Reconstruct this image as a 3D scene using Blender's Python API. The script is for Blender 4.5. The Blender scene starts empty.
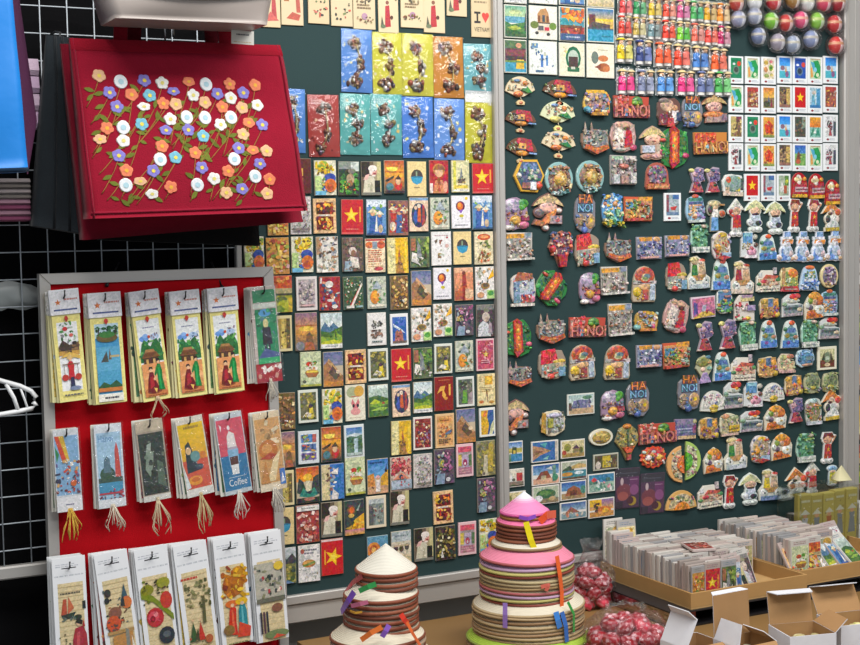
import bpy, math, random
from mathutils import Vector, Matrix
PI = math.pi
sc = bpy.context.scene
COL = sc.collection
rnd = random.Random(7)

# ------------------------------------------------------------------ camera
F = 1400.0
PX, PY = 430.0, 322.5
CAM = Vector((-1.326, -2.579, 1.55))
def _camera_axes():
    yaw, pitch, roll = math.radians(27.2), math.radians(3.74), math.radians(1.0)
    d = Vector((math.sin(yaw), math.cos(yaw), 0)); r = Vector((math.cos(yaw), -math.sin(yaw), 0))
    f = d * math.cos(pitch) + Vector((0, 0, -1)) * math.sin(pitch)
    u = r.cross(f)
    x = r * math.cos(roll) - u * math.sin(roll)
    y = r * math.sin(roll) + u * math.cos(roll)
    return x, y, f
AX, AY, AF = _camera_axes()
def ray(px, py):
    return AX * ((px - PX) / F) - AY * ((py - PY) / F) + AF
def at(px, py, y=0.0):
    d = ray(px, py); return CAM + d * ((y - CAM.y) / d.y)
def atz(px, py, z):
    d = ray(px, py); return CAM + d * ((z - CAM.z) / d.z)
cam = bpy.data.cameras.new('camera'); camo = bpy.data.objects.new('camera', cam); COL.objects.link(camo)
m = Matrix((AX, AY, -AF)).transposed().to_4x4(); m.translation = CAM
camo.matrix_world = m
cam.sensor_width = 36; cam.lens = F / 860 * 36
cam.shift_y = -(322.5 - PY) / 860
cam.clip_start = 0.05; cam.clip_end = 60
sc.camera = camo

# ------------------------------------------------------------------ colours and materials
_cc = {}
def C(h):
    if not isinstance(h, str): return h
    if h not in _cc:
        v = []
        for i in (0, 2, 4):
            x = int(h[i:i+2], 16) / 255
            v.append(x / 12.92 if x <= .04045 else ((x + .055) / 1.055) ** 2.4)
        _cc[h] = tuple(v)
    return _cc[h]
def jit(c, r=None, a=.12):
    r = r or rnd; c = C(c); k = 1 + r.uniform(-a, a)
    return tuple(min(1, x * k) for x in c)
def mixc(a, b, t):
    a, b = C(a), C(b); return tuple(x + (y - x) * t for x, y in zip(a, b))

def material(name, color=None, rough=.5, metal=0, spec=.5, bump=0, bscale=200, coat=0, var=0, vscale=20, wave=None, sheen=0):
    """Principled; the colour is a fixed one or the mesh's own colour attribute, with a procedural grain and bump."""
    mt = bpy.data.materials.new(name); mt.use_nodes = True
    nt = mt.node_tree; N = nt.nodes; L = nt.links; b = N['Principled BSDF']
    b.inputs['Roughness'].default_value = rough; b.inputs['Metallic'].default_value = metal
    b.inputs['Specular IOR Level'].default_value = spec
    if coat: b.inputs['Coat Weight'].default_value = coat; b.inputs['Coat Roughness'].default_value = .12
    if sheen: b.inputs['Sheen Weight'].default_value = sheen
    tc = N.new('ShaderNodeTexCoord')
    if color is None:
        src = N.new('ShaderNodeVertexColor'); src.layer_name = 'Col'; out = src.outputs['Color']
    else:
        src = N.new('ShaderNodeRGB'); src.outputs[0].default_value = (*C(color), 1); out = src.outputs[0]
    if var:
        nz = N.new('ShaderNodeTexNoise'); nz.inputs['Scale'].default_value = vscale; nz.inputs['Detail'].default_value = 5
        L.new(tc.outputs['Object'], nz.inputs['Vector'])
        mr = N.new('ShaderNodeMapRange'); mr.inputs['To Min'].default_value = 1 - var; mr.inputs['To Max'].default_value = 1 + var
        L.new(nz.outputs['Fac'], mr.inputs['Value'])
        mx = N.new('ShaderNodeVectorMath'); mx.operation = 'SCALE'
        L.new(out, mx.inputs[0]); L.new(mr.outputs[0], mx.inputs['Scale']); out = mx.outputs[0]
    L.new(out, b.inputs['Base Color'])
    if bump:
        if wave:
            t = N.new('ShaderNodeTexWave'); t.wave_type = 'BANDS'; t.bands_direction = wave
            t.inputs['Scale'].default_value = bscale; t.inputs['Distortion'].default_value = .4; hh = t.outputs['Fac']
        else:
            t = N.new('ShaderNodeTexNoise'); t.inputs['Scale'].default_value = bscale; t.inputs['Detail'].default_value = 3; hh = t.outputs['Fac']
        L.new(tc.outputs['Object'], t.inputs['Vector'])
        bp = N.new('ShaderNodeBump'); bp.inputs['Strength'].default_value = bump; bp.inputs['Distance'].default_value = .002
        L.new(hh, bp.inputs['Height']); L.new(bp.outputs[0], b.inputs['Normal'])
    return mt
def clear_material(name, tint, fac, scale, strength=.5, rough=.12):
    mt = bpy.data.materials.new(name); mt.use_nodes = True
    nt = mt.node_tree; N = nt.nodes; L = nt.links
    N.remove(N['Principled BSDF'])
    tr = N.new('ShaderNodeBsdfTransparent'); tr.inputs[0].default_value = (*tint, 1)
    gl = N.new('ShaderNodeBsdfGlossy'); gl.inputs['Roughness'].default_value = rough; gl.inputs[0].default_value = (1, 1, 1, 1)
    mx = N.new('ShaderNodeMixShader'); fr = N.new('ShaderNodeLayerWeight'); fr.inputs['Blend'].default_value = .25
    mr = N.new('ShaderNodeMapRange'); mr.inputs['To Min'].default_value = fac; mr.inputs['To Max'].default_value = .55
    L.new(fr.outputs['Fresnel'], mr.inputs['Value']); L.new(mr.outputs[0], mx.inputs[0])
    L.new(tr.outputs[0], mx.inputs[1]); L.new(gl.outputs[0], mx.inputs[2])
    tc = N.new('ShaderNodeTexCoord'); nz = N.new('ShaderNodeTexNoise'); nz.inputs['Scale'].default_value = scale; nz.inputs['Detail'].default_value = 4
    L.new(tc.outputs['Object'], nz.inputs['Vector'])
    bp = N.new('ShaderNodeBump'); bp.inputs['Strength'].default_value = strength; bp.inputs['Distance'].default_value = .02
    L.new(nz.outputs['Fac'], bp.inputs['Height']); L.new(bp.outputs[0], gl.inputs['Normal']); L.new(bp.outputs[0], fr.inputs['Normal'])
    L.new(mx.outputs[0], N['Material Output'].inputs[0])
    return mt

PRINT = material('printed_card', rough=.38, spec=.45)
PAINT = material('painted_resin', rough=.33, spec=.5, coat=.25)
def detailed(name, scale, lo, hi, tint, **kw):
    """The mesh's colours broken up into the small printed or painted detail of a busy picture."""
    mt = material(name, **kw); nt = mt.node_tree; N = nt.nodes; L = nt.links
    src = next(n for n in N if n.type == 'VERTEX_COLOR'); tc = next(n for n in N if n.type == 'TEX_COORD')
    oi = N.new('ShaderNodeObjectInfo'); ml = N.new('ShaderNodeVectorMath'); ml.operation = 'SCALE'; ml.inputs[0].default_value = (3, 7, 5); L.new(oi.outputs['Random'], ml.inputs['Scale'])
    ad = N.new('ShaderNodeVectorMath'); ad.operation = 'ADD'; L.new(tc.outputs['Object'], ad.inputs[0]); L.new(ml.outputs[0], ad.inputs[1])
    nz = N.new('ShaderNodeTexNoise'); nz.inputs['Scale'].default_value = scale*.8; nz.inputs['Detail'].default_value = 1; L.new(ad.outputs[0], nz.inputs['Vector'])
    wp = N.new('ShaderNodeVectorMath'); wp.operation = 'MULTIPLY_ADD'; L.new(nz.outputs['Color'], wp.inputs[0]); wp.inputs[1].default_value = (.004, .004, .004); L.new(ad.outputs[0], wp.inputs[2])
    vo = N.new('ShaderNodeTexVoronoi'); vo.inputs['Scale'].default_value = scale; L.new(wp.outputs[0], vo.inputs['Vector'])
    sp = N.new('ShaderNodeSeparateColor'); L.new(vo.outputs['Color'], sp.inputs[0])
    mr = N.new('ShaderNodeMapRange'); mr.inputs['To Min'].default_value = lo; mr.inputs['To Max'].default_value = hi; L.new(sp.outputs[0], mr.inputs['Value'])
    mx = N.new('ShaderNodeVectorMath'); mx.operation = 'SCALE'; L.new(src.outputs['Color'], mx.inputs[0]); L.new(mr.outputs[0], mx.inputs['Scale'])
    mi = N.new('ShaderNodeMix'); mi.data_type = 'RGBA'; mi.inputs[0].default_value = tint; L.new(mx.outputs[0], mi.inputs[6])
    g2 = N.new('ShaderNodeGamma'); g2.inputs[1].default_value = 1.6; L.new(vo.outputs['Color'], g2.inputs[0]); L.new(g2.outputs[0], mi.inputs[7])
    L.new(mi.outputs[2], N['Principled BSDF'].inputs['Base Color'])
    return mt
PICT = detailed('printed_picture', 250, .60, 1.16, .06, rough=.38, spec=.45)
PICTW = detailed('printed_pale_picture', 330, .80, 1.06, .03, rough=.4, spec=.4)
PAINTD = detailed('painted_resin_detail', 230, .40, 1.20, .09, rough=.36, spec=.5, coat=.15)
CLOTH = material('woven_cloth', rough=.92, spec=.15, bump=.6, bscale=500, var=.10, vscale=60, sheen=.1)
THREAD = material('embroidery_thread', rough=.6, spec=.3, bump=.5, bscale=260, wave='X')
PLASTIC = material('smooth_plastic', rough=.4, spec=.45)
ALU = material('brushed_aluminium', 'b5b2ae', rough=.45, metal=.35, spec=.5, var=.06, vscale=8)
STEEL = material('metal_parts', rough=.3, metal=.85, spec=.5)
STRAW = material('palm_leaf_straw', rough=.6, spec=.3, bump=.5, bscale=160, wave='Z', var=.07, vscale=40)
CARDB = material('cardboard', rough=.85, spec=.2, bump=.15, bscale=90, var=.08, vscale=30)
BOARD = material('green_felt_board', '273d3e', rough=.75, spec=.25, bump=.3, bscale=700, var=.10, vscale=7)
REDFELT = material('red_felt', 'b00614', rough=.85, spec=.15, bump=.4, bscale=600, var=.08, vscale=9)
CLEAR = clear_material('clear_film', (.95, .96, .97), .05, 45, .6)
BAGFILM = clear_material('crinkled_bag_film', (.97, .97, .98), .05, 70, .9, .2)
ACRYL = clear_material('clear_acrylic', (.93, .95, .94), .06, 3, .05, .05)

# ------------------------------------------------------------------ mesh accumulator
class M:
    """Collects faces with one colour each (or one per corner) and links them as ONE mesh object."""
    def __init__(s): s.v = []; s.f = []; s.c = []; s.sm = []
    def face(s, pts, col, smooth=False):
        i = len(s.v); s.v += [tuple(p) for p in pts]; s.f.append(tuple(range(i, i + len(pts))))
        s.c.append(col if isinstance(col, list) else [C(col)] * len(pts)); s.sm.append(smooth)
    def grid(s, rows, col, smooth=True, closed=False):
        """rows of points -> shared-vertex strip of quads; col one colour or a function (i, j)."""
        n = len(rows[0]); i0 = len(s.v)
        for r in rows: s.v += [tuple(p) for p in r]
        for i in range(len(rows) - 1):
            for j in range(n if closed else n - 1):
                k = (j + 1) % n
                s.f.append((i0 + i*n + j, i0 + i*n + k, i0 + (i+1)*n + k, i0 + (i+1)*n + j))
                cc = col(i, j) if callable(col) else C(col)
                s.c.append([C(cc)] * 4); s.sm.append(smooth)
    def box(s, lo, hi, col, ch=0):
        """axis box; ch chamfers all twelve edges."""
        x0, y0, z0 = lo; x1, y1, z1 = hi
        if not ch:
            p = [(x, y, z) for x in (x0, x1) for y in (y0, y1) for z in (z0, z1)]
            s.solid(p, [(0,1,3,2),(4,6,7,5),(0,4,5,1),(2,3,7,6),(0,2,6,4),(1,5,7,3)], col); return
        bm_rows = []
        def ringp(a, y): return [(x0+a, y, z0+a), (x1-a, y, z0+a), (x1-a, y, z1-a), (x0+a, y, z1-a)]
        rows = [ringp(ch, y0), ringp(0, y0+ch), ringp(0, y1-ch), ringp(ch, y1)]
        i = len(s.v)
        s.grid(rows, col, False, True)
        for a, rev in ((0, 0), (12, 1)):
            q = (i+a, i+a+3, i+a+2, i+a+1); s.f.append(q[::-1] if not rev else q); s.c.append([C(col)]*4); s.sm.append(False)
    def solid(s, pts, faces, col, smooth=False):
        i = len(s.v); s.v += [tuple(p) for p in pts]
        for f in faces:
            s.f.append(tuple(i + k for k in f)); s.c.append([C(col)] * len(f)); s.sm.append(smooth)
    def tube(s, pts, r, col, n=6, rad=None):
        pts = [Vector(p) for p in pts]; rows = []
        for i, p in enumerate(pts):
            d = (pts[min(i+1, len(pts)-1)] - pts[max(i-1, 0)]).normalized()
            a = d.cross(Vector((0, 0, 1)) if abs(d.z) < .9 else Vector((1, 0, 0))).normalized(); b = d.cross(a)
            rr = rad[i] if rad else r
            rows.append([p + (a * math.cos(t) + b * math.sin(t)) * rr for t in (2*PI*k/n for k in range(n))])
        i = len(s.v); s.grid(rows, col, True, True)
        for a, rev in ((0, 1), ((len(pts)-1)*n, 0)):
            q = [i+a+k for k in range(n)]; s.f.append(tuple(q[::-1] if rev else q)); s.c.append([C(col)]*n); s.sm.append(False)
    def lathe(s, prof, col, n=24, o=(0,0,0), sy=1.0, smooth=True):
        rows = [[(o[0] + r*math.cos(2*PI*k/n), o[1] + r*sy*math.sin(2*PI*k/n), o[2] + z) for k in range(n)] for r, z in prof]
        s.grid(rows, col, smooth, True)
    def ball(s, o, rx, ry, rz, col, n=12, m=7):
        prof = [(math.sin(PI*i/m) or 1e-4, -math.cos(PI*i/m)) for i in range(m+1)]
        rows = [[(o[0] + r*rx*math.cos(2*PI*k/n), o[1] + r*ry*math.sin(2*PI*k/n), o[2] + z*rz) for k in range(n)] for r, z in prof]
        s.grid(rows, col, True, True)
    # canvas space: a right, b up, h out of the wall (towards -Y)
    def cface(s, pts, h, col): s.face([(a, -h, b) for a, b in pts], col)
    def cprism(s, pts, h0, h1, col, side=None, ch=0.0):
        n = len(pts); side = side or col
        cx = sum(p[0] for p in pts)/n; cy = sum(p[1] for p in pts)/n
        lo = [(a, -h0, b) for a, b in pts]
        if ch:
            R = max(math.hypot(a-cx, b-cy) for a, b in pts) or 1; k = max(.5, 1 - ch/R)
            hm = h1 - min(ch, (h1-h0)*.6)
            mid = [(a, -hm, b) for a, b in pts]; top = [(cx+(a-cx)*k, -h1, cy+(b-cy)*k) for a, b in pts]
            s.grid([lo, mid], side, False, True); s.grid([mid, top], col, False, True)
        else:
            top = [(a, -h1, b) for a, b in pts]; s.grid([lo, top], side, False, True)
        s.face(top, col)
    def cdome(s, cx, cy, rx, ry, h0, h1, col, n=12):
        rows = []
        for k, hh in ((1, 0), (.92, .45), (.7, .78), (.38, .95)):
            rows.append([(cx + rx*k*math.cos(2*PI*j/n), -(h0 + (h1-h0)*hh), cy + ry*k*math.sin(2*PI*j/n)) for j in range(n)])
        i = len(s.v); s.grid(rows, col, True, True)
        s.f.append(tuple(i + 3*n + j for j in range(n))); s.c.append([C(col)]*n); s.sm.append(True)
    def mesh(s, name, mat):
        me = bpy.data.meshes.new(name); me.from_pydata(s.v, [], s.f)
        at_ = me.color_attributes.new('Col', 'FLOAT_COLOR', 'CORNER')
        buf = []
        for cs in s.c:
            for c in cs: buf += (c[0], c[1], c[2], 1.0)
        at_.data.foreach_set('color', buf)
        me.polygons.foreach_set('use_smooth', s.sm)
        me.materials.append(mat); me.update()
        return me
    def build(s, name, mat, parent=None, loc=None, rot=None):
        return link(name, s.mesh(name, mat), parent, loc, rot)
def link(name, data, parent=None, loc=None, rot=None):
    o = bpy.data.objects.new(name, data); COL.objects.link(o)
    if parent is not None: o.parent = parent
    if loc is not None: o.location = loc
    if rot is not None: o.rotation_euler = rot
    return o
def tag(o, label, cat, group=None, kind=None):
    if label: o['label'] = label
    if cat: o['category'] = cat
    if group: o['group'] = group
    if kind: o['kind'] = kind
    return o
def empty(name, loc, label, cat, group=None, rot=None):
    return tag(link(name, None, None, loc, rot), label, cat, group)
def struct(o): o['kind'] = 'structure'; return o
ORD = 'first second third fourth fifth sixth seventh eighth ninth tenth eleventh twelfth thirteenth fourteenth fifteenth sixteenth seventeenth eighteenth nineteenth twentieth twenty-first twenty-second twenty-third twenty-fourth twenty-fifth twenty-sixth twenty-seventh twenty-eighth twenty-ninth thirtieth thirty-first thirty-second thirty-third'.split()
NUM = 'zero one two three four five six seven eight nine ten eleven twelve'.split()
def smoothall(o):
    return o

# ------------------------------------------------------------------ text as flat faces
_tx = {}
def text_faces(t):
    if t not in _tx:
        cu = bpy.data.curves.new('lettering', 'FONT'); cu.body = t; cu.resolution_u = 2
        ob = bpy.data.objects.new('lettering', cu); COL.objects.link(ob)
        dg = bpy.context.evaluated_depsgraph_get(); me = ob.evaluated_get(dg).to_mesh()
        vs = [(v.co.x, v.co.y) for v in me.vertices]; fs = [tuple(p.vertices) for p in me.polygons]
        ob.evaluated_get(dg).to_mesh_clear(); bpy.data.objects.remove(ob); bpy.data.curves.remove(cu)
        xs = [v[0] for v in vs]; ys = [v[1] for v in vs]
        _tx[t] = ([((x-min(xs))/(max(xs)-min(xs)), (y-min(ys))/(max(ys)-min(ys))) for x, y in vs], fs)
    return _tx[t]

# ------------------------------------------------------------------ picture language: shapes in a unit square
def R(x0, y0, x1, y1, c): return ('R', x0, y0, x1, y1, c)
def G(x0, y0, x1, y1, top, bot): return ('G', x0, y0, x1, y1, top, bot)
def E(x, y, rx, ry, c): return ('E', x, y, rx, ry, c)
def P(c, *pts): return ('P', c, pts)
def S(x, y, r, c, rot=0): return ('S', x, y, r, c, rot)
def B(n, x0, y0, x1, y1, s, pal): return ('B', n, x0, y0, x1, y1, s, pal.split())
def T(t, x0, y0, x1, y1, c): return ('T', t, x0, y0, x1, y1, c)
def W(x0, y0, x1, y1, n, c): return ('W', x0, y0, x1, y1, n, c)      # rows of writing too small to read
def Y(x, y, h, robe, hat='e8d9b0', skin='d9a27c'): return ('Y', x, y, h, robe, hat, skin)   # a standing figure in a conical hat

def paint(m, ops, w, h, z0, r, relief=0.0, dz=.00012, box=(0, 0, 1, 1)):
    """Draws the ops on m. relief 0: a flat print in thin layers; otherwise each shape stands out by up to relief."""
    z = [z0]
    bx0, by0, bx1, by1 = box
    def X(u): return (bx0 + u*(bx1-bx0) - .5) * w
    def Yy(v): return (by0 + v*(by1-by0) - .5) * h
    sx, sy = w*(bx1-bx0), h*(by1-by0)
    def poly(pts, col, k=1.0):
        z[0] += dz
        if relief: m.cprism(pts, z0, z[0] + relief*.55*k, col, None, relief*.25)
        else: m.cface(pts, z[0], col)
    def ell(x, y, rx, ry, col, n=12, k=1.0):
        z[0] += dz
        if relief: m.cdome(x, y, rx, ry, z0, z[0] + relief*k, col, n)
        else: m.cface([(x + rx*math.cos(2*PI*j/n), y + ry*math.sin(2*PI*j/n)) for j in range(n)], z[0], col)
    for o in ops:
        k = o[0]
        if k == 'R':
            _, x0, y0, x1, y1, c = o
            poly([(X(x0), Yy(y0)), (X(x1), Yy(y0)), (X(x1), Yy(y1)), (X(x0), Yy(y1))], c)
        elif k == 'G':
            _, x0, y0, x1, y1, a, b = o; z[0] += dz
            hh = z[0] + relief*.3
            m.face([(X(x0), -hh, Yy(y0)), (X(x1), -hh, Yy(y0)), (X(x1), -hh, Yy(y1)), (X(x0), -hh, Yy(y1))], [C(b), C(b), C(a), C(a)])
        elif k == 'E':
            _, x, y, rx, ry, c = o; ell(X(x), Yy(y), rx*sx, ry*sy, c)
        elif k == 'P': poly([(X(u), Yy(v)) for u, v in o[2]], o[1])
        elif k == 'S':
            _, x, y, q, c, rot = o
            pts = []
            for j in range(10):
                t = PI/2 + rot + j*PI/5; rr = q*sx*(1 if j % 2 == 0 else .4)
                pts.append((X(x) + rr*math.cos(t), Yy(y) + rr*math.sin(t)))
            z[0] += dz
            if relief: m.cprism(pts, z0, z[0] + relief*.5, c)
            else: m.cface(pts, z[0], c)
        elif k == 'B':
            _, n, x0, y0, x1, y1, s, pal = o
            if relief: n = int(n*2.1); s *= .62
            elif n > 3: n = int(n*1.5); s *= .8
            for i in range(n):
                q = s*r.uniform(.5, 1.15)
                col = jit(r.choice(pal), r, .22); e = r.uniform(.6, 1.5)
                x, y = X(r.uniform(x0, x1)), Yy(r.uniform(y0, y1))
                if r.random() < .5: ell(x, y, q*sx*e, q*sx/e, col, 8, r.uniform(.5, 1.1))
                else:
                    t = r.uniform(0, PI); a, b = q*sx*e, q*sx*.7/e
                    poly([(x + a*cx*math.cos(t) - b*cy*math.sin(t), y + a*cx*math.sin(t) + b*cy*math.cos(t)) for cx, cy in ((-1,-1),(1,-1),(1,1),(-1,1))], col, r.uniform(.5, 1.3))
        elif k == 'T':
            _, t, x0, y0, x1, y1, c = o
            vs, fs = text_faces(t); z[0] += dz*2; hh = z[0] + relief*.75
            if relief:
                for q in (.62,):
                    m.solid([(X(x0 + a*(x1-x0)), -(z0 + relief*q + dz*3), Yy(y0 + b*(y1-y0))) for a, b in vs], fs, c)
            m.solid([(X(x0 + a*(x1-x0)), -hh, Yy(y0 + b*(y1-y0))) for a, b in vs], fs, c)
        elif k == 'W':
            _, x0, y0, x1, y1, n, c = o; z[0] += dz
            for i in range(n):
                t = y0 + (i + .25)*(y1-y0)/n; e = y0 + (i + .75)*(y1-y0)/n; x = x0; xe = x0 + (x1-x0)*(r.uniform(.7, 1) if n > 1 else 1)
                while x < xe - .02:
                    q = min(x + r.uniform(.07, .2)*(x1-x0), xe)
                    m.cface([(X(x), Yy(t)), (X(q), Yy(t)), (X(q), Yy(e)), (X(x), Yy(e))], z[0] + relief*.6, c); x = q + .03*(x1-x0)
        elif k == 'Y':
            _, x, y, hh, robe, hat, skin = o
            q = hh*sy/sx
            poly([(X(x-.16*q), Yy(y)), (X(x+.16*q), Yy(y)), (X(x+.1*q), Yy(y+.55*hh)), (X(x+.13*q), Yy(y+.7*hh)), (X(x-.13*q), Yy(y+.7*hh)), (X(x-.1*q), Yy(y+.55*hh))], robe)
            ell(X(x), Yy(y+.79*hh), .1*q*sx, .1*hh*sy, skin, 8)
            poly([(X(x-.22*q), Yy(y+.82*hh)), (X(x+.22*q), Yy(y+.82*hh)), (X(x), Yy(y+hh))], hat)
    return z[0]
# ------------------------------------------------------------------ pictures of the flat magnets
D = {}
def d(key, desc, ops, frame=None, inset=None): D[key] = (desc, ops, frame, inset)
FR = (.1, .08, .9, .92)
d('emblem', 'brown card with gold lettering', [R(0,0,1,1,'5a1f1a'), P('d7a03c',(.3,.62),(.45,.68),(.5,.5),(.4,.4),(.52,.36),(.5,.3),(.28,.36)), R(.58,.5,.66,.72,'e0b04a'), R(.58,.3,.66,.45,'c88f35'), E(.42,.28,.08,.05,'d7a03c')])
d('redemblem', 'dark red card with gold emblem', [R(0,0,1,1,'8a1b14'), P('e8b048',(.12,.5),(.3,.72),(.58,.74),(.5,.58),(.62,.46),(.52,.34),(.4,.44),(.42,.6),(.3,.58)), R(.76,.44,.86,.78,'e8b048'), E(.6,.36,.1,.05,'d89438'), W(.2,.88,.8,.94,1,'c06a48')])
d('sunflower', 'card of yellow sunflowers over a blue vase', [R(0,0,1,1,'e6e2c8'), B(22,.08,.6,.92,.95,.13,'f0cf1e e6b811 f5de4a c99a12 8fae3a'), B(6,.1,.6,.9,.9,.06,'5a3a12 7d5418'), R(0,0,.3,.55,'bfd98a'), P('2d5fb8',(.3,.2),(.9,.5),(.98,.3),(.5,.1)), E(.7,.5,.28,.14,'2b49a8'), E(.72,.28,.28,.2,'e2752a'), E(.7,.22,.16,.1,'c2501e'), R(0,0,.5,.12,'6fb8dc'), B(6,.1,.15,.45,.5,.07,'f3efe0 d9b24a 7fae58')])
d('jungle', 'dark green card of a seated figure among leaves', [R(0,0,1,1,'2c3a2c'), R(0,.78,1,1,'8b948c'), R(.6,.72,1,1,'c9d2cc'), B(26,.05,.05,.95,.65,.12,'3d8a2f 2f6e28 57a83c 24511f'), E(.55,.48,.2,.17,'b39a78'), E(.62,.72,.2,.08,'7f7b70'), E(.55,.35,.13,.1,'8a5a3a'), B(8,.15,.1,.85,.4,.05,'d8442a 6fc048 e8c84a')])
d('elder', 'photo card of a smiling elderly person in pale clothes', [R(0,0,1,1,'6a5a48'), R(0,.55,.42,1,'2e2620'), R(.78,.1,1,1,'c8bf8a'), R(.62,.3,.8,1,'a89a78'), P('d6d0b8',(.06,.08),(.14,.45),(.3,.58),(.58,.58),(.74,.4),(.7,.08)), P('e2b6ae',(.08,.46),(.2,.6),(.42,.64),(.3,.46)), R(.66,.08,.95,.44,'1e1e1a'), P('b8b29a',(.4,.1),(.46,.4),(.56,.36),(.54,.1)), E(.6,.72,.2,.15,'d89a8c'), E(.57,.8,.23,.1,'efe6de'), E(.48,.72,.09,.12,'e8ddd6'), E(.66,.74,.03,.015,'4a2a28'), E(.67,.64,.08,.022,'8a2c34'), E(.62,.58,.1,.03,'e8dcd0'), R(0,0,1,.08,'7a7a70'), B(8,.2,.15,.6,.45,.035,'a8b48a e8e4d4 c0b8a0')])
d('sunsetboat', 'orange sunset card with a red-clad rower', [G(0,.5,1,1,'b8402c','f6b030'), R(.1,.75,.7,.8,'f8e04a'), E(.4,.74,.26,.07,'ffe85a'), R(0,.64,1,.67,'c2601c'), G(0,0,1,.5,'d98a3a','2a2a34'), P('3a2c2a',(0,.4),(.5,.55),(.45,.46),(.1,.34)), E(.25,.2,.2,.12,'4a7d8c'), E(.7,.24,.2,.16,'c22a24'), E(.68,.36,.13,.11,'e0b890'), P('4a3426',(.5,.42),(.86,.42),(.7,.56)), R(0,0,1,.06,'26262c')])
d('creamcircle', 'cream card with a round blue harbour picture', [R(0,0,1,1,'e8cf92'), E(.5,.56,.33,.22,'4a4240'), P('3a9ac2',(.17,.56),(.83,.56),(.74,.4),(.5,.33),(.26,.4)), R(.44,.56,.52,.72,'8aa080'), R(.3,.54,.7,.58,'2c7898'), W(.35,.22,.65,.27,1,'7a6a4a')])
d('redportrait', 'red card of a saluting soldier', [R(0,0,1,1,'b3202a'), E(.5,.72,.34,.2,'b87a42'), E(.5,.64,.22,.15,'e8b488'), P('8f5a2e',(.18,.72),(.85,.72),(.7,.86),(.35,.86)), P('d98a5a',(.15,.0),(.3,.4),(.7,.4),(.88,0)), R(.42,.25,.58,.48,'8a4a2a'), P('b84a36',(.4,.05),(.5,.3),(.6,.05)), R(0,0,.16,.3,'e8d8d0'), E(.85,.2,.12,.18,'e8a888')])
d('yellowtower', 'straw-yellow card of a grey tower', [R(0,0,1,1,'dcd6a8'), R(.08,.0,.25,1,'d4cf58'), P('7a8088',(.42,.35),(.66,.35),(.6,.62),(.55,.8),(.5,.62)), R(.34,.28,.74,.42,'5f4a44'), R(.1,.12,.9,.22,'e0c648'), R(.02,.02,.98,.08,'e8e6dc'), B(8,.3,.2,.8,.5,.05,'4a4038 c8b060')])
d('flag', 'red card with a large yellow star', [R(0,0,1,1,'c4202a'), R(0,0,1,.05,'d85a58'), S(.45,.55,.36,'f2c81e'), S(.45,.55,.2,'f8dc48'), R(.82,.35,.9,.8,'e89a3a'), W(.2,.12,.8,.17,1,'e08a78')])
d('sideflag', 'bright red card, yellow star turned sideways', [R(0,0,1,1,'c8141e'), R(0,.95,1,1,'e0c8c8'), S(.55,.5,.42,'f5c518',-PI/2), S(.55,.5,.2,'fadf50',-PI/2), R(.12,.3,.19,.72,'f0a830')])
d('stampset', 'pale card crowded with tiny figures', [R(0,0,1,1,'cfc8c4'), B(60,.06,.06,.94,.94,.055,'8f5a6a 6a7f9a a8a07a 4a4a52 c89a8a 7a9a6a e8e4e0 9a6a9a'), R(.1,.1,.9,.16,'7a7068')])
d('twoframes', 'gold-bordered card of two fiery red scenes', [R(0,0,1,1,'ecc08a'), R(.12,.55,.88,.9,'6a1c14'), R(.12,.1,.88,.48,'7a2418'), B(18,.16,.58,.84,.88,.1,'c8361c e8872a f0c23c 3a2020 9a1c1c'), B(18,.16,.13,.84,.45,.1,'d8501c e8a83a f0d060 5a2a3a a8281c'), R(.2,.5,.7,.54,'e8e0dc')])
d('robes', 'blue card of figures in long blue robes', [R(0,0,1,1,'5d8fc4'), R(0,.8,1,1,'d8e2ee'), B(10,.05,.6,.9,.85,.09,'7fb04a 4a8ac2 c8dce8 98b8d8'), Y(.3,.02,.75,'2c5ea8'), Y(.66,.04,.66,'3a6cb8','f0e8d0'), P('f0ece0',(.4,.1),(.5,.6),(.56,.1)), E(.7,.18,.12,.12,'c8b090'), R(0,0,1,.05,'2a4a78')])
d('crowd', 'red and blue card of women in robes', [R(0,0,1,1,'8a5a52'), Y(.25,.08,.8,'b8302c'), Y(.55,.06,.76,'3c68a0','a8463c'), Y(.82,.1,.74,'8a2838'), E(.2,.25,.16,.14,'d9cbb8'), E(.55,.3,.12,.16,'2a5c9a'), B(12,.1,.1,.9,.9,.07,'e0d8c8 c83a3a 3a5a92 d8b85a')])
d('ovalfigs', 'cream card of long robed figures in an oval', [R(0,0,1,1,'efcfb0'), R(0,.92,1,1,'7aa0c8'), E(.5,.48,.42,.38,'2c3058'), P('d0602a',(.4,.3),(.48,.82),(.58,.82),(.62,.25)), P('3a5ab0',(.18,.4),(.32,.75),(.42,.3),(.3,.2)), P('a83a3a',(.66,.15),(.7,.8),(.8,.75),(.85,.25)), E(.5,.76,.1,.07,'f0e0c8'), E(.32,.7,.08,.06,'e8c8a8')])
d('hatseller', 'pale green card of an orange-robed seller in conical hat', [R(0,0,1,1,'c4c9b6'), B(10,.1,.55,.9,.9,.1,'6a8a5a 8a9a8a 4a5a48'), P('a8b4be',(.25,.62),(.78,.62),(.5,.9)), E(.38,.36,.26,.22,'e08a2a'), E(.42,.42,.16,.12,'f0a83a'), B(8,.45,.15,.9,.5,.08,'5a9a52 8a6a3a e0d8c8'), R(.1,.05,.9,.12,'e4ddc8')])
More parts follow.
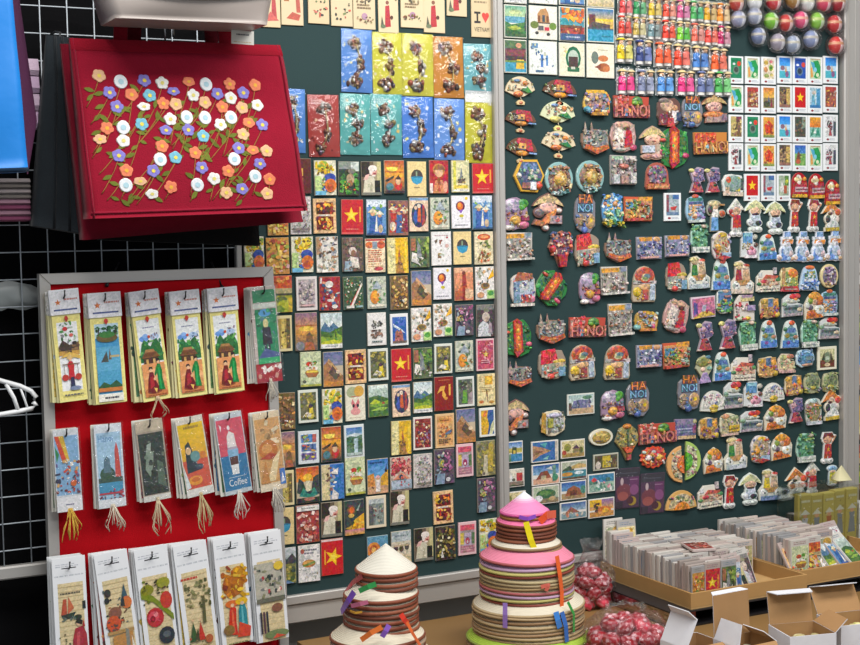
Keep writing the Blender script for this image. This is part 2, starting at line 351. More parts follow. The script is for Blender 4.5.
d('balloon', 'white card with a purple and orange balloon', [R(0,0,1,1,'e9e7ec'), E(.47,.68,.25,.16,'6a2a48'), E(.45,.68,.16,.12,'e0702a'), E(.42,.72,.1,.07,'f0a040'), P('8a5ab8',(.36,.55),(.62,.58),(.5,.45)), E(.52,.38,.12,.05,'c8b83a'), E(.8,.92,.08,.05,'e8c83a'), W(.15,.06,.85,.13,1,'8a8a92'), B(6,.2,.18,.8,.32,.03,'c8b8d0 b8c8c0')])
d('mosaic', 'orange and yellow card of many round lanterns', [R(0,0,1,1,'c98f3c'), B(40,.05,.05,.95,.95,.12,'e0a03a d9702a c8c24a e8c86a b8543a d8a8a0 8a9a3a')])
d('village', 'white and brown card of a village lane', [R(0,0,1,1,'e6e0d6'), R(0,.5,.2,1,'b08a62'), B(26,.1,.4,.95,.98,.09,'8f96a0 6a5a4a c8c0b8 c48a5a 4a4038'), P('f2eee6',(.2,0),(.45,.5),(.8,.0)), B(14,.1,.05,.9,.4,.08,'c8b89a a8a08c 7a8a8a d8a080')])
d('brownpair', 'brown photo card of a person in a white headscarf', [R(0,0,1,1,'6a5448'), B(12,.05,.65,.95,.98,.12,'4a3c36 8a7668 5c5048'), E(.48,.6,.2,.13,'cfc4b8'), E(.52,.54,.13,.1,'8f6450'), P('d8cfc4',(.3,.1),(.35,.45),(.75,.4),(.8,.1)), P('9ab0bc',(.05,0),(.1,.3),(.4,.3),(.45,0)), E(.6,.3,.14,.08,'f0e4d8'), B(8,.1,.05,.9,.4,.07,'b0a090 7f6a5c e0d4c8')])
d('glow', 'cream card of bright red script', [R(0,0,1,1,'f2dcb8'), R(0,.94,1,1,'b83a3a'), E(.2,.82,.22,.1,'d8743a'), E(.8,.82,.22,.12,'c85a36'), R(.35,.7,.6,.92,'8a98a8'), W(.12,.3,.92,.68,6,'c0502a'), W(.12,.14,.88,.28,2,'c8a070'), E(.65,.1,.25,.06,'b84a50')])
d('alley', 'yellow card of a sunlit old-town alley', [R(0,0,1,1,'dcc060'), R(0,0,.36,1,'e6dc9c'), P('e8b81c',(.4,.0),(.4,1),(1,1),(1,.0)), P('a8783a',(.36,0),(.55,.5),(.62,.5),(.8,0)), P('b8682c',(.5,.45),(.56,.75),(.64,.45)), R(.84,.0,.94,.9,'f2d03c'), B(10,.4,.05,.7,.4,.06,'8a5a34 6a4a30 c89a50'), B(6,.05,.1,.3,.9,.05,'cfc48a f0e8c0')])
d('greenalley', 'leafy green card of a white building lane', [R(0,0,1,1,'5c7048'), B(22,.3,.45,.98,.98,.13,'5f8a36 88a848 3d5a2c a8b85a'), P('8a8f92',(.3,.25),(.35,.9),(.5,.7),(.6,.3)), R(0,.55,.25,.95,'a86a4a'), P('e8e2da',(0,.2),(.05,.5),(.3,.45),(.4,.1)), B(10,.1,.05,.9,.4,.08,'c8c4a8 6a5844 4a6a3a dcd8d0'), P('3a3428',(.7,.3),(.78,.6),(.84,.3))])
d('whiteicons', 'white card of tiny brown icons', [R(0,0,1,1,'e9e7e6'), W(.15,.86,.85,.92,1,'b89aa0'), E(.8,.83,.06,.03,'a8304a'), B(3,.15,.68,.25,.78,.07,'6a5a44'), B(4,.42,.55,.5,.75,.07,'7a4a3a a8705a'), E(.78,.58,.1,.06,'d8b0a8'), R(.3,.22,.48,.34,'8a6a4a'), E(.39,.34,.1,.03,'a8905a'), B(12,.15,.1,.85,.5,.04,'c8c4b8 b8c8b0 d8d0c8')])
d('foodbands', 'cream card of orange and green food bands', [R(0,0,1,1,'e9dcb6'), E(.5,.84,.36,.1,'d8562a'), E(.5,.85,.25,.05,'f0a060'), B(14,.15,.5,.85,.72,.08,'6a7a3a 8a9a50 c8b878 4a5a30'), B(14,.15,.1,.85,.42,.09,'c8643a 9a8a4a e0b070 7a5a3a')])
d('ricefield', 'orange and green card of a rice field', [R(0,.55,1,1,'d2562a'), B(10,.05,.65,.95,.98,.12,'e8802a f0a848 b83c1e'), R(0,.52,1,.66,'b8a878'), R(0,.45,1,.52,'4a4a34'), R(0,0,1,.46,'a8a82e'), E(.45,.34,.3,.1,'6a7a34'), E(.6,.18,.4,.16,'b8bc2e'), E(.3,.08,.3,.1,'7a9a2c'), R(.8,0,1,.4,'d8b838')])
d('silverframe', 'silvery card of a grey bas-relief', [R(0,0,1,1,'bcaeb0'), B(30,.08,.15,.92,.9,.1,'8f8488 cfc4c4 6f6870 d8c8b8 a09098'), P('7a7280',(.3,.3),(.55,.6),(.6,.35)), E(.25,.2,.14,.06,'efe6dc'), R(.08,.06,.92,.12,'d9b0b0')], 'e8e0e0', FR)
d('redcrowd', 'red and white card of a festival crowd', [R(0,0,1,1,'a82c2c'), B(30,.05,.05,.95,.95,.13,'d8d0c8 b83038 e8e0d8 3a5a8a 8a2830 c88a6a efe8e0'), E(.45,.78,.2,.1,'efe9e0')])
d('greendiag', 'dark green card of red boats slanting across', [R(0,0,1,1,'3d5a3a'), B(40,.05,.1,.9,.95,.045,'cfe0c0 8aa878 e8e8d8 d85a3a 2a4028'), P('c8382c',(.25,.1),(.75,.65),(.8,.58),(.4,.1)), P('e8dcd0',(.32,.1),(.9,.82),(.95,.76),(.42,.08)), R(.1,.04,.5,.12,'dcd8d0'), R(.6,.05,.95,.11,'8ab0b0')])
d('goldbrown', 'golden brown card of a busy market', [R(0,0,1,1,'7a5a34'), B(34,.05,.05,.95,.95,.11,'c08a3a 8a6434 e0b86a 5a4428 d8904a a87a4a f0d8a0'), B(6,.1,.1,.9,.4,.06,'e8e0dc 3a3038 b84a3a')])
d('dune', 'brown card of sand slopes under a blue-grey sky', [G(0,.6,1,1,'5a6a98','8f90a8'), P('a8744a',(0,.62),(.3,.8),(.55,.62),(.9,.35),(1,.3),(1,0),(0,0)), P('c79a6e',(.25,.82),(.95,.32),(.85,.28),(.2,.7)), P('5c4a3a',(.25,.4),(.45,.62),(.85,.3),(.6,.18)), P('c8843a',(0,.2),(.5,.12),(1,.16),(1,0),(0,0)), E(.75,.42,.12,.06,'e8d0b0')])
d('orangefig', 'orange card of a dark red figure on a path', [R(0,0,1,1,'e0936a'), R(0,.86,1,1,'f0b890'), P('a8342c',(.38,.35),(.42,.78),(.6,.82),(.66,.4)), E(.5,.84,.1,.06,'7a2c28'), P('c8603c',(0,.15),(.4,.5),(.5,.1)), E(.75,.2,.28,.16,'e8c09a'), R(0,.02,.45,.3,'b85a3c'), R(.4,0,.56,.4,'8f2e26')])
d('food', 'white card scattered with dishes and green herbs', [R(0,0,1,1,'ece8e2'), B(16,.05,.5,.95,.97,.1,'8a9078 c8a070 5a5a52 d8c8b8 a8b0a0'), P('e8b020',(.62,.6),(.95,.95),(.98,.7)), E(.5,.42,.25,.1,'a8803c'), E(.5,.43,.18,.06,'6a5a30'), E(.24,.14,.2,.09,'d89a70'), R(.58,.02,.98,.28,'b8dc8a'), E(.78,.18,.16,.08,'4a9a3a'), B(8,.08,.25,.5,.6,.05,'c85a5a 3a3a4a d8b8b8')])
d('framedalley', 'framed card of a narrow yellow alley', [R(0,0,1,1,'b89c48'), R(.0,.0,.2,1,'4a3a28'), P('e0c868',(.35,0),(.45,1),(.6,1),(.7,0)), R(.75,0,1,1,'6a5a30'), B(10,.2,.05,.9,.9,.08,'8a7a34 d8b85a 5a4a28')], 'e9d9a4', FR)
d('dusk', 'sunset card with brown figures in the foreground', [G(0,.4,1,1,'8a6a88','f0a83a'), R(0,.64,1,.68,'b86a34'), E(.5,.58,.35,.07,'f8d050'), G(0,0,1,.42,'c8904a','6a5a5a'), P('7a5a3c',(.45,.1),(.5,.42),(.65,.48),(.78,.4),(.85,.1)), P('b8663c',(.4,0),(.45,.22),(.8,.2),(.9,0)), E(.2,.12,.2,.12,'8a8a92')])
d('valley', 'green valley card with misty blue mountains', [G(0,.5,1,1,'c4d8dc','e8ece4'), P('4a7498',(0,.55),(.2,.75),(.4,.6),(.6,.72),(.9,.55),(.9,.4),(0,.4)), P('e8eef0',(.3,.62),(.62,.9),(.56,.7)), P('3f6a2c',(0,.5),(.4,.45),(1,.62),(1,.2),(0,.2)), P('86a832',(.0,.35),(.5,.3),(.7,.45),(1,.35),(1,.15),(0,.15)), P('c8cc34',(.1,.2),(.6,.24),(.95,.2),(.9,.12),(0,.12)), B(8,.5,.25,1,.6,.07,'4f8a30 6aa03a 38602a'), R(0,0,1,.12,'e6e6e2'), W(.2,.03,.8,.09,1,'9a9aa0')])
d('sketch', 'white card of dark ink sketches in a circle', [R(0,0,1,1,'e6e3df'), B(14,.22,.5,.78,.75,.09,'5a5650 8a8880 b8b4a8 3a3a38'), B(14,.22,.25,.78,.5,.09,'8a6a5a 4a3c38 b88a78 6a6058'), R(.18,.49,.82,.52,'e6e3df'), W(.2,.08,.8,.16,1,'3a5a58')])
d('cathedral', 'white-framed card of a red church under blue sky', [R(0,0,1,1,'2c62b8'), P('e8f0f8',(.05,.75),(.7,.5),(.9,.35),(.1,.62)), B(5,.3,.8,.9,.95,.08,'5a8ad0 7aa0d8'), P('b0685a',(.15,.0),(.2,.42),(.34,.5),(.48,.42),(.56,.54),(.7,.4),(.8,.0)), B(12,.22,.08,.74,.4,.06,'8a4438 d89a88 6a3430'), R(0,0,1,.08,'6a5a4a')], 'eef0f2', (.11,.09,.89,.9))
d('purple', 'purple-tinged card of a flower-hung street', [R(0,0,1,1,'5a4a5c'), B(26,.2,.35,.95,.95,.11,'a85a8a c87aa8 7a3a62 3a3040 d8a8c0 4a4a52'), B(12,.02,.1,.45,.9,.1,'9aa8b0 c8c4a8 b8a060 7a8a98'), P('7f98b0',(0,0),(.1,.3),(.5,.3),(.45,0)), E(.65,.12,.12,.06,'d8d4d8'), B(6,.15,.45,.4,.7,.05,'e0c048 8ab048')])
d('statue', 'dark purple card of a pale seated statue', [R(0,0,1,1,'4a3840'), R(0,.85,1,1,'7a7a76'), E(.55,.82,.16,.07,'8a8a70'), E(.52,.62,.22,.15,'d8c8b8'), E(.58,.55,.12,.08,'c0a898'), P('c8ccd0',(.05,0),(.1,.35),(.35,.5),(.6,.42),(.75,.3),(.8,0)), P('a898a0',(.65,.1),(.7,.5),(.85,.4),(.9,.05)), B(6,.1,.05,.7,.3,.06,'9aa8b0 e0dcd8')])
d('foodboat', 'pale green card of a fruit basket boat', [R(0,0,1,1,'cfd8ae'), E(.42,.65,.16,.07,'c83a2a'), E(.7,.68,.12,.06,'5a9a3a'), E(.55,.52,.3,.07,'efe9dc'), E(.55,.4,.34,.1,'c89a4a'), P('a86a3a',(.2,.4),(.9,.4),(.75,.26),(.35,.26)), R(.3,.4,.85,.45,'e0c84a'), E(.18,.14,.1,.05,'4a5a4a'), R(0,0,1,.06,'b8b84a'), B(6,.2,.48,.85,.7,.06,'7fb04a e8e0d0 d86a3a')])
d('framedyellow', 'white-framed card of a yellow-robed woman by a tree', [R(0,0,1,1,'6a6a48'), B(18,.05,.45,.95,.98,.14,'8a8a3a a89a3c 5a5e34 c8b85a 7a7a6a'), P('e0c83a',(.48,.05),(.55,.5),(.75,.5),(.85,.05)), E(.62,.5,.14,.07,'4a3a48'), P('e8ded0',(.1,.12),(.35,.3),(.7,.22),(.6,.1)), B(8,.05,.02,.95,.25,.08,'4a4a2c 9a8a3a d8c86a')], 'e0e6de', FR)
d('pinkstar', 'pink card with a small gold star emblem', [R(0,0,1,1,'c8506a'), B(24,.08,.1,.92,.92,.1,'d87a8a b83a58 e8a0a8 c85a4a'), S(.5,.52,.2,'f0c040'), E(.5,.52,.08,.05,'fae080'), W(.2,.2,.8,.34,2,'e8b0b8')], 'e8c0c8', (.06,.05,.94,.95))
d('lotus', 'cream card of a pink lotus', [R(0,0,1,1,'e8e2cc'), E(.35,.8,.3,.16,'a8b088'), E(.7,.82,.26,.16,'d8a848'), P('d87a80',(.35,.62),(.5,.45),(.65,.62),(.72,.5),(.6,.3),(.4,.3),(.28,.5)), E(.5,.25,.26,.1,'e09a98'), E(.4,.42,.06,.05,'2a2a2a'), E(.62,.42,.06,.05,'2a2a2a'), W(.3,.66,.7,.7,1,'c84a4a'), W(.2,.06,.8,.1,1,'c8b8a0')])
d('terrace', 'green card of rice terraces', [G(0,.55,1,1,'e0ece4','a8c8b8'), P('b8ccc0',(0,.7),(.4,.9),(1,.8),(1,.5),(0,.5)), P('3f6a34',(0,.62),(.5,.68),(1,.55),(1,0),(0,0)), P('b8c832',(.05,.42),(.3,.56),(.6,.48),(.5,.36)), P('7aa83a',(0,.36),(.5,.42),(1,.5),(1,.38),(.4,.28)), P('9ac04a',(.1,.2),(.6,.3),(1,.26),(.7,.16)), P('4f7a36',(0,.14),(.5,.2),(1,.14),(1,0),(0,0)), E(.75,.42,.08,.04,'b84a34')])
d('framedgreen', 'white-framed card of a green-robed figure', [R(0,0,1,1,'5a6458'), E(.35,.75,.3,.18,'3a3a34'), P('6aa83a',(.25,.05),(.35,.55),(.6,.6),(.62,.05)), E(.45,.65,.16,.09,'4a4448'), P('a89a98',(.65,0),(.7,.4),(.95,.5),(1,0)), B(10,.05,.5,.95,.98,.09,'7a8a68 4a5a40 8a8a80')], 'e4eae6', FR)
d('script', 'cream-yellow card of a brown ink drawing', [R(0,0,1,1,'e8d8a0'), R(.4,.66,.85,.94,'e0a82a'), E(.6,.8,.2,.1,'f0c840'), W(.1,.42,.9,.6,3,'a8884a'), P('7a5a34',(.42,.1),(.48,.5),(.54,.5),(.6,.1),(.55,.1),(.5,.4)), E(.2,.12,.14,.05,'d8783a'), E(.78,.1,.16,.05,'c8943a'), W(.08,.75,.35,.95,3,'c8a86a')])
d('strips', 'white-framed card of three blue seaside strips', [R(0,0,1,1,'e6eaee'), R(.05,.68,.95,.97,'4a86c8'), R(.05,.36,.95,.62,'5a78b0'), R(.05,.04,.95,.3,'7a68a0'), B(8,.08,.7,.5,.95,.1,'c8a060 6a5a4a 8ab060'), R(.72,.68,.95,.97,'b85a5a'), B(8,.1,.38,.9,.6,.1,'e0a83a c84a3a 3a4a8a'), B(8,.1,.06,.9,.28,.1,'e0c848 7a9a4a 5a4a8a')], 'd8e2ea', FR)
d('waterfall', 'white-framed card of a waterfall among hills', [G(0,.7,1,1,'2a66b0','8ab4d8'), P('d8e4ea',(0,.72),(.5,.8),(1,.74),(1,.62),(0,.62)), P('5a7f68',(0,.65),(.3,.7),(.6,.66),(1,.72),(1,0),(0,0)), P('bcd4de',(.48,.05),(.46,.6),(.75,.6),(.7,.05)), B(12,.02,.1,.45,.6,.1,'3f6a3c 56864a 2c4f34'), B(8,.74,.1,.98,.6,.1,'3f6a3c 4a7a44'), R(0,0,1,.1,'a8bcb8')], 'dfe8ec', FR)
d('redshop', 'white-framed card of a crowded red shopfront', [R(0,0,1,1,'8a2a2a'), B(34,.05,.05,.95,.85,.1,'c83a3a 5a3a5a d8b070 8a6a8a e8d8c0 3a2a2a b8604a'), E(.12,.9,.1,.05,'f8e0a0'), R(0,.86,.98,.88,'b84a3a')], 'efe6e0', (.08,.06,.92,.94))
d('poster', 'orange vintage-style card of a harbour', [R(0,0,1,1,'e0a868'), R(.12,.78,.88,.92,'d8964a'), W(.2,.8,.8,.9,1,'8a4a24'), B(14,.1,.3,.9,.7,.1,'c8784a 8a98a0 e8c890 a85a34 6a7a82'), P('5a7a98',(.45,.4),(.9,.55),(.9,.45),(.6,.36)), W(.1,.08,.9,.24,3,'4a3a2c')], 'e8be88', (.08,.06,.92,.94))
d('map', 'white-framed card of a yellow coast beside blue sea', [R(0,0,1,1,'2c5a9c'), P('e0b01e',(0,0),(0,1),(.55,1),(.48,.7),(.62,.4),(.5,0)), P('e0803a',(.1,.75),(.3,.98),(.5,.95),(.4,.75)), P('dfe0b0',(.62,0),(.75,.35),(1,.6),(1,.2),(.85,0)), B(6,.1,.1,.45,.7,.06,'c8782a 8a7a2a f0d040')], 'eef0ec', FR)
d('bay', 'teal bay card with a boat under orange sky', [G(0,.6,1,1,'c8441e','f09a2a'), E(.5,.72,.2,.1,'f8c83a'), P('2e3a3c',(0,.3),(.1,.72),(.3,.6),(.4,.4),(.3,.2)), P('34403e',(.65,.35),(.75,.7),(1,.78),(1,.2)), P('d8cfae',(.4,.3),(.42,.62),(.6,.62),(.68,.3)), P('2c8a7a',(.1,.2),(.3,.42),(.5,.3),(.8,.42),(.95,.2),(.6,.12)), P('1e3a38',(.38,.3),(.72,.34),(.6,.22)), R(0,0,1,.14,'22282a'), E(.55,.1,.25,.05,'a8705a')])
d('bluecream', 'bright blue card with a cream building down one side', [R(0,0,1,1,'2c74c0'), R(0,0,.38,1,'d8c898'), B(12,.1,.1,.6,.95,.09,'6a4a3a e8e4dc a8a8b0 8a5a4a'), P('e9e4dc',(.35,.75),(.75,.9),(.72,.7)), P('d8d4d0',(.4,0),(.5,.3),(.75,.15),(.7,0)), E(.45,.55,.1,.05,'8aa8b0')])
d('houses', 'blue-sky card of yellow old-town houses', [G(0,.45,1,1,'2a74c0','6ab0e0'), P('d8903a',(0,.15),(0,.55),(.3,.6),(.38,.15)), P('e0a82e',(.6,.1),(.66,.5),(1,.68),(1,.1)), R(0,0,1,.22,'cfa078'), Y(.5,.05,.5,'efe6e0','e8b0b0'), P('2a2a30',(.84,.62),(.92,.85),(.96,.6)), W(.1,.86,.8,.95,1,'1a4a80'), B(5,.05,.15,.3,.35,.05,'6a4a2a c87a3a')])
d('leaves', 'card of red leaves over a grey street', [R(0,0,1,1,'d8c0b0'), B(34,.05,.5,.95,.97,.12,'c8304a d85a5a e08a7a a82438 e8a090'), P('d88a6a',(.1,.35),(.5,.55),(.9,.35)), R(0,.05,1,.32,'a8b8c8'), E(.48,.42,.1,.07,'3a4a5a'), B(8,.1,.05,.9,.4,.06,'d87a6a 8a9aa8 c83a3a')])
d('pinkframe', 'pink-framed card of a small shrine', [R(0,0,1,1,'a89a9a'), R(0,.8,1,1,'d8546a'), R(0,.3,.25,.72,'d8c04a'), P('b8a8c0',(.25,.25),(.3,.7),(.75,.7),(.8,.25)), E(.5,.42,.16,.13,'a83a5a'), E(.5,.38,.06,.05,'efe8e4'), R(.78,.3,1,.7,'5a7a4a'), R(0,0,1,.25,'b8788a'), W(.05,.04,.95,.2,2,'d8a0a8')], 'eec2cc', FR)
d('olive', 'olive card of a misty wooded path', [R(0,0,1,1,'8a8256'), B(20,.05,.4,.95,.98,.13,'a89a5a 6a6848 b8a84a 8f8a7a'), P('c8bfa0',(.25,0),(.4,.6),(.55,.6),(.6,0)), P('b8a03a',(.55,.1),(.65,.95),(.9,.9),(.85,.1)), B(8,.05,.02,.9,.35,.08,'7a7a4a c8b85a 5a5a40')])
d('redcluster', 'red card of heaped fruit under a white caption', [R(0,0,1,1,'a83a34'), B(36,.05,.05,.95,.8,.11,'c84a40 d88a78 8a2a2a e8b8a8 b86a5a f0d8d0'), R(0,.86,1,1,'e8e4e0'), W(.2,.9,.85,.96,1,'8a8a88')])
d('yellowboat', 'dark card of a red lantern over a yellow boat', [R(0,0,1,1,'2e3c3e'), P('f0b41e',(.3,.1),(.55,.45),(1,.6),(1,.1)), E(.35,.72,.2,.15,'8a4a3a'), E(.37,.72,.12,.1,'e06a2a'), E(.34,.56,.16,.06,'d8b050'), P('b8c4b8',(.6,.7),(.85,.92),(.7,.68)), B(8,.35,.1,.95,.4,.09,'f8d83a d88a1e e8c04a'), G(0,0,1,.16,'c87a98','e0a848'), P('c8a030',(0,.2),(.4,.3),(.3,.15))])
d('greyframe', 'cream-framed card of a grey-green street', [R(0,0,1,1,'7c8a84'), R(0,.82,1,1,'bcc4c4'), P('5a5e5c',(0,.8),(.3,.7),(.3,0),(0,0)), P('9aa8a0',(.4,0),(.45,.6),(.6,.6),(.65,0)), B(14,.3,.1,.95,.7,.08,'4a5a50 c8c0a8 8a4a3a a8b8b0')], 'ecdcc0', (.12,.09,.88,.91))
d('fields', 'card of dark mountains above ochre fields', [R(0,.6,1,1,'c8d0d4'), P('3a4444',(0,.6),(.3,.8),(.5,.68),(.8,.85),(1,.7),(1,.5),(0,.5)), R(0,0,1,.55,'8a8a44'), B(14,.05,.05,.95,.5,.13,'a89a4a 5a6a34 c8b85a 3a4a4a'), P('6a8ab8',(.3,0),(.5,.1),(.9,0))])
d('sandwich', 'white card of a filled bread roll', [R(0,0,1,1,'e4e2e0'), E(.48,.5,.32,.11,'c8803a'), E(.48,.52,.28,.06,'e0a85a'), P('7a9a4a',(.2,.47),(.76,.56),(.78,.5),(.22,.42)), W(.25,.74,.9,.92,2,'7a7a88'), E(.18,.85,.09,.07,'b85a48'), B(10,.1,.08,.9,.36,.05,'8a9898 c8b8b8 a8b0a0 b8a890')])
d('spiral', 'orange and blue card of a swirling lantern', [R(0,0,1,1,'5a98b8'), E(.3,.6,.34,.24,'e08a3a'), E(.3,.6,.22,.16,'b85a24'), E(.3,.6,.12,.09,'f0b860'), P('e8e0c8',(.5,.2),(.8,.6),(.9,.2)), R(0,0,1,.15,'4a4a44')])
d('cups', 'cream card of a row of dark cups', [R(0,0,1,1,'dccfb8'), R(0,.7,1,1,'b8c4c8'), E(.22,.5,.12,.1,'4a3a34'), E(.5,.48,.12,.1,'5a4438'), E(.78,.52,.12,.1,'3a3434'), R(.1,.55,.9,.6,'c8b090'), W(.15,.82,.85,.92,1,'8a98a0'), G(0,0,1,.3,'d8c8a8','c8b480')])
d('darkgold', 'dark card of gold-lit market figures', [R(0,0,1,1,'3e3624'), B(44,.05,.05,.95,.95,.1,'8a7a34 5a4a24 c8b058 2a2620 a88a3c e0d8b0 6a6a3a'), P('d8d4d0',(.22,.08),(.28,.32),(.38,.08))])

CARD_ROWS = [
 '286 311 158 194 emblem;313 336 160 196 sunflower;337 359 161 196 jungle;360 381 161 196 elder;383 404 160 194 sunsetboat;406 426 161 197 creamcircle;428 448 160 194 redportrait;450 469 160 193 yellowtower;471 493 163 194 flag',
 '266 288 199 236 mosaic;289 311 196 235 stampset;312 336 198 234 twoframes;340 363 199 235 flag;365 386 199 236 robes;387 408 200 236 crowd;408 428 197 232 ovalfigs;429 449 197 230 hatseller;450 470 195 229 balloon;471 492 195 230 robes',
 '243 264 236 273 sunflower;265 289 237 275 mosaic;290 313 236 273 sunflower;315 338 236 273 village;341 363 237 272 brownpair;364 385 238 273 glow;386 408 237 274 alley;409 429 236 268 greenalley;430 451 231 266 whiteicons;452 471 231 265 creamcircle;473 493 231 265 foodbands',
 '271 292 275 313 ricefield;295 317 276 311 silverframe;318 340 276 311 redcrowd;342 363 276 310 greendiag;366 386 276 309 hatseller;389 408 275 310 goldbrown;410 431 270 306 dune;432 451 267 300 balloon;453 473 267 301 orangefig;474 494 266 300 food',
 '272 292 315 352 framedalley;294 317 312 351 dusk;319 342 312 349 valley;366 386 312 346 sketch;389 408 313 346 cathedral;410 431 307 342 food;432 452 303 337 food;454 473 304 336 purple;475 494 304 337 statue',
 '299 321 351 387 foodboat;322 343 351 387 dune;344 366 349 384 twoframes;367 388 348 381 framedyellow;390 411 348 382 flag;412 432 347 379 greenalley;433 452 343 374 framedyellow;454 473 340 372 hatseller;475 494 338 371 pinkstar',
 '275 295 392 430 goldbrown;297 318 389 423 framedyellow;321 342 388 424 sunflower;344 365 384 421 lotus;367 388 384 417 terrace;391 410 384 417 ovalfigs;412 432 381 413 valley;433 453 376 411 redemblem;455 474 376 407 framedgreen;476 495 373 406 script',
 '276 295 431 468 dusk;297 319 430 464 strips;320 341 426 462 sunsetboat;343 364 424 458 waterfall;390 411 420 455 alley;412 432 416 450 redshop;434 454 413 448 poster;455 475 408 443 dune;478 495 407 437 map',
 '274 294 470 506 framedalley;295 319 466 503 bay;320 344 463 500 bluecream;344 365 456 495 foodboat;366 388 458 494 houses;389 411 456 491 leaves;412 432 453 488 stampset;433 454 448 484 purple;455 473 443 477 pinkframe;475 495 440 476 olive',
 '274 294 507 545 creamcircle;295 319 504 543 redcluster;320 342 501 537 elder;343 364 499 535 yellowboat;365 386 495 528 greyframe;389 409 490 525 elder;432 453 490 524 twoframes;476 495 477 512 purple',
 '276 296 547 584 fields;297 320 544 582 sandwich;320 343 538 575 sideflag;366 388 535 570 spiral;390 411 530 565 cups;413 433 527 561 elder;434 455 525 560 darkgold;457 476 521 555 pinkframe;478 497 518 552 sunflower',
]
def board_rect(cx, cy, w, h, y=0.0):
    c = at(cx, cy, y)
    wm = (at(cx + w/2, cy, y) - at(cx - w/2, cy, y)).x
    hm = (at(cx, cy - h/2, y) - at(cx, cy + h/2, y)).z
    return c, wm, hm
TH = .004
def flat_magnet(name, cx, cy, w, h, ops, label, cat, group, body='ded9d0', inset=None, rot=0.0, r=None, thick=TH, part='print', pm=None):
    r = r or random.Random(int(cx*31 + cy*17))
    c, wm, hm = board_rect(cx, cy, w, h)
    m = M()
    m.box((-wm/2, -thick, -hm/2), (wm/2, 0, hm/2), body, .0006)
    o = m.build(name, PRINT, None, (c.x, -.0004, c.z), (0, rot, 0))
    tag(o, label, cat, group)
    p = M()
    e = .0006
    bx = inset or (e/wm, e/hm, 1 - e/wm, 1 - e/hm)
    p.__init__()
    paint(clip_canvas(p, wm, hm, bx), ops, wm, hm, thick, r, 0, .00005, bx)
    p.build(part, pm or PICT, o)
    return o
class clip_canvas:
    """Passes flat faces on to a mesh, cut at the picture's rectangle."""
    def __init__(s, m, w, h, bx):
        s.m = m; s.b = ((bx[0]-.5)*w, (bx[1]-.5)*h, (bx[2]-.5)*w, (bx[3]-.5)*h)
    def cface(s, pts, h, col):
        for ax, lim, sg in ((0, s.b[0], 1), (0, s.b[2], -1), (1, s.b[1], 1), (1, s.b[3], -1)):
            out = []
            for i, p in enumerate(pts):
                q = pts[i-1]; a = (p[ax]-lim)*sg; b = (q[ax]-lim)*sg
                if (a >= 0) != (b >= 0):
                    t = b/(b-a); out.append((q[0]+(p[0]-q[0])*t, q[1]+(p[1]-q[1])*t))
                if a >= 0: out.append(p)
            pts = out
            if len(pts) < 3: return
        s.m.cface(pts, h, col)
    def face(s, pts, col): s.m.face(pts, col)
    def solid(s, *a): s.m.solid(*a)

for ri, row in enumerate(CARD_ROWS):
    items = [x.split() for x in row.split(';')]
    for ci, (x0, x1, y0, y1, key) in enumerate(items):
        x0, x1, y0, y1 = map(float, (x0, x1, y0, y1))
        desc, ops, frame, inset = D[key]
        r = random.Random(ri*100 + ci)
        place = f'{ORD[ci]} in the {ORD[ri]} picture row' if ri < len(CARD_ROWS)-1 else f'{ORD[ci]} in the bottom picture row'
        flat_magnet('picture_magnet', (x0+x1)/2, (y0+y1)/2, x1-x0-1.2, y1-y0-1.2, ops, f'{desc}, {place}', 'magnet', 'picture magnets on the green board', mixc(frame, 'b0a890', .22) if frame else mixc('b8b09c', ops[0][5] if ops[0][0] == 'R' else 'c8b090', .45), inset, r.uniform(-.012, .012), r, pm=PICTW if key in ('flag', 'sideflag', 'creamcircle', 'whiteicons', 'balloon', 'sketch', 'elder', 'lotus', 'emblem', 'redemblem') else None)

# ------------------------------------------------------------------ stamp-shaped magnets, upper right
SD = {}
def sd(k, desc, *ops): SD[k] = (desc, list(ops))
sd('greenflag', 'green badge picture', R(0,0,1,1,'12855a'), E(.5,.4,.3,.22,'6a8a7a'), E(.5,.42,.2,.14,'3a4a44'), E(.3,.7,.12,.06,'e8eef0'), E(.75,.72,.18,.13,'e0442c'), R(.1,.84,.9,.88,'0d6a46'))
sd('greenmap', 'green S-shaped coast map', R(0,0,1,1,'c4d8b4'), P('1a9a52',(.3,.86),(.75,.92),(1,.6),(.95,.15),(.6,.02),(.35,.1),(.6,.4)), P('4aa8c8',(.05,.85),(.4,.8),(.5,.5),(.35,.35),(.2,.6)), P('e0a050',(.05,.5),(.2,.6),(.3,.1),(.1,.05)), E(.5,.45,.14,.12,'7ac8e0'), E(.7,.2,.14,.1,'dce8c0'), W(.1,.93,.9,.99,1,'b85a5a'))
sd('fruit', 'scattered fruit', R(0,0,1,1,'ecdcc4'), E(.7,.55,.2,.16,'8ab034'), E(.7,.55,.1,.08,'4a7a24'), E(.25,.8,.2,.12,'c8a84a'), E(.7,.85,.16,.08,'d87a7a'), E(.22,.45,.18,.14,'d8905a'), E(.3,.15,.24,.1,'9aa85a'), E(.75,.2,.16,.08,'d8c878'))
sd('beach', 'bright blue beach', G(0,.6,1,1,'1a7ae0','4aa8f0'), R(0,.3,1,.6,'bcdcf0'), R(0,0,1,.35,'4ab4c8'), E(.3,.5,.2,.12,'8a6a7a'), P('e0a040',(.5,.3),(.6,.65),(.7,.3)), E(.7,.2,.16,.16,'8a5a8a'))
sd('blueflag', 'dark blue badge picture', R(0,0,1,1,'1c50b0'), E(.45,.35,.3,.22,'5a7a98'), E(.45,.36,.2,.14,'2a3c50'), E(.25,.66,.14,.06,'e0e8f0'), E(.78,.68,.18,.13,'d8483a'), R(.1,.85,.9,.9,'123c8c'))
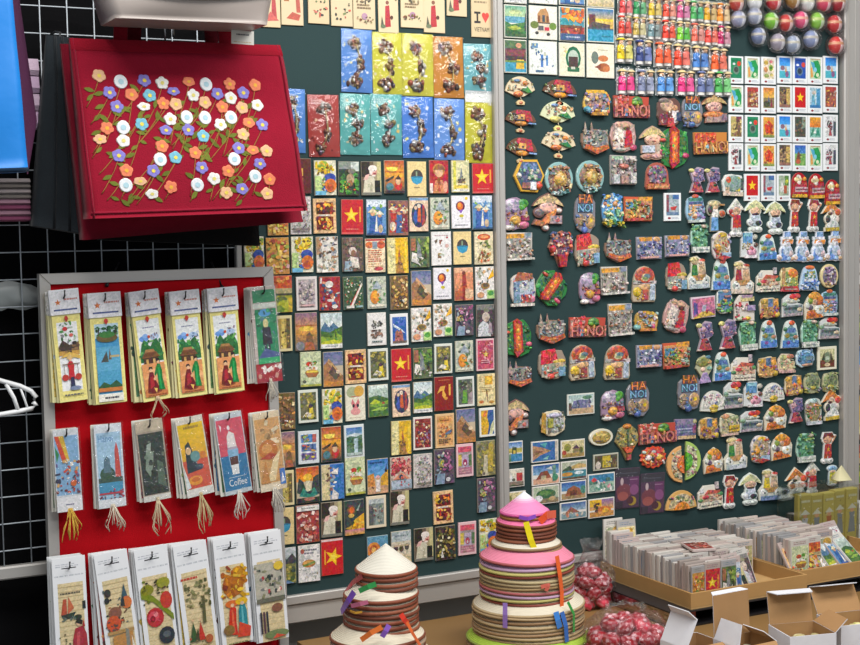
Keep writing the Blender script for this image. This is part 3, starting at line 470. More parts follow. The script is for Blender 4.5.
sd('redstreet', 'red street market', R(0,0,1,1,'a85a48'), R(0,.78,1,1,'b83a34'), B(18,.05,.05,.95,.8,.13,'e0b050 8a3a34 c8c0b8 d8784a 5a3c38 e0d0a0'))
sd('sunset', 'sunset with figures', G(0,.5,1,1,'d8762a','f0c050'), R(0,0,1,.5,'8a7a4a'), P('3a6a98',(.4,.1),(.5,.65),(.62,.1)), P('8a3048',(.66,.05),(.72,.6),(.85,.05)), E(.3,.2,.3,.16,'4a4a38'))
sd('street', 'brown shop street', R(0,0,1,1,'8a7050'), R(0,.85,.6,1,'5a4a3c'), B(16,.05,.1,.6,.85,.12,'6a5040 a8845a 4a3a30 c8a878'), R(.62,.1,.95,.9,'d8b868'), R(0,0,1,.14,'9a6a5a'), B(6,.6,.2,.95,.8,.07,'c87a4a 8a6a4a'))
sd('star', 'red with a yellow star', R(0,0,1,1,'c80c14'), S(.5,.5,.36,'f5cc1a'))
sd('city', 'pale blue towers', R(0,0,1,1,'b8d4e2'), R(.6,.1,.95,.95,'4a9ac8'), P('6aaed0',(.1,0),(.2,.6),(.4,.7),(.5,0)), E(.4,.75,.2,.1,'e0c8b8'), R(0,0,1,.14,'2a7ab8'), B(6,.1,.2,.6,.8,.08,'8ac0b8 dce8ea'))
sd('gold', 'brown and gold alley', R(0,0,1,1,'7a5c40'), R(0,0,.5,1,'c8b46a'), R(.5,.75,1,1,'7a3a4a'), B(12,.05,.05,.95,.9,.12,'a8904a 4a3830 d8c888 6a3a3c'))
sd('temple', 'red temple on yellow', R(0,0,1,1,'e0a03a'), P('d83a20',(.1,.6),(.5,.85),(.9,.6),(.75,.2),(.25,.2)), B(10,.15,.15,.85,.7,.1,'b82c1c e86a3a e8c070 8a3a24'), R(0,0,1,.12,'8a9a4a'))
sd('cave', 'dark cave', R(0,0,1,1,'4a4a40'), P('8a9a88',(.6,.4),(.7,1),(1,1),(1,.5)), B(12,.05,.1,.9,.9,.12,'3a3a34 6a5a44 8a6a4a 5a7a7a'))
sd('bay', 'orange sky over green peaks', G(0,.5,1,1,'e8a81e','f0802a'), R(0,0,1,.5,'8ac8b8'), P('2c8a6a',(.05,.05),(.3,.5),(.45,.2)), P('3a9a80',(.5,.1),(.75,.55),(.95,.1)), P('e8f0e8',(.3,.2),(.5,.42),(.6,.2)))
sd('walk', 'white street walkers', R(0,0,1,1,'dfe0e2'), B(10,.1,.3,.6,.8,.12,'8a3a4a 5a4a50 a8505a 3a3a40'), R(.72,.05,.95,.75,'3a4a58'), P('a83a4a',(.3,.05),(.4,.5),(.6,.05)))
sd('field', 'blue sky over a green field', G(0,.6,1,1,'1a5ab8','4a90d8'), R(0,0,1,.6,'7ab05a'), P('7a4a34',(.1,.3),(.3,.7),(.6,.5),(.5,.3)), E(.3,.2,.25,.12,'b85a3a'), B(5,.5,.1,.95,.5,.08,'5a9a4a a8c86a'))
sd('boat', 'grey harbour with a red boat', R(0,0,1,1,'a8b8c0'), R(0,0,.2,1,'8a4a5a'), R(.5,.78,1,1,'3a6aa8'), P('c83a34',(.3,.4),(.85,.45),(.7,.25),(.4,.25)), R(0,0,1,.16,'6a8aa8'))
sd('house', 'green village house', R(0,0,1,1,'a8b8a0'), P('e8e8e4',(.1,.2),(.3,.8),(.6,.2)), R(.6,.5,1,1,'5a8a3a'), R(.5,.1,.8,.5,'b85a3c'), E(.8,.7,.16,.1,'c8d040'))
SX = [735, 751.5, 767.5, 783.5, 799, 814, 829.5]
STAMPS = [(70.5, 28, 'greenflag greenmap fruit beach blueflag greenmap beach'), (99.5, 28, 'greenmap redstreet sunset street star city redstreet'),
          (129, 28, 'gold greenflag temple beach cave bay walk'), (157.5, 28, 'walk greenmap temple street field greenmap walk')]
def stamp(cx, cy, w, h, key, label):
    desc, ops = SD[key]
    ops2 = [('R',0,0,1,1,'e4e8ea')]
    o = flat_magnet('stamp_magnet', cx, cy, w, h, ops, label, 'magnet', 'stamp shaped magnets', 'e6eaec', (.13, .20, .87, .94), pm=PICTW if key in ('star', 'greenflag', 'blueflag', 'greenmap', 'beach') else None)
    c, wm, hm = board_rect(cx, cy, w, h); m = M()
    paint(m, [E(.3,.1,.09,.04,'8a3038'), W(.42,.06,.9,.15,2,'a8b0bc')], wm, hm, TH, random.Random(int(cx+cy)), 0, .0001)
    m.build('caption_lettering', PRINT, o)
for ri, (cy, hh, keys) in enumerate(STAMPS):
    for ci, k in enumerate(keys.split()):
        stamp(SX[ci], cy + (ci % 3 - 1)*.4, 14.6, hh - .6, k, f'white-edged stamp magnet of {SD[k][0]}, {ORD[ci]} along the {ORD[ri]} stamp row')
stamp(751, 187.5, 15.5, 27, 'star', 'white-edged stamp magnet, red with yellow star, below the four stamp rows')
stamp(767.5, 187.5, 14.5, 27, 'boat', 'white-edged stamp magnet of a red boat, between flag and green village stamps')
stamp(782.5, 187.5, 13.5, 27, 'house', 'white-edged stamp magnet of a green village house, beside red shield magnets')
stamp(671.5, 207, 17, 28, 'boat', 'white-edged stamp magnet alone beside the orange street scene magnet')

# ------------------------------------------------------------------ square tile magnets, top of the second board
TD = [
 [('valley','green hills'),('whiteicons','pale sketches'),('robes','blue water'),('cups','dark teacups')],
 [('T1','green hills beside blue water'),('T2','a brown townhouse with green trees'),('T3','red houses under an orange tree'),('T4','a dark bridge tower')],
 [('T5','a dark red roofed pavilion'),('T6','small blue columns on white'),('T7','a green round gate'),('T8','brown baskets on cream')],
]
TT = {
 'T1': [G(0,.55,1,1,'5aa088','c8dca0'), R(0,.45,1,.66,'5aa0b8'), E(.5,.8,.3,.08,'b8c890'), P('3f7a3c',(0,.5),(.3,.4),(1,.5),(1,0),(0,0)), P('a8b84a',(.1,.3),(.5,.38),(.8,.28),(.4,.2)), P('2c5a34',(0,.2),(.5,.22),(1,.1),(1,0),(0,0)), P('2a4a44',(.9,.2),(.95,.75),(1,.8),(1,.2))],
 'T2': [R(0,0,1,1,'e0ddd4'), P('b98a5a',(.28,.5),(.28,.78),(.4,.92),(.6,.96),(.7,.8),(.74,.5)), R(.3,.52,.38,.72,'7a4a2c'), R(.46,.52,.56,.74,'3a4a58'), R(.62,.52,.7,.72,'7a4a2c'), R(.26,.47,.76,.51,'4a3c34'), R(.28,.2,.74,.47,'d8ccb8'), E(.16,.42,.16,.12,'6a7a3a'), E(.86,.4,.14,.12,'6a8a3a'), R(.54,.25,.72,.36,'c82c48'), R(.3,.25,.5,.4,'5a5a60'), E(.25,.17,.07,.05,'3a3a3a'), E(.68,.14,.07,.05,'3a3a3a')],
 'T3': [R(0,0,1,1,'4a98a8'), B(16,.05,.62,.95,.98,.15,'e08a2a d8702a f0a83a c85a2a'), E(.15,.55,.2,.14,'3aa0a8'), R(0,.18,1,.42,'a84a3a'), B(12,.05,.2,.95,.42,.1,'c8502c e09a5a 7a3a34 e8b870 8a2c2c'), R(0,.38,.9,.46,'7a4a3a'), R(0,0,1,.2,'3a5a88'), W(.2,.06,.8,.14,1,'b8c8d8')],
 'T4': [G(0,.5,1,1,'1a7ab8','f0c848'), R(0,.62,1,.7,'e8c83c'), R(.05,.45,.3,.82,'6a3a34'), P('5a4a4a',(.2,.6),(.95,.52),(1,.4),(0,.4)), R(0,0,1,.42,'2a9ac0'), R(0,.36,1,.42,'4a5a6a'), E(.7,.16,.2,.03,'1a7a98'), R(.86,.4,1,.6,'d8b060')],
 'T5': [R(0,0,1,1,'5a3440'), R(0,.75,1,1,'4a6a4a'), E(.65,.85,.14,.08,'e8a080'), P('7a3a44',(0,.7),(1,.7),(.9,.52),(.1,.52)), R(.05,.35,.95,.5,'3a2a30'), R(0,0,1,.3,'3a98b8'), P('e0b83a',(.5,.1),(.55,.4),(.9,.4),(.9,.1)), R(0,.3,1,.36,'6a8a4a')],
 'T6': [R(0,0,1,1,'dfe4e0'), R(.4,.2,.5,.6,'4a78b8'), R(.6,.25,.68,.58,'5a8ac0'), R(.05,.8,.3,.95,'5a88b0'), B(14,.05,.05,.95,.95,.05,'8aa0a8 c8c8a8 4a6a9a a8b0a0'), R(.2,.04,.5,.1,'4a6a8a')],
 'T7': [R(0,0,1,1,'e4dfc4'), E(.55,.55,.32,.38,'1a6a4a'), E(.55,.55,.23,.27,'b8c8b8'), R(.36,.25,.74,.6,'4a3a34'), R(.3,.12,.8,.26,'2a6a4a'), R(.45,.2,.62,.28,'c8c8b8'), B(4,.1,.6,.3,.9,.05,'c8d878 e8c8a0')],
 'T8': [R(0,0,1,1,'ebe4ce'), E(.28,.6,.14,.2,'6a7a70'), E(.6,.58,.2,.1,'c87a48'), E(.62,.3,.24,.14,'a8603a'), E(.72,.26,.14,.1,'c87a4a'), P('8a4a3a',(.25,.3),(.5,.4),(.5,.25)), W(.4,.82,.8,.87,1,'b8b098')],
}
TX = [(503, 526), (528, 556.5), (558, 584), (585.5, 613.5)]
TY = [[(-26, 4), (-24, 4.5), (-22, 6), (-20, 8)], [(5, 38.5), (6, 40), (7, 42), (8, 43)], [(39.5, 73.5), (41, 75), (43, 77), (44, 78.5)]]
for ri, row in enumerate(TD):
    for ci, (k, desc) in enumerate(row):
        (x0, x1), (y0, y1) = TX[ci], TY[ri][ci]
        ops = TT[k] if k in TT else D[k][1]
        flat_magnet('tile_magnet', (x0+x1)/2, (y0+y1)/2, x1-x0-.6, y1-y0-.6, ops, f'square tile magnet of {desc}, {ORD[ci]} tile of the {["top","middle","bottom"][ri]} row', 'magnet', 'square tile magnets', 'd8d8cc', (.03, .03, .97, .97), pm=PICTW if k in ('T2','T6','T7','T8') else None)

# ------------------------------------------------------------------ postcards low on the second board
PD = {
 'p1': ('a yellow gate by a blue lake', [G(0,.6,1,1,'3a78c0','b8d0e0'), R(0,.45,1,.7,'c8b860'), R(.55,.3,.75,.75,'4a4a3a'), R(.6,.35,.7,.6,'d8c050'), R(.5,0,1,.4,'3a8ab8'), R(0,0,.5,.4,'5a8a6a'), P('c04a48',(.15,.05),(.25,.35),(.4,.05))]),
 'p2': ('an upturned temple eave on blue', [R(0,0,1,1,'2a6aa8'), P('b88a68',(0,.05),(0,.85),(.4,.7),(.75,.5),(.3,.3)), P('8a5a44',(.05,.3),(.45,.5),(.1,.6)), P('5ab0b8',(.3,.9),(.6,.95),(.5,.7)), P('8ac8c0',(.4,.1),(.65,.25),(.6,.05)), R(.9,0,1,1,'c8c0b0')]),
 'p3': ('a cream country cottage', [R(0,0,1,1,'dccf9a'), P('5a3a48',(.45,.5),(.65,.75),(.8,.5)), R(.5,.2,.75,.5,'8a7a58'), E(.25,.6,.16,.25,'8a8a3a'), R(0,0,1,.25,'a88a4a'), E(.85,.4,.1,.2,'6a6a34'), E(.1,.3,.1,.15,'a83a34')]),
 'p4': ('red sails in a white harbour', [R(0,0,1,1,'dcd8c8'), P('d86a4a',(.05,.3),(.1,.85),(.35,.7),(.3,.3)), P('e8e8e4',(.35,.3),(.42,.85),(.6,.3)), R(.68,.3,.95,.8,'c8383a'), R(0,.05,1,.28,'8a7a6a'), E(.55,.4,.08,.1,'4a4a4a'), R(0,0,1,.06,'3a2a24')]),
 'p5': ('a red-roofed house below palms', [G(0,.5,1,1,'1e58a8','8ab8d8'), R(0,0,1,.3,'d8a88a'), P('8a4a34',(.1,.25),(.3,.65),(.55,.7),(.7,.3)), R(.3,.2,.5,.45,'c8b890'), R(.75,.1,.88,.95,'6a9a88'), E(.85,.3,.12,.18,'3a8a6a'), P('e8e8e8',(.5,.8),(.7,.9),(.75,.7))]),
 'p6': ('boats on a teal bay under hills', [R(0,.6,1,1,'b8c0a8'), P('4a5a48',(0,.55),(.3,.8),(.5,.6),(.5,.5),(0,.45)), P('c8a86a',(.4,.75),(.7,.9),(1,.8),(1,.62),(.4,.6)), R(0,0,1,.5,'3a8a98'), E(.2,.3,.25,.12,'d89a3a'), E(.7,.35,.2,.1,'d8e8ea'), R(0,0,1,.12,'5a4a34')]),
 'p7': ('a green bush beside white arches', [R(0,0,1,1,'b8c4a8'), E(.5,.55,.4,.3,'3a6a44'), E(.45,.6,.25,.16,'5a8a4a'), R(0,0,1,.28,'8a7a5a'), E(.2,.3,.16,.2,'e8e8ec'), E(.75,.25,.14,.14,'c8a87a')]),
 'p8': ('a brown palace under deep blue sky', [G(0,.5,1,1,'1a5aa8','6aa0d0'), R(0,0,1,.35,'a88a60'), P('9a5a3a',(.15,.2),(.25,.6),(.5,.8),(.75,.6),(.85,.2)), R(.35,.2,.65,.5,'6a4030'), E(.9,.5,.12,.25,'4a8a78')]),
 'p9': ('a red kite over blue water', [R(0,.5,1,1,'3a88b0'), R(0,0,1,.55,'9ab8a8'), P('d83a34',(.08,.7),(.2,.85),(.32,.7),(.2,.5)), B(14,.05,.05,.95,.6,.08,'c8d8d0 5a9a8a d88a9a e8e8e0 4a7a6a'), E(.75,.7,.1,.1,'4a7a6a')]),
 'p10': ('an orange sunset over a yellow field', [G(0,.4,1,1,'8a6aa8','e0a84a'), R(0,.6,.5,1,'e8b82a'), E(.6,.35,.3,.25,'d8782a'), R(0,0,1,.3,'d8984a'), B(6,.1,.3,.5,.8,.07,'6a3a2a 4a2c24'), E(.65,.35,.14,.14,'f0b83a')]),
 'p11': ('a brown mountain above turquoise pools', [G(0,.5,1,1,'2a5aa0','9ab8c8'), P('9a5a48',(.1,.3),(.4,.75),(.8,.3)), R(0,0,1,.35,'7a98a0'), B(6,.1,.05,.9,.4,.08,'d88a6a 8a4a3a c8c0b0')]),
}
PC = [('p1',510,452,24,21,2.5),('p2',544,451,27,21,6),('p3',572,448.5,24,18,2),('p4',511.5,478,24,18,5),('p5',545,474,28,21,5),('p6',573,470,26,19,6),
      ('p7',545,494.5,27,18,6),('p8',572.5,490,26,18.5,6),('p9',600.5,482.5,27,19,5),('p11',572.5,510,26.5,17,6),('p10',600.5,507.5,26,19,6)]
for k, x, y, w, h, rt in PC:
    desc, ops = PD[k]
    flat_magnet('postcard_magnet', x, y, w, h, ops, f'landscape card magnet of {desc}, low on the magnet board', 'magnet', 'landscape card magnets', 'dcd9d2', (.04, .05, .96, .95), -math.radians(rt)*.0)
flat_magnet('postcard_magnet', 513, 500, 24, 17, PD['p3'][1], 'landscape card magnet half hidden behind the taller stack of conical hats', 'magnet', 'landscape card magnets', 'e0dcd4', (.04,.05,.96,.95))
flat_magnet('postcard_magnet', 605, 461.5, 25, 16, [R(0,0,1,1,'5a4a34'), R(.34,.1,.7,.95,'c8b02e'), E(.15,.3,.12,.28,'d8ccc0'), B(8,.35,.1,.95,.7,.07,'4a5a6a d8d0a0 8a7a4a')], 'small landscape magnet of yellow columns in a grey frame below the oval', 'magnet', 'landscape card magnets', 'b8b8a8', (.05,.08,.95,.92))
flat_magnet('postcard_magnet', 580, 404, 27, 21, [G(0,.55,1,1,'a8c4c4','d8e4e0'), E(.75,.85,.2,.1,'5a8a6a'), R(0,.0,1,.4,'c8a884'), P('6a7098',(.1,.3),(.2,.7),(.5,.75),(.8,.68),(.9,.3)), R(.0,.2,.12,.6,'5a4a40'), B(8,.15,.3,.9,.65,.07,'8a8fa8 4a5064 c8c0b8')], 'landscape card magnet of a blue-grey temple on sand, alone mid-board', 'magnet', 'landscape card magnets', 'd8dcd4', (.04,.05,.96,.95))
flat_magnet('framed_magnet', 826, 358, 19, 23, [R(0,0,1,1,'d8d4a0'), R(0,0,1,.4,'6a3420'), E(.5,.55,.25,.3,'7a8a6a'), E(.5,.5,.15,.12,'b8c8b0'), P('3a3a24',(.1,.4),(.3,.9),(.32,.4)), P('3a3a24',(.7,.4),(.72,.9),(.9,.4)), E(.5,.15,.2,.1,'e0c8a0')], 'cream-framed square magnet of a green statue in a brown hall', 'magnet', None, 'e6e2cc', (.12,.1,.88,.9))
# ------------------------------------------------------------------ moulded souvenir magnets
def arc(cx, cy, rx, ry, a0, a1, n):
    return [(cx + rx*math.cos(math.radians(a0 + (a1-a0)*i/(n-1))), cy + ry*math.sin(math.radians(a0 + (a1-a0)*i/(n-1)))) for i in range(n)]
def outline(kind, r):
    if kind == 'rect': return [(.03,.02),(.97,.0),(1,.96),(.02,1)]
    if kind == 'round': return arc(.5,.5,.5,.5,0,345,24)
    if kind == 'hex': return [(0,.48),(.24,.02),(.78,.0),(1,.52),(.76,1),(.22,.98)]
    if kind == 'arch': return [(.06,.0),(.94,.0),(1,.1),(.96,.55)] + arc(.5,.55,.46,.45,12,168,9) + [(.04,.55),(0,.1)]
    if kind == 'bell': return [(.0,.0),(1,.0),(.96,.3),(.88,.62)] + arc(.5,.72,.34,.28,20,160,7) + [(.12,.62),(.04,.3)]
    if kind == 'boat': return [(.08,.22),(.5,.0),(.94,.2),(1,.5),(.95,.8),(.5,.86),(.02,.72),(0,.45)]
    if kind == 'house': return [(.05,.0),(.95,.06),(1,.5),(.85,.8),(.55,1),(.2,.78),(.02,.5)]
    if kind == 'step': return [(.0,.05),(1,.0),(1,.55),(.72,.62),(.68,.98),(.25,1),(.02,.7)]
    if kind == 'low': return [(.0,.0),(.98,.02),(1,.5),(.75,.58),(.7,1),(.3,.98),(.05,.78)]
    if kind == 'scoot': return [(.06,.0),(.97,.0),(1,.3),(.82,.42),(.78,.8),(.62,.9),(.45,1),(.2,.95),(.2,.5),(.02,.32)]
    if kind == 'cone': return [(.42,0),(.58,0),(.7,.25),(.98,.5),(.9,.8),(.55,1),(.2,.9),(.0,.55),(.25,.3)]
    if kind == 'fold': return [(.05,.92),(.35,.86),(.6,1),(.95,.95),(1,.5),(.75,.4),(.95,.02),(.1,.0),(.3,.4)]
    if kind == 'fan': return arc(.5,.06,.5,.94,2,178,15) + [(.42,.0),(.58,.0)]
    if kind == 'halfl': return arc(.98,.5,.98,.5,96,264,13)
    if kind == 'halfr': return arc(.02,.5,.98,.5,-84,84,13)
    if kind == 'starry':
        return [(.5 + .5*k*math.cos(t), .5 + .5*k*math.sin(t)) for k, t in (((1 if i % 2 else .88), 2*PI*i/28) for i in range(28))]
    pts = []                                        # a rounded lump with an uneven edge
    for i in range(22):
        t = 2*PI*i/22; c, s = math.cos(t), math.sin(t)
        k = 1/max(abs(c)**3 + abs(s)**3, 1e-6)**(1/3) * r.uniform(.88, 1.0)
        pts.append((min(1, max(0, .5 + .5*k*c)), min(1, max(0, .5 + .5*k*s))))
    return pts
K = {}
def k(key, desc, shape, side, ops, edge=None): K[key] = (desc, shape, side, ops, edge)
k('hex', 'six-sided gold-rimmed magnet of a lake view', 'hex', 'd8a838', [P('4a5a7a',(.08,.48),(.28,.08),(.75,.07),(.92,.52),(.73,.93),(.26,.92)), R(.28,.68,.74,.88,'6a8ab8'), P('8a98a8',(.55,.4),(.58,.75),(.75,.6)), B(10,.18,.4,.8,.7,.1,'7ab08a 5a8a6a 4a6a98 c8c0b0'), R(.25,.12,.7,.3,'a8685a'), R(.5,.08,.7,.32,'dce4ea'), E(.8,.22,.12,.13,'d8402a'), E(.16,.5,.08,.1,'d8d8d0')])
k('plate', 'round teal-rimmed plate magnet with a gold centre', 'round', '8ab4b4', [E(.5,.5,.42,.42,'8a6a58'), B(26,.15,.15,.85,.85,.1,'c8a060 8a5a44 d8c8a8 6a8a8a a87a54 e0d0a0'), E(.52,.5,.25,.25,'c8a048'), E(.55,.52,.13,.18,'e8d898'), E(.5,.46,.1,.1,'d8b03c'), B(7,.2,.05,.8,.2,.06,'9ac8c8 5a9a9a e0e8e4')])
k('oval', 'oval cream-rimmed magnet of purple market scene', 'round', 'd8c894', [E(.5,.5,.4,.42,'8a7090'), B(20,.2,.15,.8,.85,.11,'a888b8 8a6a5a c8a878 6a5a80 d8d0d8')])
k('ovalwide', 'wide oval cream-framed magnet of a golden landscape', 'round', 'dcd8c4', [E(.5,.5,.4,.4,'b89a4a'), R(.2,.42,.8,.55,'8a6a34'), E(.5,.62,.3,.12,'e0c870'), E(.4,.3,.2,.08,'6a5a34'), E(.68,.36,.14,.08,'d8b868')])
k('yellowscene', 'tilted magnet of a busy yellow and purple street', 'blob', 'd8b048', [E(.5,.5,.46,.46,'a88a78'), R(.1,.85,.75,.97,'e0b030'), B(26,.08,.12,.92,.85,.11,'8a7aa8 e0b848 6a6a8a c8a8c0 d87a4a 4a8aa8 e8d8b0'), R(.25,.03,.8,.14,'d89a3a'), E(.12,.25,.12,.12,'5aa8c8')])
k('letters', 'red lettered magnet with a small green tree', 'rect', 'b84a3a', [R(0,.0,1,.55,'7a2c28'), R(.02,.5,.42,.9,'c05a44'), R(.04,.02,.1,.85,'d8b0a0'), B(10,.1,.6,.42,1.0,.07,'e85a4a d83a34 f0887a e8b0a0'), E(.66,.78,.15,.2,'4a8a2c'), E(.6,.68,.1,.12,'7ab03a'), E(.72,.66,.1,.1,'2f6a24'), R(.63,.45,.68,.62,'e0c040'), T('HANOI',.05,.06,.97,.6,'e08474'), R(.28,.06,.36,.4,'5a8ab0'), E(.42,.3,.05,.14,'f0b040')])
k('hanoi', 'orange lettered magnet topped by red roofs', 'rect', 'c8823a', [R(0,.0,1,.55,'a85a2c'), R(.04,.5,.66,.95,'d8502a'), B(8,.08,.6,.62,.95,.08,'e86a34 d83a24 f08a4a b84a2c'), T('HANOI',.04,.06,.98,.56,'f0b060'), E(.38,.32,.06,.16,'8ac0d0'), R(.52,.08,.56,.4,'e8d8b0')])
k('couple', 'magnet of an embracing couple, brown and red', 'blob', '6a4a44', [E(.4,.72,.28,.22,'c8a08a'), E(.45,.6,.14,.12,'e0b89a'), E(.7,.62,.14,.12,'c8946a'), P('8a2a34',(.05,.05),(.1,.4),(.4,.5),(.45,.05)), P('efe8e4',(.6,.1),(.58,.55),(.85,.55),(.8,.15)), P('c83a3a',(.4,.0),(.42,.3),(.65,.3),(.7,0)), E(.3,.86,.24,.1,'8a7a70'), R(.75,.2,.95,.5,'3a4a6a'), B(6,.1,.1,.8,.5,.06,'e0c0b0 7a2a34 f0e8e0')])
k('stack', 'tall magnet with two lettered rows over a drum', 'blob', '7a7a84', [R(.18,.76,.82,.99,'6a3c2c'), T('HA',.2,.77,.8,.99,'f08a34'), R(.14,.54,.8,.76,'3c5470'), T('NOI',.14,.55,.8,.75,'8ccaf0'), E(.7,.32,.24,.2,'c8a070'), E(.72,.34,.16,.13,'e8c81e'), E(.25,.35,.2,.16,'a88a6a'), B(10,.1,.05,.6,.45,.1,'5a78a8 8a7a6a 3a5a98 c8b89a'), E(.45,.1,.14,.1,'4a70b8')])
k('bluecity', 'tall blue magnet of flowers over a green and yellow base', 'blob', '5a9ad0', [R(.12,.08,.9,.95,'6ab0e0'), B(16,.08,.55,.92,.98,.12,'4a9ae0 9ad0f0 2c78c8 e0ecf4 f0c048 e8945a'), E(.6,.7,.12,.09,'e09a6a'), E(.3,.92,.12,.06,'f0c860'), B(16,.08,.1,.95,.5,.11,'4aa06a 7ac08a 8ad0b0 e8e4b0'), B(8,.08,.02,.95,.2,.1,'e0cc3a c8b02c 6a9a3a')])
k('orangescene', 'orange-framed magnet of a bright village scene', 'rect', 'c85a3a', [R(.04,.05,.96,.9,'d89a5a'), R(.5,.82,.98,.98,'f0a82a'), R(.06,.5,.5,.8,'4a8ab8'), B(18,.08,.15,.6,.8,.08,'7ab048 d8a040 5a7a3a e0c868 8a4a34'), B(10,.6,.12,.94,.7,.08,'9ac0a8 c8d0c0 d86a4a a85a44'), R(.04,.03,.6,.14,'c8443a')])
k('bluescene', 'grey-blue magnet of a street under an orange sign', 'rect', 'a8a8b8', [R(.04,.05,.96,.9,'8a90b0'), R(.1,.8,.6,.98,'e09a2c'), E(.78,.86,.16,.12,'d8a070'), B(20,.06,.1,.94,.78,.08,'e0e4ee 4a5a98 b8a8c0 6a6a80 d8c8a8 3a4a88'), R(.1,.06,.8,.14,'e0a8a0')])
k('greyscene', 'pale grey magnet of old houses under an orange sign', 'rect', 'c8c4bc', [R(.04,.04,.94,.94,'a8a098'), R(.03,.78,.68,.94,'e0a030'), R(.72,.78,.95,.96,'8a98b0'), B(24,.05,.1,.95,.75,.08,'d8d0c8 7a6a60 b8a898 8a8a80 efe8e0 c88a6a'), R(.0,.0,1,.07,'e0dcd4')])
k('grayhouse', 'grey magnet of a shop house with two seated figures', 'rect', 'a8a4a0', [R(.04,.04,.96,.96,'9a9490'), R(.06,.84,.5,.96,'9ac0a0'), R(.55,.84,.94,.96,'dcd0cc'), B(22,.08,.3,.92,.85,.08,'d8c8bc 7a6a64 e8e0d8 b89a88 5a4a48'), E(.5,.62,.2,.1,'c87a6a'), R(.08,.04,.3,.35,'c8ccd0'), R(.36,.04,.62,.3,'b08a80'), R(.7,.04,.92,.4,'d8d4d0')])
k('houseblue', 'magnet of a red-roofed house in pale blue and grey', 'blob', 'c8c0b8', [R(.12,.1,.9,.82,'a8b8c8'), P('b86a4a',(.1,.72),(.3,1),(.85,.95),(.88,.78)), E(.55,.6,.2,.16,'d8dcd8'), E(.52,.62,.1,.07,'6a8a7a'), R(.12,.1,.35,.7,'7a9ab8'), R(.4,.1,.82,.34,'c04a44'), E(.85,.2,.1,.1,'d87a98'), B(10,.1,.1,.9,.8,.07,'e8e4e0 8a5a4a c8a890 3a4a88'), R(.0,.0,.9,.08,'e4dcd0')])
k('towers', 'boat-shaped magnet of a twin-spired church above an orange hull', 'boat', '8a6a58', [R(.06,.25,.94,.82,'8a8a88'), P('b09a90',(.08,.4),(.1,.86),(.15,1.12),(.2,.86),(.24,.4)), P('a88a80',(.3,.4),(.32,.86),(.37,1.12),(.42,.86),(.44,.4)), B(18,.1,.3,.92,.8,.09,'6a7a88 b8a890 5a5a60 c8c4b8 7a4a40 9ab0b8'), P('c8602c',(.08,.22),(.5,.02),(.94,.2),(.9,.34),(.5,.24),(.12,.36)), E(.5,.18,.3,.06,'e08a3a')])
k('aodai', 'magnet of a dark-haired woman in red on a pale ground', 'blob', 'b8908a', [R(.1,.1,.9,.9,'c8a8a0'), P('efe0d4',(.1,.2),(.2,.8),(.5,.7),(.5,.2)), P('c0182c',(.5,.15),(.58,.75),(.78,.7),(.85,.2)), E(.55,.86,.24,.1,'e0b090'), E(.6,.78,.14,.1,'6a3a30'), E(.3,.88,.14,.09,'d8a890'), B(8,.08,.08,.6,.5,.07,'8a8a90 d8c8c0 5a3a3a e0a878'), E(.85,.18,.14,.1,'c84a6a'), E(.35,.1,.25,.07,'b8b0a8')])
k('arch', 'arched magnet with a small pink and green courtyard scene', 'arch', 'a85a4a', [E(.5,.55,.4,.36,'7a6a88'), B(18,.15,.25,.85,.85,.1,'8ab06a a8506a 6a9a5a 5a4a70 c88aa0 b8b0a0'), R(.05,.02,.95,.2,'c8703c'), R(.3,.06,.9,.14,'e0a868')])
k('greenround', 'green magnet crossed by a long orange banner', 'blob', '2a7a3a', [E(.5,.5,.44,.46,'1f6a2c'), B(14,.1,.15,.9,.9,.12,'2f9a3c 1c5a24 4ab04a 0f4a20'), P('b82018',(.4,.0),(.3,.15),(.32,.95),(.46,1.02),(.62,.92),(.62,.15)), P('e8701e',(.38,.15),(.38,.9),(.56,.88),(.56,.15)), E(.47,.7,.07,.1,'f0c02c'), E(.47,.5,.07,.1,'f0a82a'), E(.47,.3,.07,.1,'e8901e'), E(.85,.32,.12,.07,'d84a78'), E(.1,.68,.1,.05,'c84a3a')])
k('villagepurple', 'purple-grey magnet of a street vendor under a green palm', 'blob', '9a8098', [E(.4,.72,.34,.24,'b8a8c0'), E(.32,.8,.18,.12,'d8d4e0'), E(.78,.8,.2,.14,'3f9a2c'), E(.72,.7,.14,.1,'5ab03c'), B(16,.08,.15,.92,.62,.09,'8a6a5a c89a4a e0c8a0 5a4a68 b85a4a 7a98b0'), E(.5,.32,.2,.14,'e0a83a'), R(.68,.3,.95,.45,'a83a4a'), E(.25,.1,.22,.08,'efe8e4'), E(.78,.18,.2,.12,'c8688a')])
k('flowercone', 'magnet of a heaped flower basket narrowing to a red foot', 'cone', '8a5a4a', [E(.5,.6,.42,.36,'7a4a58'), B(26,.08,.35,.92,.95,.11,'d8b08a c83a5a e8c8a8 8a4a98 e07a4a efe8e0 6a3a68 d84a34 4a5a90'), P('b81c28',(.38,.02),(.3,.35),(.68,.35),(.62,.02)), E(.15,.5,.12,.12,'c82a28')])
k('redletters', 'magnet of red lettering over a yellow hat and flowers', 'blob', '9a8a7a', [R(.1,.1,.9,.6,'a8a898'), P('d8202c',(.08,.5),(.1,.95),(.6,1),(.72,.55)), T('HN',.16,.62,.6,.92,'f04a48'), E(.72,.58,.26,.08,'e0c040'), E(.72,.48,.18,.14,'d8b890'), B(12,.1,.08,.9,.45,.09,'e8e4d8 c8302c 8ab8d0 b8c8a0 e0d0b0 5a6a58'), R(.7,.1,.92,.4,'7aa8c8'), E(.42,.12,.14,.1,'d83a34')])
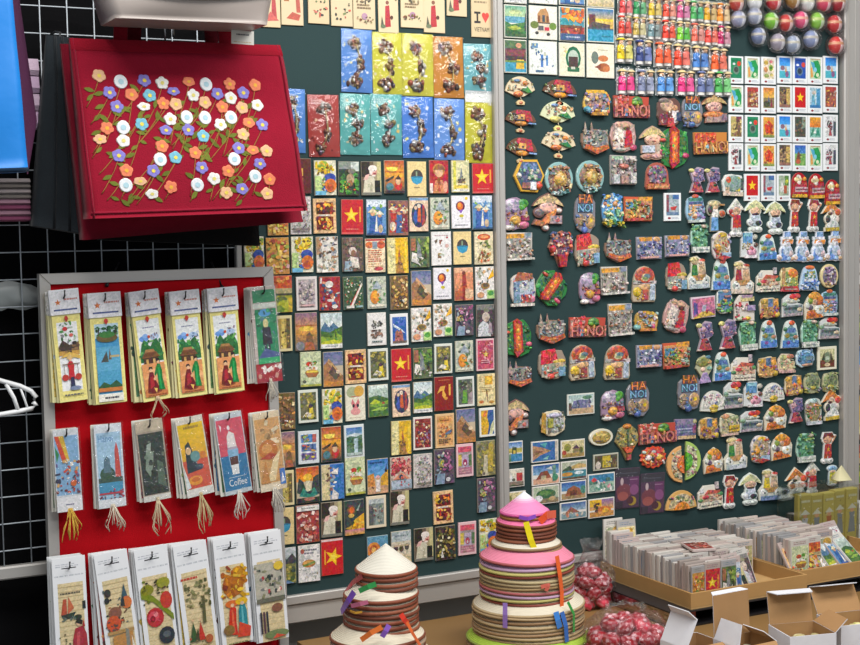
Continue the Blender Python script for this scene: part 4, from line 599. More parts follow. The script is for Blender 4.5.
k('archgirl', 'arched magnet of a face under a red roof', 'arch', 'b8a890', [E(.5,.72,.42,.26,'c8502c'), E(.5,.7,.34,.2,'d8c898'), E(.55,.72,.26,.14,'5a7a88'), E(.5,.66,.2,.08,'8aa068'), R(.02,.5,.98,.6,'c8c0bc'), R(.2,.52,.8,.56,'6a4a48'), E(.5,.42,.26,.1,'e0b07a'), E(.2,.28,.18,.14,'e8c020'), R(.42,.06,.66,.34,'a8483c'), R(.72,.05,.92,.5,'b8c8d8'), B(6,.1,.05,.5,.3,.07,'d8b03a 7a4a3a e8d8b8')])
k('yellowwindow', 'magnet of a yellow shopfront with flower stalls', 'blob', 'b8902c', [R(.1,.12,.9,.88,'c8a058'), B(22,.1,.2,.9,.92,.1,'e0b428 b8a8b8 8a7a98 d8c8a8 c8883a 8ab0b0'), R(.2,.04,.85,.16,'d88a2c'), E(.12,.22,.14,.14,'8ac0c0'), E(.72,.25,.1,.14,'c85a7a')])
k('map', 'shell-shaped magnet of pale fish over a yellow bamboo edge', 'blob', 'd8ccb0', [P('c89a3a',(.0,.2),(.05,.95),(.2,.9),(.2,.1)), E(.55,.52,.4,.42,'c8ccc8'), B(16,.25,.2,.9,.85,.09,'8a8a48 d8d8d0 8a7a60 b8c0d0 e8e0c8 6a6a58'), E(.5,.8,.3,.1,'b8b8d0'), R(.25,.35,.45,.7,'a8a83a')])
k('hotair', 'hot-air balloon magnet with city pictures on its envelope', 'cone', '8a7a48', [E(.5,.64,.46,.34,'a89a58'), B(16,.1,.42,.9,.88,.08,'c8a84a 5a5a48 d8d0b0 8a8a6a e0b83a 6a7a8a'), R(.46,.4,.52,.88,'5a6a4a'), E(.5,.95,.18,.07,'e08a28'), P('d85a1e',(.25,.38),(.4,.22),(.6,.22),(.75,.38)), R(.42,.02,.58,.16,'b84a48')])
k('purplebox', 'purple magnet of slanting rooftops on a cream base', 'rect', '8a7a9a', [R(.03,.2,.95,.95,'6a6a98'), P('8a80a0',(.05,.7),(.15,.98),(.9,.95),(.8,.75)), R(.1,.5,.8,.56,'b8bcd8'), R(.1,.36,.85,.42,'a8a8c8'), E(.9,.85,.1,.12,'c8c088'), R(.8,.3,.96,.7,'8a3a6a'), R(.15,.05,.95,.2,'d8b888')])
k('redround', 'scalloped red magnet of bright lanterns', 'starry', 'd84a2c', [E(.5,.5,.4,.4,'c83a28'), B(18,.12,.15,.88,.85,.1,'e86a3a f0c050 e8e0d8 d83a4a 3a3030 c8e0d8 f0a04a'), E(.3,.5,.12,.14,'e8dcd8'), E(.45,.45,.06,.12,'2a2a30'), E(.68,.5,.12,.16,'f0c04a')])
k('fold', 'narrow purple magnet of a woman lifting a red skirt', 'fold', 'b0a0b0', [P('7a6a98',(.3,.4),(.4,.92),(.92,.92),(.95,.5)), E(.18,.86,.18,.08,'e0d888'), E(.42,.72,.2,.12,'c8a0a8'), B(9,.3,.45,.95,.9,.11,'5a4a80 9a8ab8 c890a0 4a3a68'), P('b84048',(.15,.03),(.35,.42),(.6,.42),(.9,.03)), E(.6,.3,.18,.08,'3a2430'), E(.2,.04,.16,.04,'e8d0c8')])
k('frameset', 'rounded white magnet of a bottle and an orange bowl', 'blob', 'd8dcd8', [E(.5,.55,.42,.38,'8aa8a0'), E(.28,.68,.14,.18,'d8582a'), P('dcc83a',(.58,.22),(.62,.55),(.66,.85),(.74,.85),(.76,.5),(.78,.22)), P('b8d8c8',(.4,.3),(.45,.7),(.58,.6)), R(.8,.3,.92,.8,'4a4a58'), R(.05,.02,.92,.2,'d8c8b4'), R(.15,.12,.3,.4,'c8a890')])
k('bluefruit', 'pale blue magnet of a stacked orange and purple town', 'blob', '9ac0d8', [R(.12,.1,.88,.85,'8ab0c8'), E(.5,.95,.18,.08,'c85a34'), R(.15,.78,.85,.9,'3a8a7a'), R(.15,.66,.85,.76,'4a5a90'), R(.2,.6,.8,.66,'d8a078'), B(10,.15,.15,.6,.6,.11,'e0a050 c87a4a d8b88a e8c8a0'), B(6,.55,.12,.88,.6,.1,'a890c8 8a80b8 c8b8d8'), R(.1,.02,.9,.12,'dce4e0')])
k('greentall', 'tall green jungle peak magnet on white base', 'blob', 'a8d0c0', [R(.1,.18,.92,.92,'5aa07a'), B(20,.08,.25,.92,.95,.12,'7ac09a 4a8a5a 9ad0b8 3a7a4a 8ab05a'), E(.72,.9,.18,.07,'d8c0b0'), R(.05,.0,.98,.2,'dfe4dc'), W(.2,.05,.85,.13,1,'8a9a8a')])
k('floral', 'rounded magnet of a yellow and pink market', 'blob', 'd8d0d0', [E(.5,.52,.42,.42,'c8b088'), E(.55,.86,.24,.1,'e0b81e'), B(18,.08,.15,.92,.85,.1,'e8a83a b83a48 e8dce0 8a9ab8 d8d4c8 d84a34 c890b0'), E(.3,.45,.16,.14,'e0a02c'), R(.45,.12,.9,.28,'a8c8e0'), P('c8302c',(.2,.1),(.5,.2),(.9,.12),(.5,.02))])
k('bluebasket', 'magnet of a pink basket beneath a blue signboard', 'step', 'd0d4d4', [R(.1,.55,.65,.95,'5a98d0'), R(.12,.82,.6,.95,'8ac8d8'), E(.82,.8,.14,.1,'c8c8b8'), B(8,.1,.3,.5,.6,.08,'c8b060 8a7a4a e0d8c0'), E(.62,.25,.3,.16,'e0a0b8'), E(.6,.36,.12,.1,'c8506a'), E(.85,.5,.12,.08,'6a3a2a'), R(.2,.02,.95,.12,'efe8ea')])
k('bluetown', 'bell-shaped blue lake town magnet with orange ball', 'bell', 'd8e4e0', [P('7aa8b0',(.08,.05),(.92,.05),(.8,.65),(.5,.85),(.2,.65)), E(.55,.9,.17,.09,'e0602a'), R(.25,.55,.75,.72,'5a80c0'), R(.2,.42,.8,.5,'3a8a80'), E(.3,.45,.16,.1,'a89a3a'), E(.75,.4,.16,.08,'c8906a'), R(.06,.02,.94,.28,'4a88d8'), E(.35,.2,.14,.08,'7a4aa0'), E(.65,.24,.1,.06,'9ac8e8'), E(.2,.68,.1,.08,'4a8a5a')])
k('whitetown', 'white stepped magnet of a red-roofed village', 'step', 'e0dcd0', [R(.06,.3,.95,.62,'d8b898'), R(.04,.02,.97,.26,'e4dcc8'), W(.12,.08,.9,.18,1,'6a5a50'), R(.08,.7,.22,.9,'d8dcdc'), P('c85a44',(.25,.62),(.4,.8),(.9,.72),(.85,.6)), E(.3,.5,.16,.1,'c83a4a'), E(.88,.55,.12,.1,'3a8a4a'), E(.1,.38,.1,.08,'2c7a44'), R(.68,.8,.82,1.1,'c8bcc0'), B(6,.3,.3,.9,.6,.08,'e0a888 d8d0c0 b8705a')])
k('orangepot', 'magnet of an orange parasol over bottles in a red tray', 'blob', 'd8c890', [R(.1,.2,.9,.8,'9ab060'), E(.65,.72,.3,.2,'e8802a'), E(.65,.74,.2,.12,'f0a03a'), R(.1,.25,.25,.95,'c89a6a'), B(10,.25,.2,.9,.6,.1,'e0c84a 7aa04a d8e0d0 c8a83a'), P('c02c34',(.02,.0),(.1,.22),(.9,.22),(.98,.0)), W(.2,.06,.85,.14,1,'e8c8c8')])
k('bluebell', 'bell-shaped blue and white magnet with an orange top', 'bell', 'b8d0e8', [P('8ab0d8',(.08,.05),(.92,.05),(.82,.65),(.5,.85),(.18,.65)), E(.5,.92,.24,.09,'e0782a'), B(12,.25,.45,.75,.8,.09,'7aa85a c8b85a d8e0e4 5a8a4a'), R(.2,.36,.8,.46,'dce4ea'), B(12,.08,.05,.92,.4,.1,'4a80d0 7aa8e0 e0e8f4 3a68b8')])
k('pinkscene', 'pink magnet of a street seen in perspective on yellow ground', 'rect', 'd8c8d0', [R(.06,.1,.94,.92,'c86a98'), P('5a4aa0',(.08,.15),(.1,.8),(.25,.7),(.25,.25)), R(.2,.72,.92,.88,'d87a90'), P('b8b8d0',(.4,.3),(.45,.6),(.6,.6),(.58,.3)), P('d87aa0',(.65,.3),(.62,.7),(.92,.75),(.92,.3)), P('e0b848',(.05,.02),(.4,.3),(.7,.3),(.95,.1)), E(.6,.3,.06,.12,'b8303c')])
k('bluegreen', 'tall magnet of a green hillside under blue sky', 'blob', 'd0d8d0', [R(.12,.1,.88,.88,'5a80b0'), E(.55,.88,.2,.08,'c8a890'), R(.15,.55,.85,.72,'4a78b8'), B(16,.1,.1,.92,.55,.13,'4a9a4a 7ab85a 3a7a4a c8b86a d88a4a'), R(.45,.65,.8,.72,'c88a88')])
k('floral2', 'magnet of red flowers under a yellow ribbon sign', 'step', 'd8d0c8', [R(.3,.75,.98,.92,'e0d090'), R(.35,.88,.9,.98,'c8a0c0'), B(14,.05,.1,.7,.65,.12,'b82c40 d84a58 8a1c30 e8d8d4 5a8a3a'), R(.6,.4,.98,.6,'a89ac0'), E(.65,.12,.14,.08,'e0c02c'), E(.2,.12,.14,.08,'d8e8c8')])
k('orangepurple', 'squarish magnet of orange and purple shop fronts', 'blob', 'd8c8a8', [R(.08,.08,.92,.92,'c89a58'), R(.4,.55,.65,.92,'5a7aa8'), E(.2,.8,.16,.12,'e0b03a'), E(.8,.68,.14,.18,'f0a82a'), B(14,.08,.1,.92,.55,.11,'d8702a 8a5aa8 b84a3a c8a04a 6a4a90 e0b868'), E(.85,.2,.14,.14,'d8b82c')])
k('redtop', 'low grey boathouse magnet topped with red flowers', 'low', 'd0d4d4', [R(.06,.08,.94,.5,'7a8a90'), R(.1,.3,.9,.42,'3a4a50'), R(.05,.04,.95,.16,'b8a8b0'), E(.5,.68,.36,.1,'c8d0c0'), E(.52,.86,.18,.13,'c81c1c'), E(.72,.88,.16,.12,'d8342a'), E(.62,.74,.12,.08,'f09a2c'), E(.82,.3,.14,.1,'dcc8a8'), E(.12,.55,.12,.1,'8ab08a')])
k('orangehat', 'magnet of an orange-hatted seller with white bowl', 'house', 'd8d0bc', [P('d87a1e',(.08,.03),(.15,.3),(.6,.36),(.9,.08)), E(.5,.8,.3,.16,'e8a020'), E(.7,.66,.22,.2,'e07a1e'), E(.5,.62,.14,.12,'e8b898'), E(.3,.65,.12,.12,'8aa83a'), E(.72,.34,.24,.18,'e4e8e0'), E(.72,.36,.14,.1,'c8a860'), E(.3,.42,.12,.1,'5a4a68'), E(.35,.2,.2,.1,'c8601c'), E(.15,.5,.1,.12,'dfe4dc')])
k('greenhat', 'magnet of a girl in an olive hat and lilac skirt', 'cone', 'b0b090', [E(.42,.76,.42,.18,'8a9048'), E(.4,.74,.26,.1,'6a7030'), E(.72,.92,.16,.07,'5a8aa0'), E(.78,.74,.16,.07,'d8a868'), E(.4,.5,.14,.09,'e0c0b0'), P('b8a0d0',(.1,.0),(.4,.38),(.62,.38),(.85,.02)), E(.78,.52,.16,.07,'8ac0b0')])
k('pinkcream', 'small cream and pink magnet of a cottage garden', 'step', 'e0cdb8', [R(.05,.2,.95,.6,'d8c898'), E(.3,.8,.22,.16,'c8c880'), E(.7,.85,.24,.12,'d88a6a'), B(10,.05,.2,.95,.75,.1,'e0a888 c8d098 d8b0a0 8ab888'), R(.02,.0,.98,.14,'e0b0a8')])
k('bluelump', 'rounded light blue magnet of a whale-shaped sea scene', 'blob', 'c0d8e4', [E(.5,.5,.42,.42,'5a9ac8'), B(12,.1,.3,.9,.9,.12,'8ac0e0 3a78b0 b0d8e8 6a8aa8'), R(.45,.4,.85,.6,'7a98a0'), E(.55,.16,.3,.08,'d8a888')])
k('olive', 'olive green wreath-like magnet with a yellow star at its foot', 'blob', 'b0b088', [E(.5,.6,.42,.38,'8a9868'), E(.5,.6,.26,.24,'6a7850'), B(12,.1,.3,.9,.95,.09,'b8c088 7a8a58 a0a870 586848'), E(.5,.3,.2,.1,'c8b83a'), B(7,.05,.05,.95,.3,.1,'b8a8c8 a8a03a c8c898 8ab078')])
k('creamyellow', 'cream magnet of a house with a yellow wagon', 'blob', 'd8d4b8', [R(.1,.1,.9,.85,'b8b088'), E(.3,.85,.22,.12,'d89a6a'), E(.75,.75,.22,.14,'a8b080'), B(12,.1,.2,.9,.75,.09,'d8c8a0 8a9a70 c8a888 a898b0'), R(.45,.18,.95,.45,'d8b01e'), R(.5,.28,.9,.34,'8a6a1c'), R(.05,.02,.9,.12,'d8b8a8')])
k('colourpot', 'rounded magnet of flower vendors in green and orange', 'blob', 'c8d0c8', [E(.5,.5,.42,.44,'a89a68'), E(.5,.88,.24,.1,'b8d8d8'), B(18,.08,.15,.92,.8,.12,'3a8a4a d87a3a e0b060 7ab078 c8a0a8 b85a2c e8e0d0'), R(.08,.02,.92,.14,'dce0ea')])
k('fanwhite', 'white fan-shaped magnet with a yellow flower at the pivot', 'fan', 'd8d8d0', [P('e0dfd6',*arc(.5,.1,.44,.82,8,172,11)), B(10,.12,.35,.88,.85,.07,'8a98c8 c8a0a8 b8c0b0 d8a8b8 6a7aa8'), E(.5,.2,.18,.16,'d8b82c'), E(.5,.06,.14,.1,'c8b84a')])
k('halffan', 'tan half-round fan magnet with an orange pivot', 'fan', 'd8a860', [P('dcc898',*arc(.5,.08,.42,.76,6,174,13)), B(14,.14,.3,.86,.75,.06,'6a8a4a 8a5a3a d8d8c0 a8a878 5a5a4a c86a8a'), P('f09020',*arc(.5,.04,.24,.4,4,176,9))])
k('halforange', 'upright half fan magnet with an orange pivot and tan rim', 'halfl', 'e0a868', [P('dcc8a0',*arc(.95,.5,.72,.42,98,262,11)), B(14,.3,.15,.85,.85,.12,'8a9a6a c8c8b8 8a5a44 a8b098 d87a5a'), P('f07a20',*arc(.98,.5,.42,.24,96,264,9))])
k('halfgreen', 'upright half fan magnet with a green pivot and lime rim', 'halfr', 'a8c868', [P('dcdcb0',*arc(.05,.5,.72,.42,-82,82,11)), B(14,.15,.15,.7,.85,.12,'8a5a60 c8d0b8 a87a6a 6a8a5a d88aa0'), P('5ab81e',*arc(.02,.5,.42,.24,-84,84,9))])
k('shield', 'red shield magnet with a white-hatted figure', 'arch', 'a8101c', [R(.06,.14,.94,.6,'b8141c'), E(.4,.72,.26,.12,'f0dca0'), E(.42,.82,.14,.1,'f4ecd8'), E(.45,.6,.14,.1,'eee4dc'), E(.8,.74,.12,.09,'f0a02c'), R(.2,.22,.98,.42,'d8b0b8'), W(.25,.26,.95,.38,1,'8a2a3a'), R(.04,.0,.96,.13,'e8b01e')])
# a motorbike with two riders, and figures: sticker-like magnets with a pale border round the silhouette
def scooter(a, b, c): return [E(.24,.24,.17,.15,'dfe4e0'), E(.24,.24,.08,.07,'3a3a40'), E(.78,.24,.17,.15,'dfe4e0'), E(.78,.24,.08,.07,'3a3a40'), R(.25,.25,.78,.42,'c8985a'), R(.1,.0,.92,.14,c), P(a,(.2,.4),(.24,.72),(.42,.72),(.46,.4)), P(b,(.48,.4),(.52,.7),(.72,.74),(.8,.42)), E(.34,.8,.13,.09,'e8c8a0'), E(.32,.88,.2,.08,'e0cf90'), E(.62,.8,.14,.1,'e8d0b8'), E(.64,.84,.14,.06,'c83a30')]
k('scootgreen', 'magnet of a couple on a motorbike, rider in green', 'scoot', 'dcd8c4', scooter('2f8a3a', 'd8b890', 'c0ccd4'))
k('scootred', 'magnet of a couple on a motorbike, rider in dark red', 'scoot', 'dccfc0', scooter('a81c34', 'd8b088', 'dccab8'))
k('scootyellow', 'magnet of a couple on a motorbike, rider in yellow', 'scoot', 'dcdccf', scooter('e0c81e', 'd8b898', '7a98c8'))
FIG = {}
def fig(key, desc, border, ops): FIG[key] = (desc, border, ops)
def boy(hat, skin, arm, cap):
    return [E(.5,.74,.27,.14,'e8b090'), P(cap,(.2,.78),(.3,.96),(.75,.95),(.88,.8)), P('c81c1c',(.3,.24),(.34,.6),(.7,.6),(.72,.24)), R(.3,.16,.48,.3,'c01818'), R(.54,.16,.72,.3,'c01818'), E(.36,.08,.16,.07,'e4e6e4'), E(.66,.08,.16,.07,'e4e6e4'), P('e0a888',(.66,.56),(.72,.62),(.98,.84),(.9,.86)), S(.52,.44,.12,'f0b82c'), E(.36,.08,.06,.03,'4a8a5a'), E(.66,.08,.06,.03,'3a3a40')]
fig('boyred', 'magnet of a saluting child in red tunic and cap', 'e6e8e4', boy(0,0,0,'8a1c20'))
fig('boyhat', 'white-edged magnet of a child in a red tunic and white conical hat', 'e6e8e4', [E(.5,.7,.25,.13,'e8b898'), P('dcdcd0',(.08,.72),(.5,1.0),(.94,.72)), E(.18,.68,.12,.07,'d83a4a'), P('c81c1c',(.28,.22),(.32,.58),(.7,.58),(.74,.22)), S(.52,.42,.13,'f0b82c'), P('c8401c',(.05,.62),(.3,.52),(.34,.6)), R(.3,.1,.48,.24,'d8d8d4'), R(.54,.1,.72,.24,'d8d8d4'), E(.36,.07,.15,.06,'e4e6e4'), E(.66,.07,.15,.06,'e4e6e4')])
fig('girlwhite', 'magnet of a white-clad child in a straw hat', 'dfe6e0', [E(.5,.66,.27,.14,'ecc0a0'), P('dfe0a8',(.0,.66),(.05,.74),(.25,.9),(.5,1.0),(.75,.9),(.95,.74),(1,.66),(.75,.73),(.5,.76),(.25,.73)), E(.5,.56,.2,.05,'3a2c24'), E(.44,.65,.04,.02,'3a2c24'), E(.6,.65,.04,.02,'3a2c24'), P('d0dcec',(.25,.2),(.3,.52),(.7,.52),(.78,.2)), E(.62,.28,.2,.1,'2a2c34'), E(.28,.3,.14,.09,'dfe4e8'), E(.38,.08,.17,.07,'e0e6e2'), E(.66,.08,.17,.07,'e0e6e2')])
fig('hatgirl', 'magnet of a smiling child in a straw hat over a small sign', 'b89a88', [E(.5,.62,.3,.18,'ecbba0'), P('d8c080',(.0,.66),(.05,.74),(.25,.9),(.5,1.0),(.75,.9),(.95,.74),(1,.66),(.75,.73),(.5,.77),(.25,.73)), E(.5,.55,.14,.05,'9a4a48'), E(.38,.64,.04,.03,'4a2a24'), E(.62,.64,.04,.03,'4a2a24'), R(.05,.2,.55,.42,'c8d0e4'), P('e0c8b0',(.6,.15),(.62,.45),(.9,.4),(.95,.15)), E(.82,.2,.14,.12,'a83a50'), E(.25,.08,.22,.07,'c88a7a'), E(.6,.08,.25,.08,'d8a8a0')])
fig('hatbaguette', 'magnet of a child in a straw hat holding a long orange baguette', '7a5a54', [E(.5,.62,.3,.16,'e0b0a0'), P('d8bc88',(.0,.66),(.05,.74),(.25,.9),(.5,1.0),(.75,.9),(.95,.74),(1,.66),(.75,.73),(.5,.77),(.25,.73)), E(.2,.48,.16,.12,'7a6a68'), P('e07a34',(.35,.12),(.3,.25),(.62,.62),(.78,.58),(.72,.42)), P('f0a05a',(.42,.2),(.64,.55),(.7,.52),(.5,.18)), R(.55,.18,.95,.4,'a8989a'), E(.8,.28,.1,.08,'c86a5a'), P('b8743a',(.0,.15),(.1,.28),(.4,.22),(.3,.1)), E(.42,.06,.1,.07,'e4e0dc'), E(.85,.55,.1,.07,'e8dcd4')])
fig('bread', 'magnet of a child in a brown straw hat behind a big sandwich', '8a5a4a', [E(.5,.58,.3,.2,'e8b8a8'), P('cfb078',(.0,.66),(.05,.74),(.25,.9),(.5,1.0),(.75,.9),(.95,.74),(1,.66),(.75,.73),(.5,.77),(.25,.73)), E(.5,.52,.12,.06,'8a4a48'), E(.38,.62,.04,.03,'4a2a24'), E(.62,.62,.04,.03,'4a2a24'), E(.48,.28,.4,.12,'e0803a'), E(.45,.3,.28,.06,'f0b070'), P('a89088',(.15,.0),(.2,.22),(.85,.22),(.9,.0)), R(.75,.05,.98,.3,'8a7080')])
fig('carrier', 'magnet of a woman carrying a shoulder pole, in a blue skirt', 'a8a898', [E(.45,.84,.3,.1,'e0cf98'), E(.45,.74,.16,.09,'e8c0a0'), E(.22,.66,.14,.16,'3a302c'), P('efece6',(.3,.42),(.34,.68),(.6,.68),(.64,.42)), P('6aa8e0',(.28,.0),(.3,.42),(.62,.42),(.66,.02)), E(.85,.55,.16,.1,'e0602a'), R(.5,.8,.95,.85,'b8803a')])
fig('orangewomen', 'magnet of a white-clad woman in orange hat', 'e0d8c4', [P('e0862a',(.0,.6),(.45,1.0),(.98,.66),(.6,.68),(.3,.66)), E(.5,.66,.16,.1,'f0d0b8'), E(.42,.58,.12,.06,'4a2a20'), E(.85,.62,.16,.12,'e0502a'), P('eef0ee',(.2,.1),(.4,.52),(.7,.52),(.9,.12)), E(.3,.4,.14,.14,'2c2a34'), R(.15,.0,.9,.12,'d8b82c'), E(.8,.4,.1,.12,'e8d8d0')])
fig('snow', 'blue and white figure magnet with tall blue hat', 'dfe4ee', [E(.55,.35,.34,.22,'c8d8f0'), E(.55,.62,.26,.15,'eceef4'), R(.45,.84,.8,1.0,'8ab0e8'), R(.3,.74,.88,.84,'eef0f6'), P('f0963a',(.3,.62),(.34,.76),(.95,.74),(.9,.6)), E(.6,.67,.2,.03,'d8701e'), P('6a9ae0',(.2,.05),(.3,.45),(.55,.4),(.55,.05)), E(.15,.14,.15,.09,'e0c8b8'), E(.78,.28,.16,.12,'e4c8cc'), E(.65,.1,.16,.08,'a8c8f0'), E(.88,.1,.12,.07,'d8b088')])
fig('bluekid', 'magnet of a small figure in a yellow smock and blue hat', 'd0dce0', [E(.5,.84,.4,.13,'8ab8e0'), E(.5,.72,.26,.1,'e8c8a8'), P('d0c83a',(.2,.08),(.25,.66),(.8,.66),(.85,.08)), E(.5,.4,.2,.14,'8a7a2c'), E(.5,.06,.3,.06,'dfe4ea')])

RELIEF = '''528 176 31 33 hex;558 179 28 34 plate;589 177 28 33 plate
596 103 28 27 yellowscene;630 107 36 22 letters;668 112 25 30 couple;691 112 22 32 stack;713 109 25 27 bread
594 140 28 30 towers;622 137 27 32 aodai;652 143 25 32 hatgirl;673 148 30 42 greenround;709 143 34 22 hanoi;622 170 27 30 grayhouse;656 176 24 27 arch
695 180 16 26 fold;711 180 16 26 fold;732 185 23 23 frameset;694 209 20 28 bluefruit;714 215 19 32 carrier;735 218 18 37 boyhat;754 216 20 32 girlwhite;774 218 20 32 girlwhite;793 215 16 34 boyred;812 215 16 33 boyred;830 216 18 30 orangewomen
798 185 16 25 shield;815 186 16 25 shield;831 192 15 25 shield
514 214 28 34 villagepurple;547 212 30 36 hatbaguette;518 246 27 28 greyscene;560 249 26 37 flowercone;584 214 22 40 stack;611 211 22 34 bluecity;637 209 29 25 orangescene;586 250 26 34 redletters;617 249 27 27 towers;648 248 26 23 bluescene;676 246 25 22 bluescene
698 238 18 29 greentall;720 246 20 30 floral;748 245 17 27 bluebasket;766 247 19 26 bluetown;784 247 17 30 snow;800 247 17 30 snow;816 247 17 30 snow;832 246 16 30 snow
675 277 22 30 redletters;697 272 24 33 scootgreen;720 274 19 32 bluetown;741 277 24 33 scootred;767 281 24 22 whitetown;788 279 19 25 orangepot;808 278 20 25 bluebell;828 276 18 24 oval
522 289 26 34 houseblue;550 288 31 34 greenround 0.7;588 288 21 33 villagepurple;613 280 27 28 greyscene;643 284 24 36 archgirl
675 316 25 34 aodai 0.3;702 307 25 22 pinkscene -0.1;723 301 17 26 bluegreen;743 308 20 27 floral2;768 308 20 22 orangepurple;791 305 21 23 redtop;813 305 21 29 orangehat;828 303 18 26 bluefruit;703 336 17 30 fold;726 334 18 30 fold;746 335 17 30 greentall;767 334 18 28 bluetown;789 334 18 28 bluetown;808 333 17 28 greentall;828 328 21 22 redtop
517 338 28 38 greenround;550 330 29 28 towers;586 327 37 20 letters;619 319 24 32 greyscene;645 321 25 21 yellowwindow;518 375 26 24 towers;551 364 28 31 redletters;581 362 26 35 archgirl;616 362 26 35 archgirl;648 356 26 23 bluescene;675 355 27 26 orangescene
703 369 17 28 greenhat;721 366 18 29 bluetown;742 369 25 24 whitetown;766 367 20 22 orangepurple;785 363 17 19 pinkcream;804 358 19 19 bluelump;688 393 23 37 stack;712 401 26 21 fanwhite;732 395 20 27 redtop;752 394 19 26 bluebasket;772 392 23 19 fanwhite;792 385 18 22 orangepurple;811 383 17 21 olive;829 382 17 21 olive
611 405 24 31 villagepurple;637 399 24 36 stack;515 417 26 34 hatbaguette;552 423 25 26 map
600 437 24 17 ovalwide;626 442 24 36 hotair;656 433 38 20 letters;684 429 22 21 purplebox
707 428 20 23 orangepurple;728 424 20 23 creamyellow;750 421 23 21 redtop;774 417 23 26 orangehat;794 410 16 25 fold;812 411 17 27 colourpot;830 404 18 31 orangewomen
652 457 27 23 redround;674 465 17 37 halforange;691 460 17 39 halfgreen;712 460 20 26 orangehat;734 452 24 33 scootgreen;759 449 20 28 floral;780 446 22 27 orangehat;804 447 18 29 greentall;826 447 17 32 boyred
680 500 31 20 halffan;709 496 25 23 whitetown;728 491 17 34 boyred;749 489 21 31 girlwhite;769 484 24 31 scootyellow;795 482 20 28 orangewomen;811 478 16 32 boyhat;831 475 11 20 bluekid'''
def expand(ops, g, sx, sy):
    out = []
    for o in ops:
        if o[0] == 'E': out.append(('E', o[1], o[2], o[3] + g/sx, o[4] + g/sy))
        elif o[0] in 'RP':
            pts = [(o[1],o[2]),(o[3],o[2]),(o[3],o[4]),(o[1],o[4])] if o[0] == 'R' else list(o[2])
            cx = sum(p[0] for p in pts)/len(pts); cy = sum(p[1] for p in pts)/len(pts); q = []
            for x, y in pts:
                dx, dy = (x-cx)*sx, (y-cy)*sy; L = math.hypot(dx, dy) or 1
                q.append((x + dx/L*g*1.25/sx, y + dy/L*g*1.25/sy))
            out.append(('P', q))
    return out
items = []
for chunk in RELIEF.replace('\n', ';').split(';'):
    t = chunk.split(); items.append((float(t[0]), float(t[1]), float(t[2]), float(t[3]), t[4], float(t[5]) if len(t) > 5 else 0.0))
FANS = [(519,87,31,21,'pale',-.05),(559,89,35,19,'roof',.05),(520,118,32,17,'roof',.05),(557,112,36,22,'green',0),(521,147,32,19,'roof',.08),(558,141,35,20,'pale',.05)]
def ordinal_labels(rows):
    """[(x, y, description)] -> a label for each that says where it hangs among those that look like it."""
    by = {}
    for i, (x, y, t) in enumerate(rows): by.setdefault(t, []).append(i)
    out = [None]*len(rows)
    for t, ix in by.items():
        n = len(ix)
        if n == 1: out[ix[0]] = t; continue
        xs = [rows[i][0] for i in ix]; ys = [rows[i][1] for i in ix]
        vert = (max(ys)-min(ys)) >= (max(xs)-min(xs))*.7
        for q, i in enumerate(sorted(ix, key=lambda i: rows[i][1 if vert else 0])):
            a, b = ('highest', 'lowest') if vert else ('leftmost', 'rightmost')
            s = a if q == 0 else b if q == n-1 else f'{ORD[q]} {"from the top" if vert else "from the left"}'
            out[i] = f'{t}, {s} of {NUM[n] if n < 13 else n}'
    return out
labs = ordinal_labels([(x, y, (K.get(t) or FIG.get(t))[0]) for x, y, w, h, t, a in items])
for (x, y, w, h, t, a), lab in zip(items, labs):
    r = random.Random(int(x*13 + y*7))
    c, wm, hm = board_rect(x, y, w, h)
    m = M(); p = M()
    if t in K:
        desc, shape, side, ops, edge = K[t]
        pts = [((u-.5)*wm, (v-.5)*hm) for u, v in outline(shape, r)]
        m.cprism(pts, 0, .0055, side, mixc(side, 'c8b8a8', .3), .0016)
        paint(p, ops, wm, hm, .0052, r, .0028)
    else:
        desc, side, ops = FIG[t]
        for i, o in enumerate(expand(ops, .0022, wm, hm)):
            hh = .0048 + i*.00006
            if o[0] == 'E': pts = [((o[1] + o[3]*math.cos(2*PI*j/16) - .5)*wm, (o[2] + o[4]*math.sin(2*PI*j/16) - .5)*hm) for j in range(16)]
            else: pts = [((u-.5)*wm, (v-.5)*hm) for u, v in o[1]]
            m.cprism(pts, 0, hh, side, None, .001)
        paint(p, ops, wm, hm, .0046, r, .0030)
    o = m.build('souvenir_magnet', PAINT, None, (c.x, -.0004, c.z), (0, a + r.uniform(-.04, .04), 0))
    tag(o, lab, 'magnet', 'moulded souvenir magnets')
    p.build('relief_print', PAINTD, o)
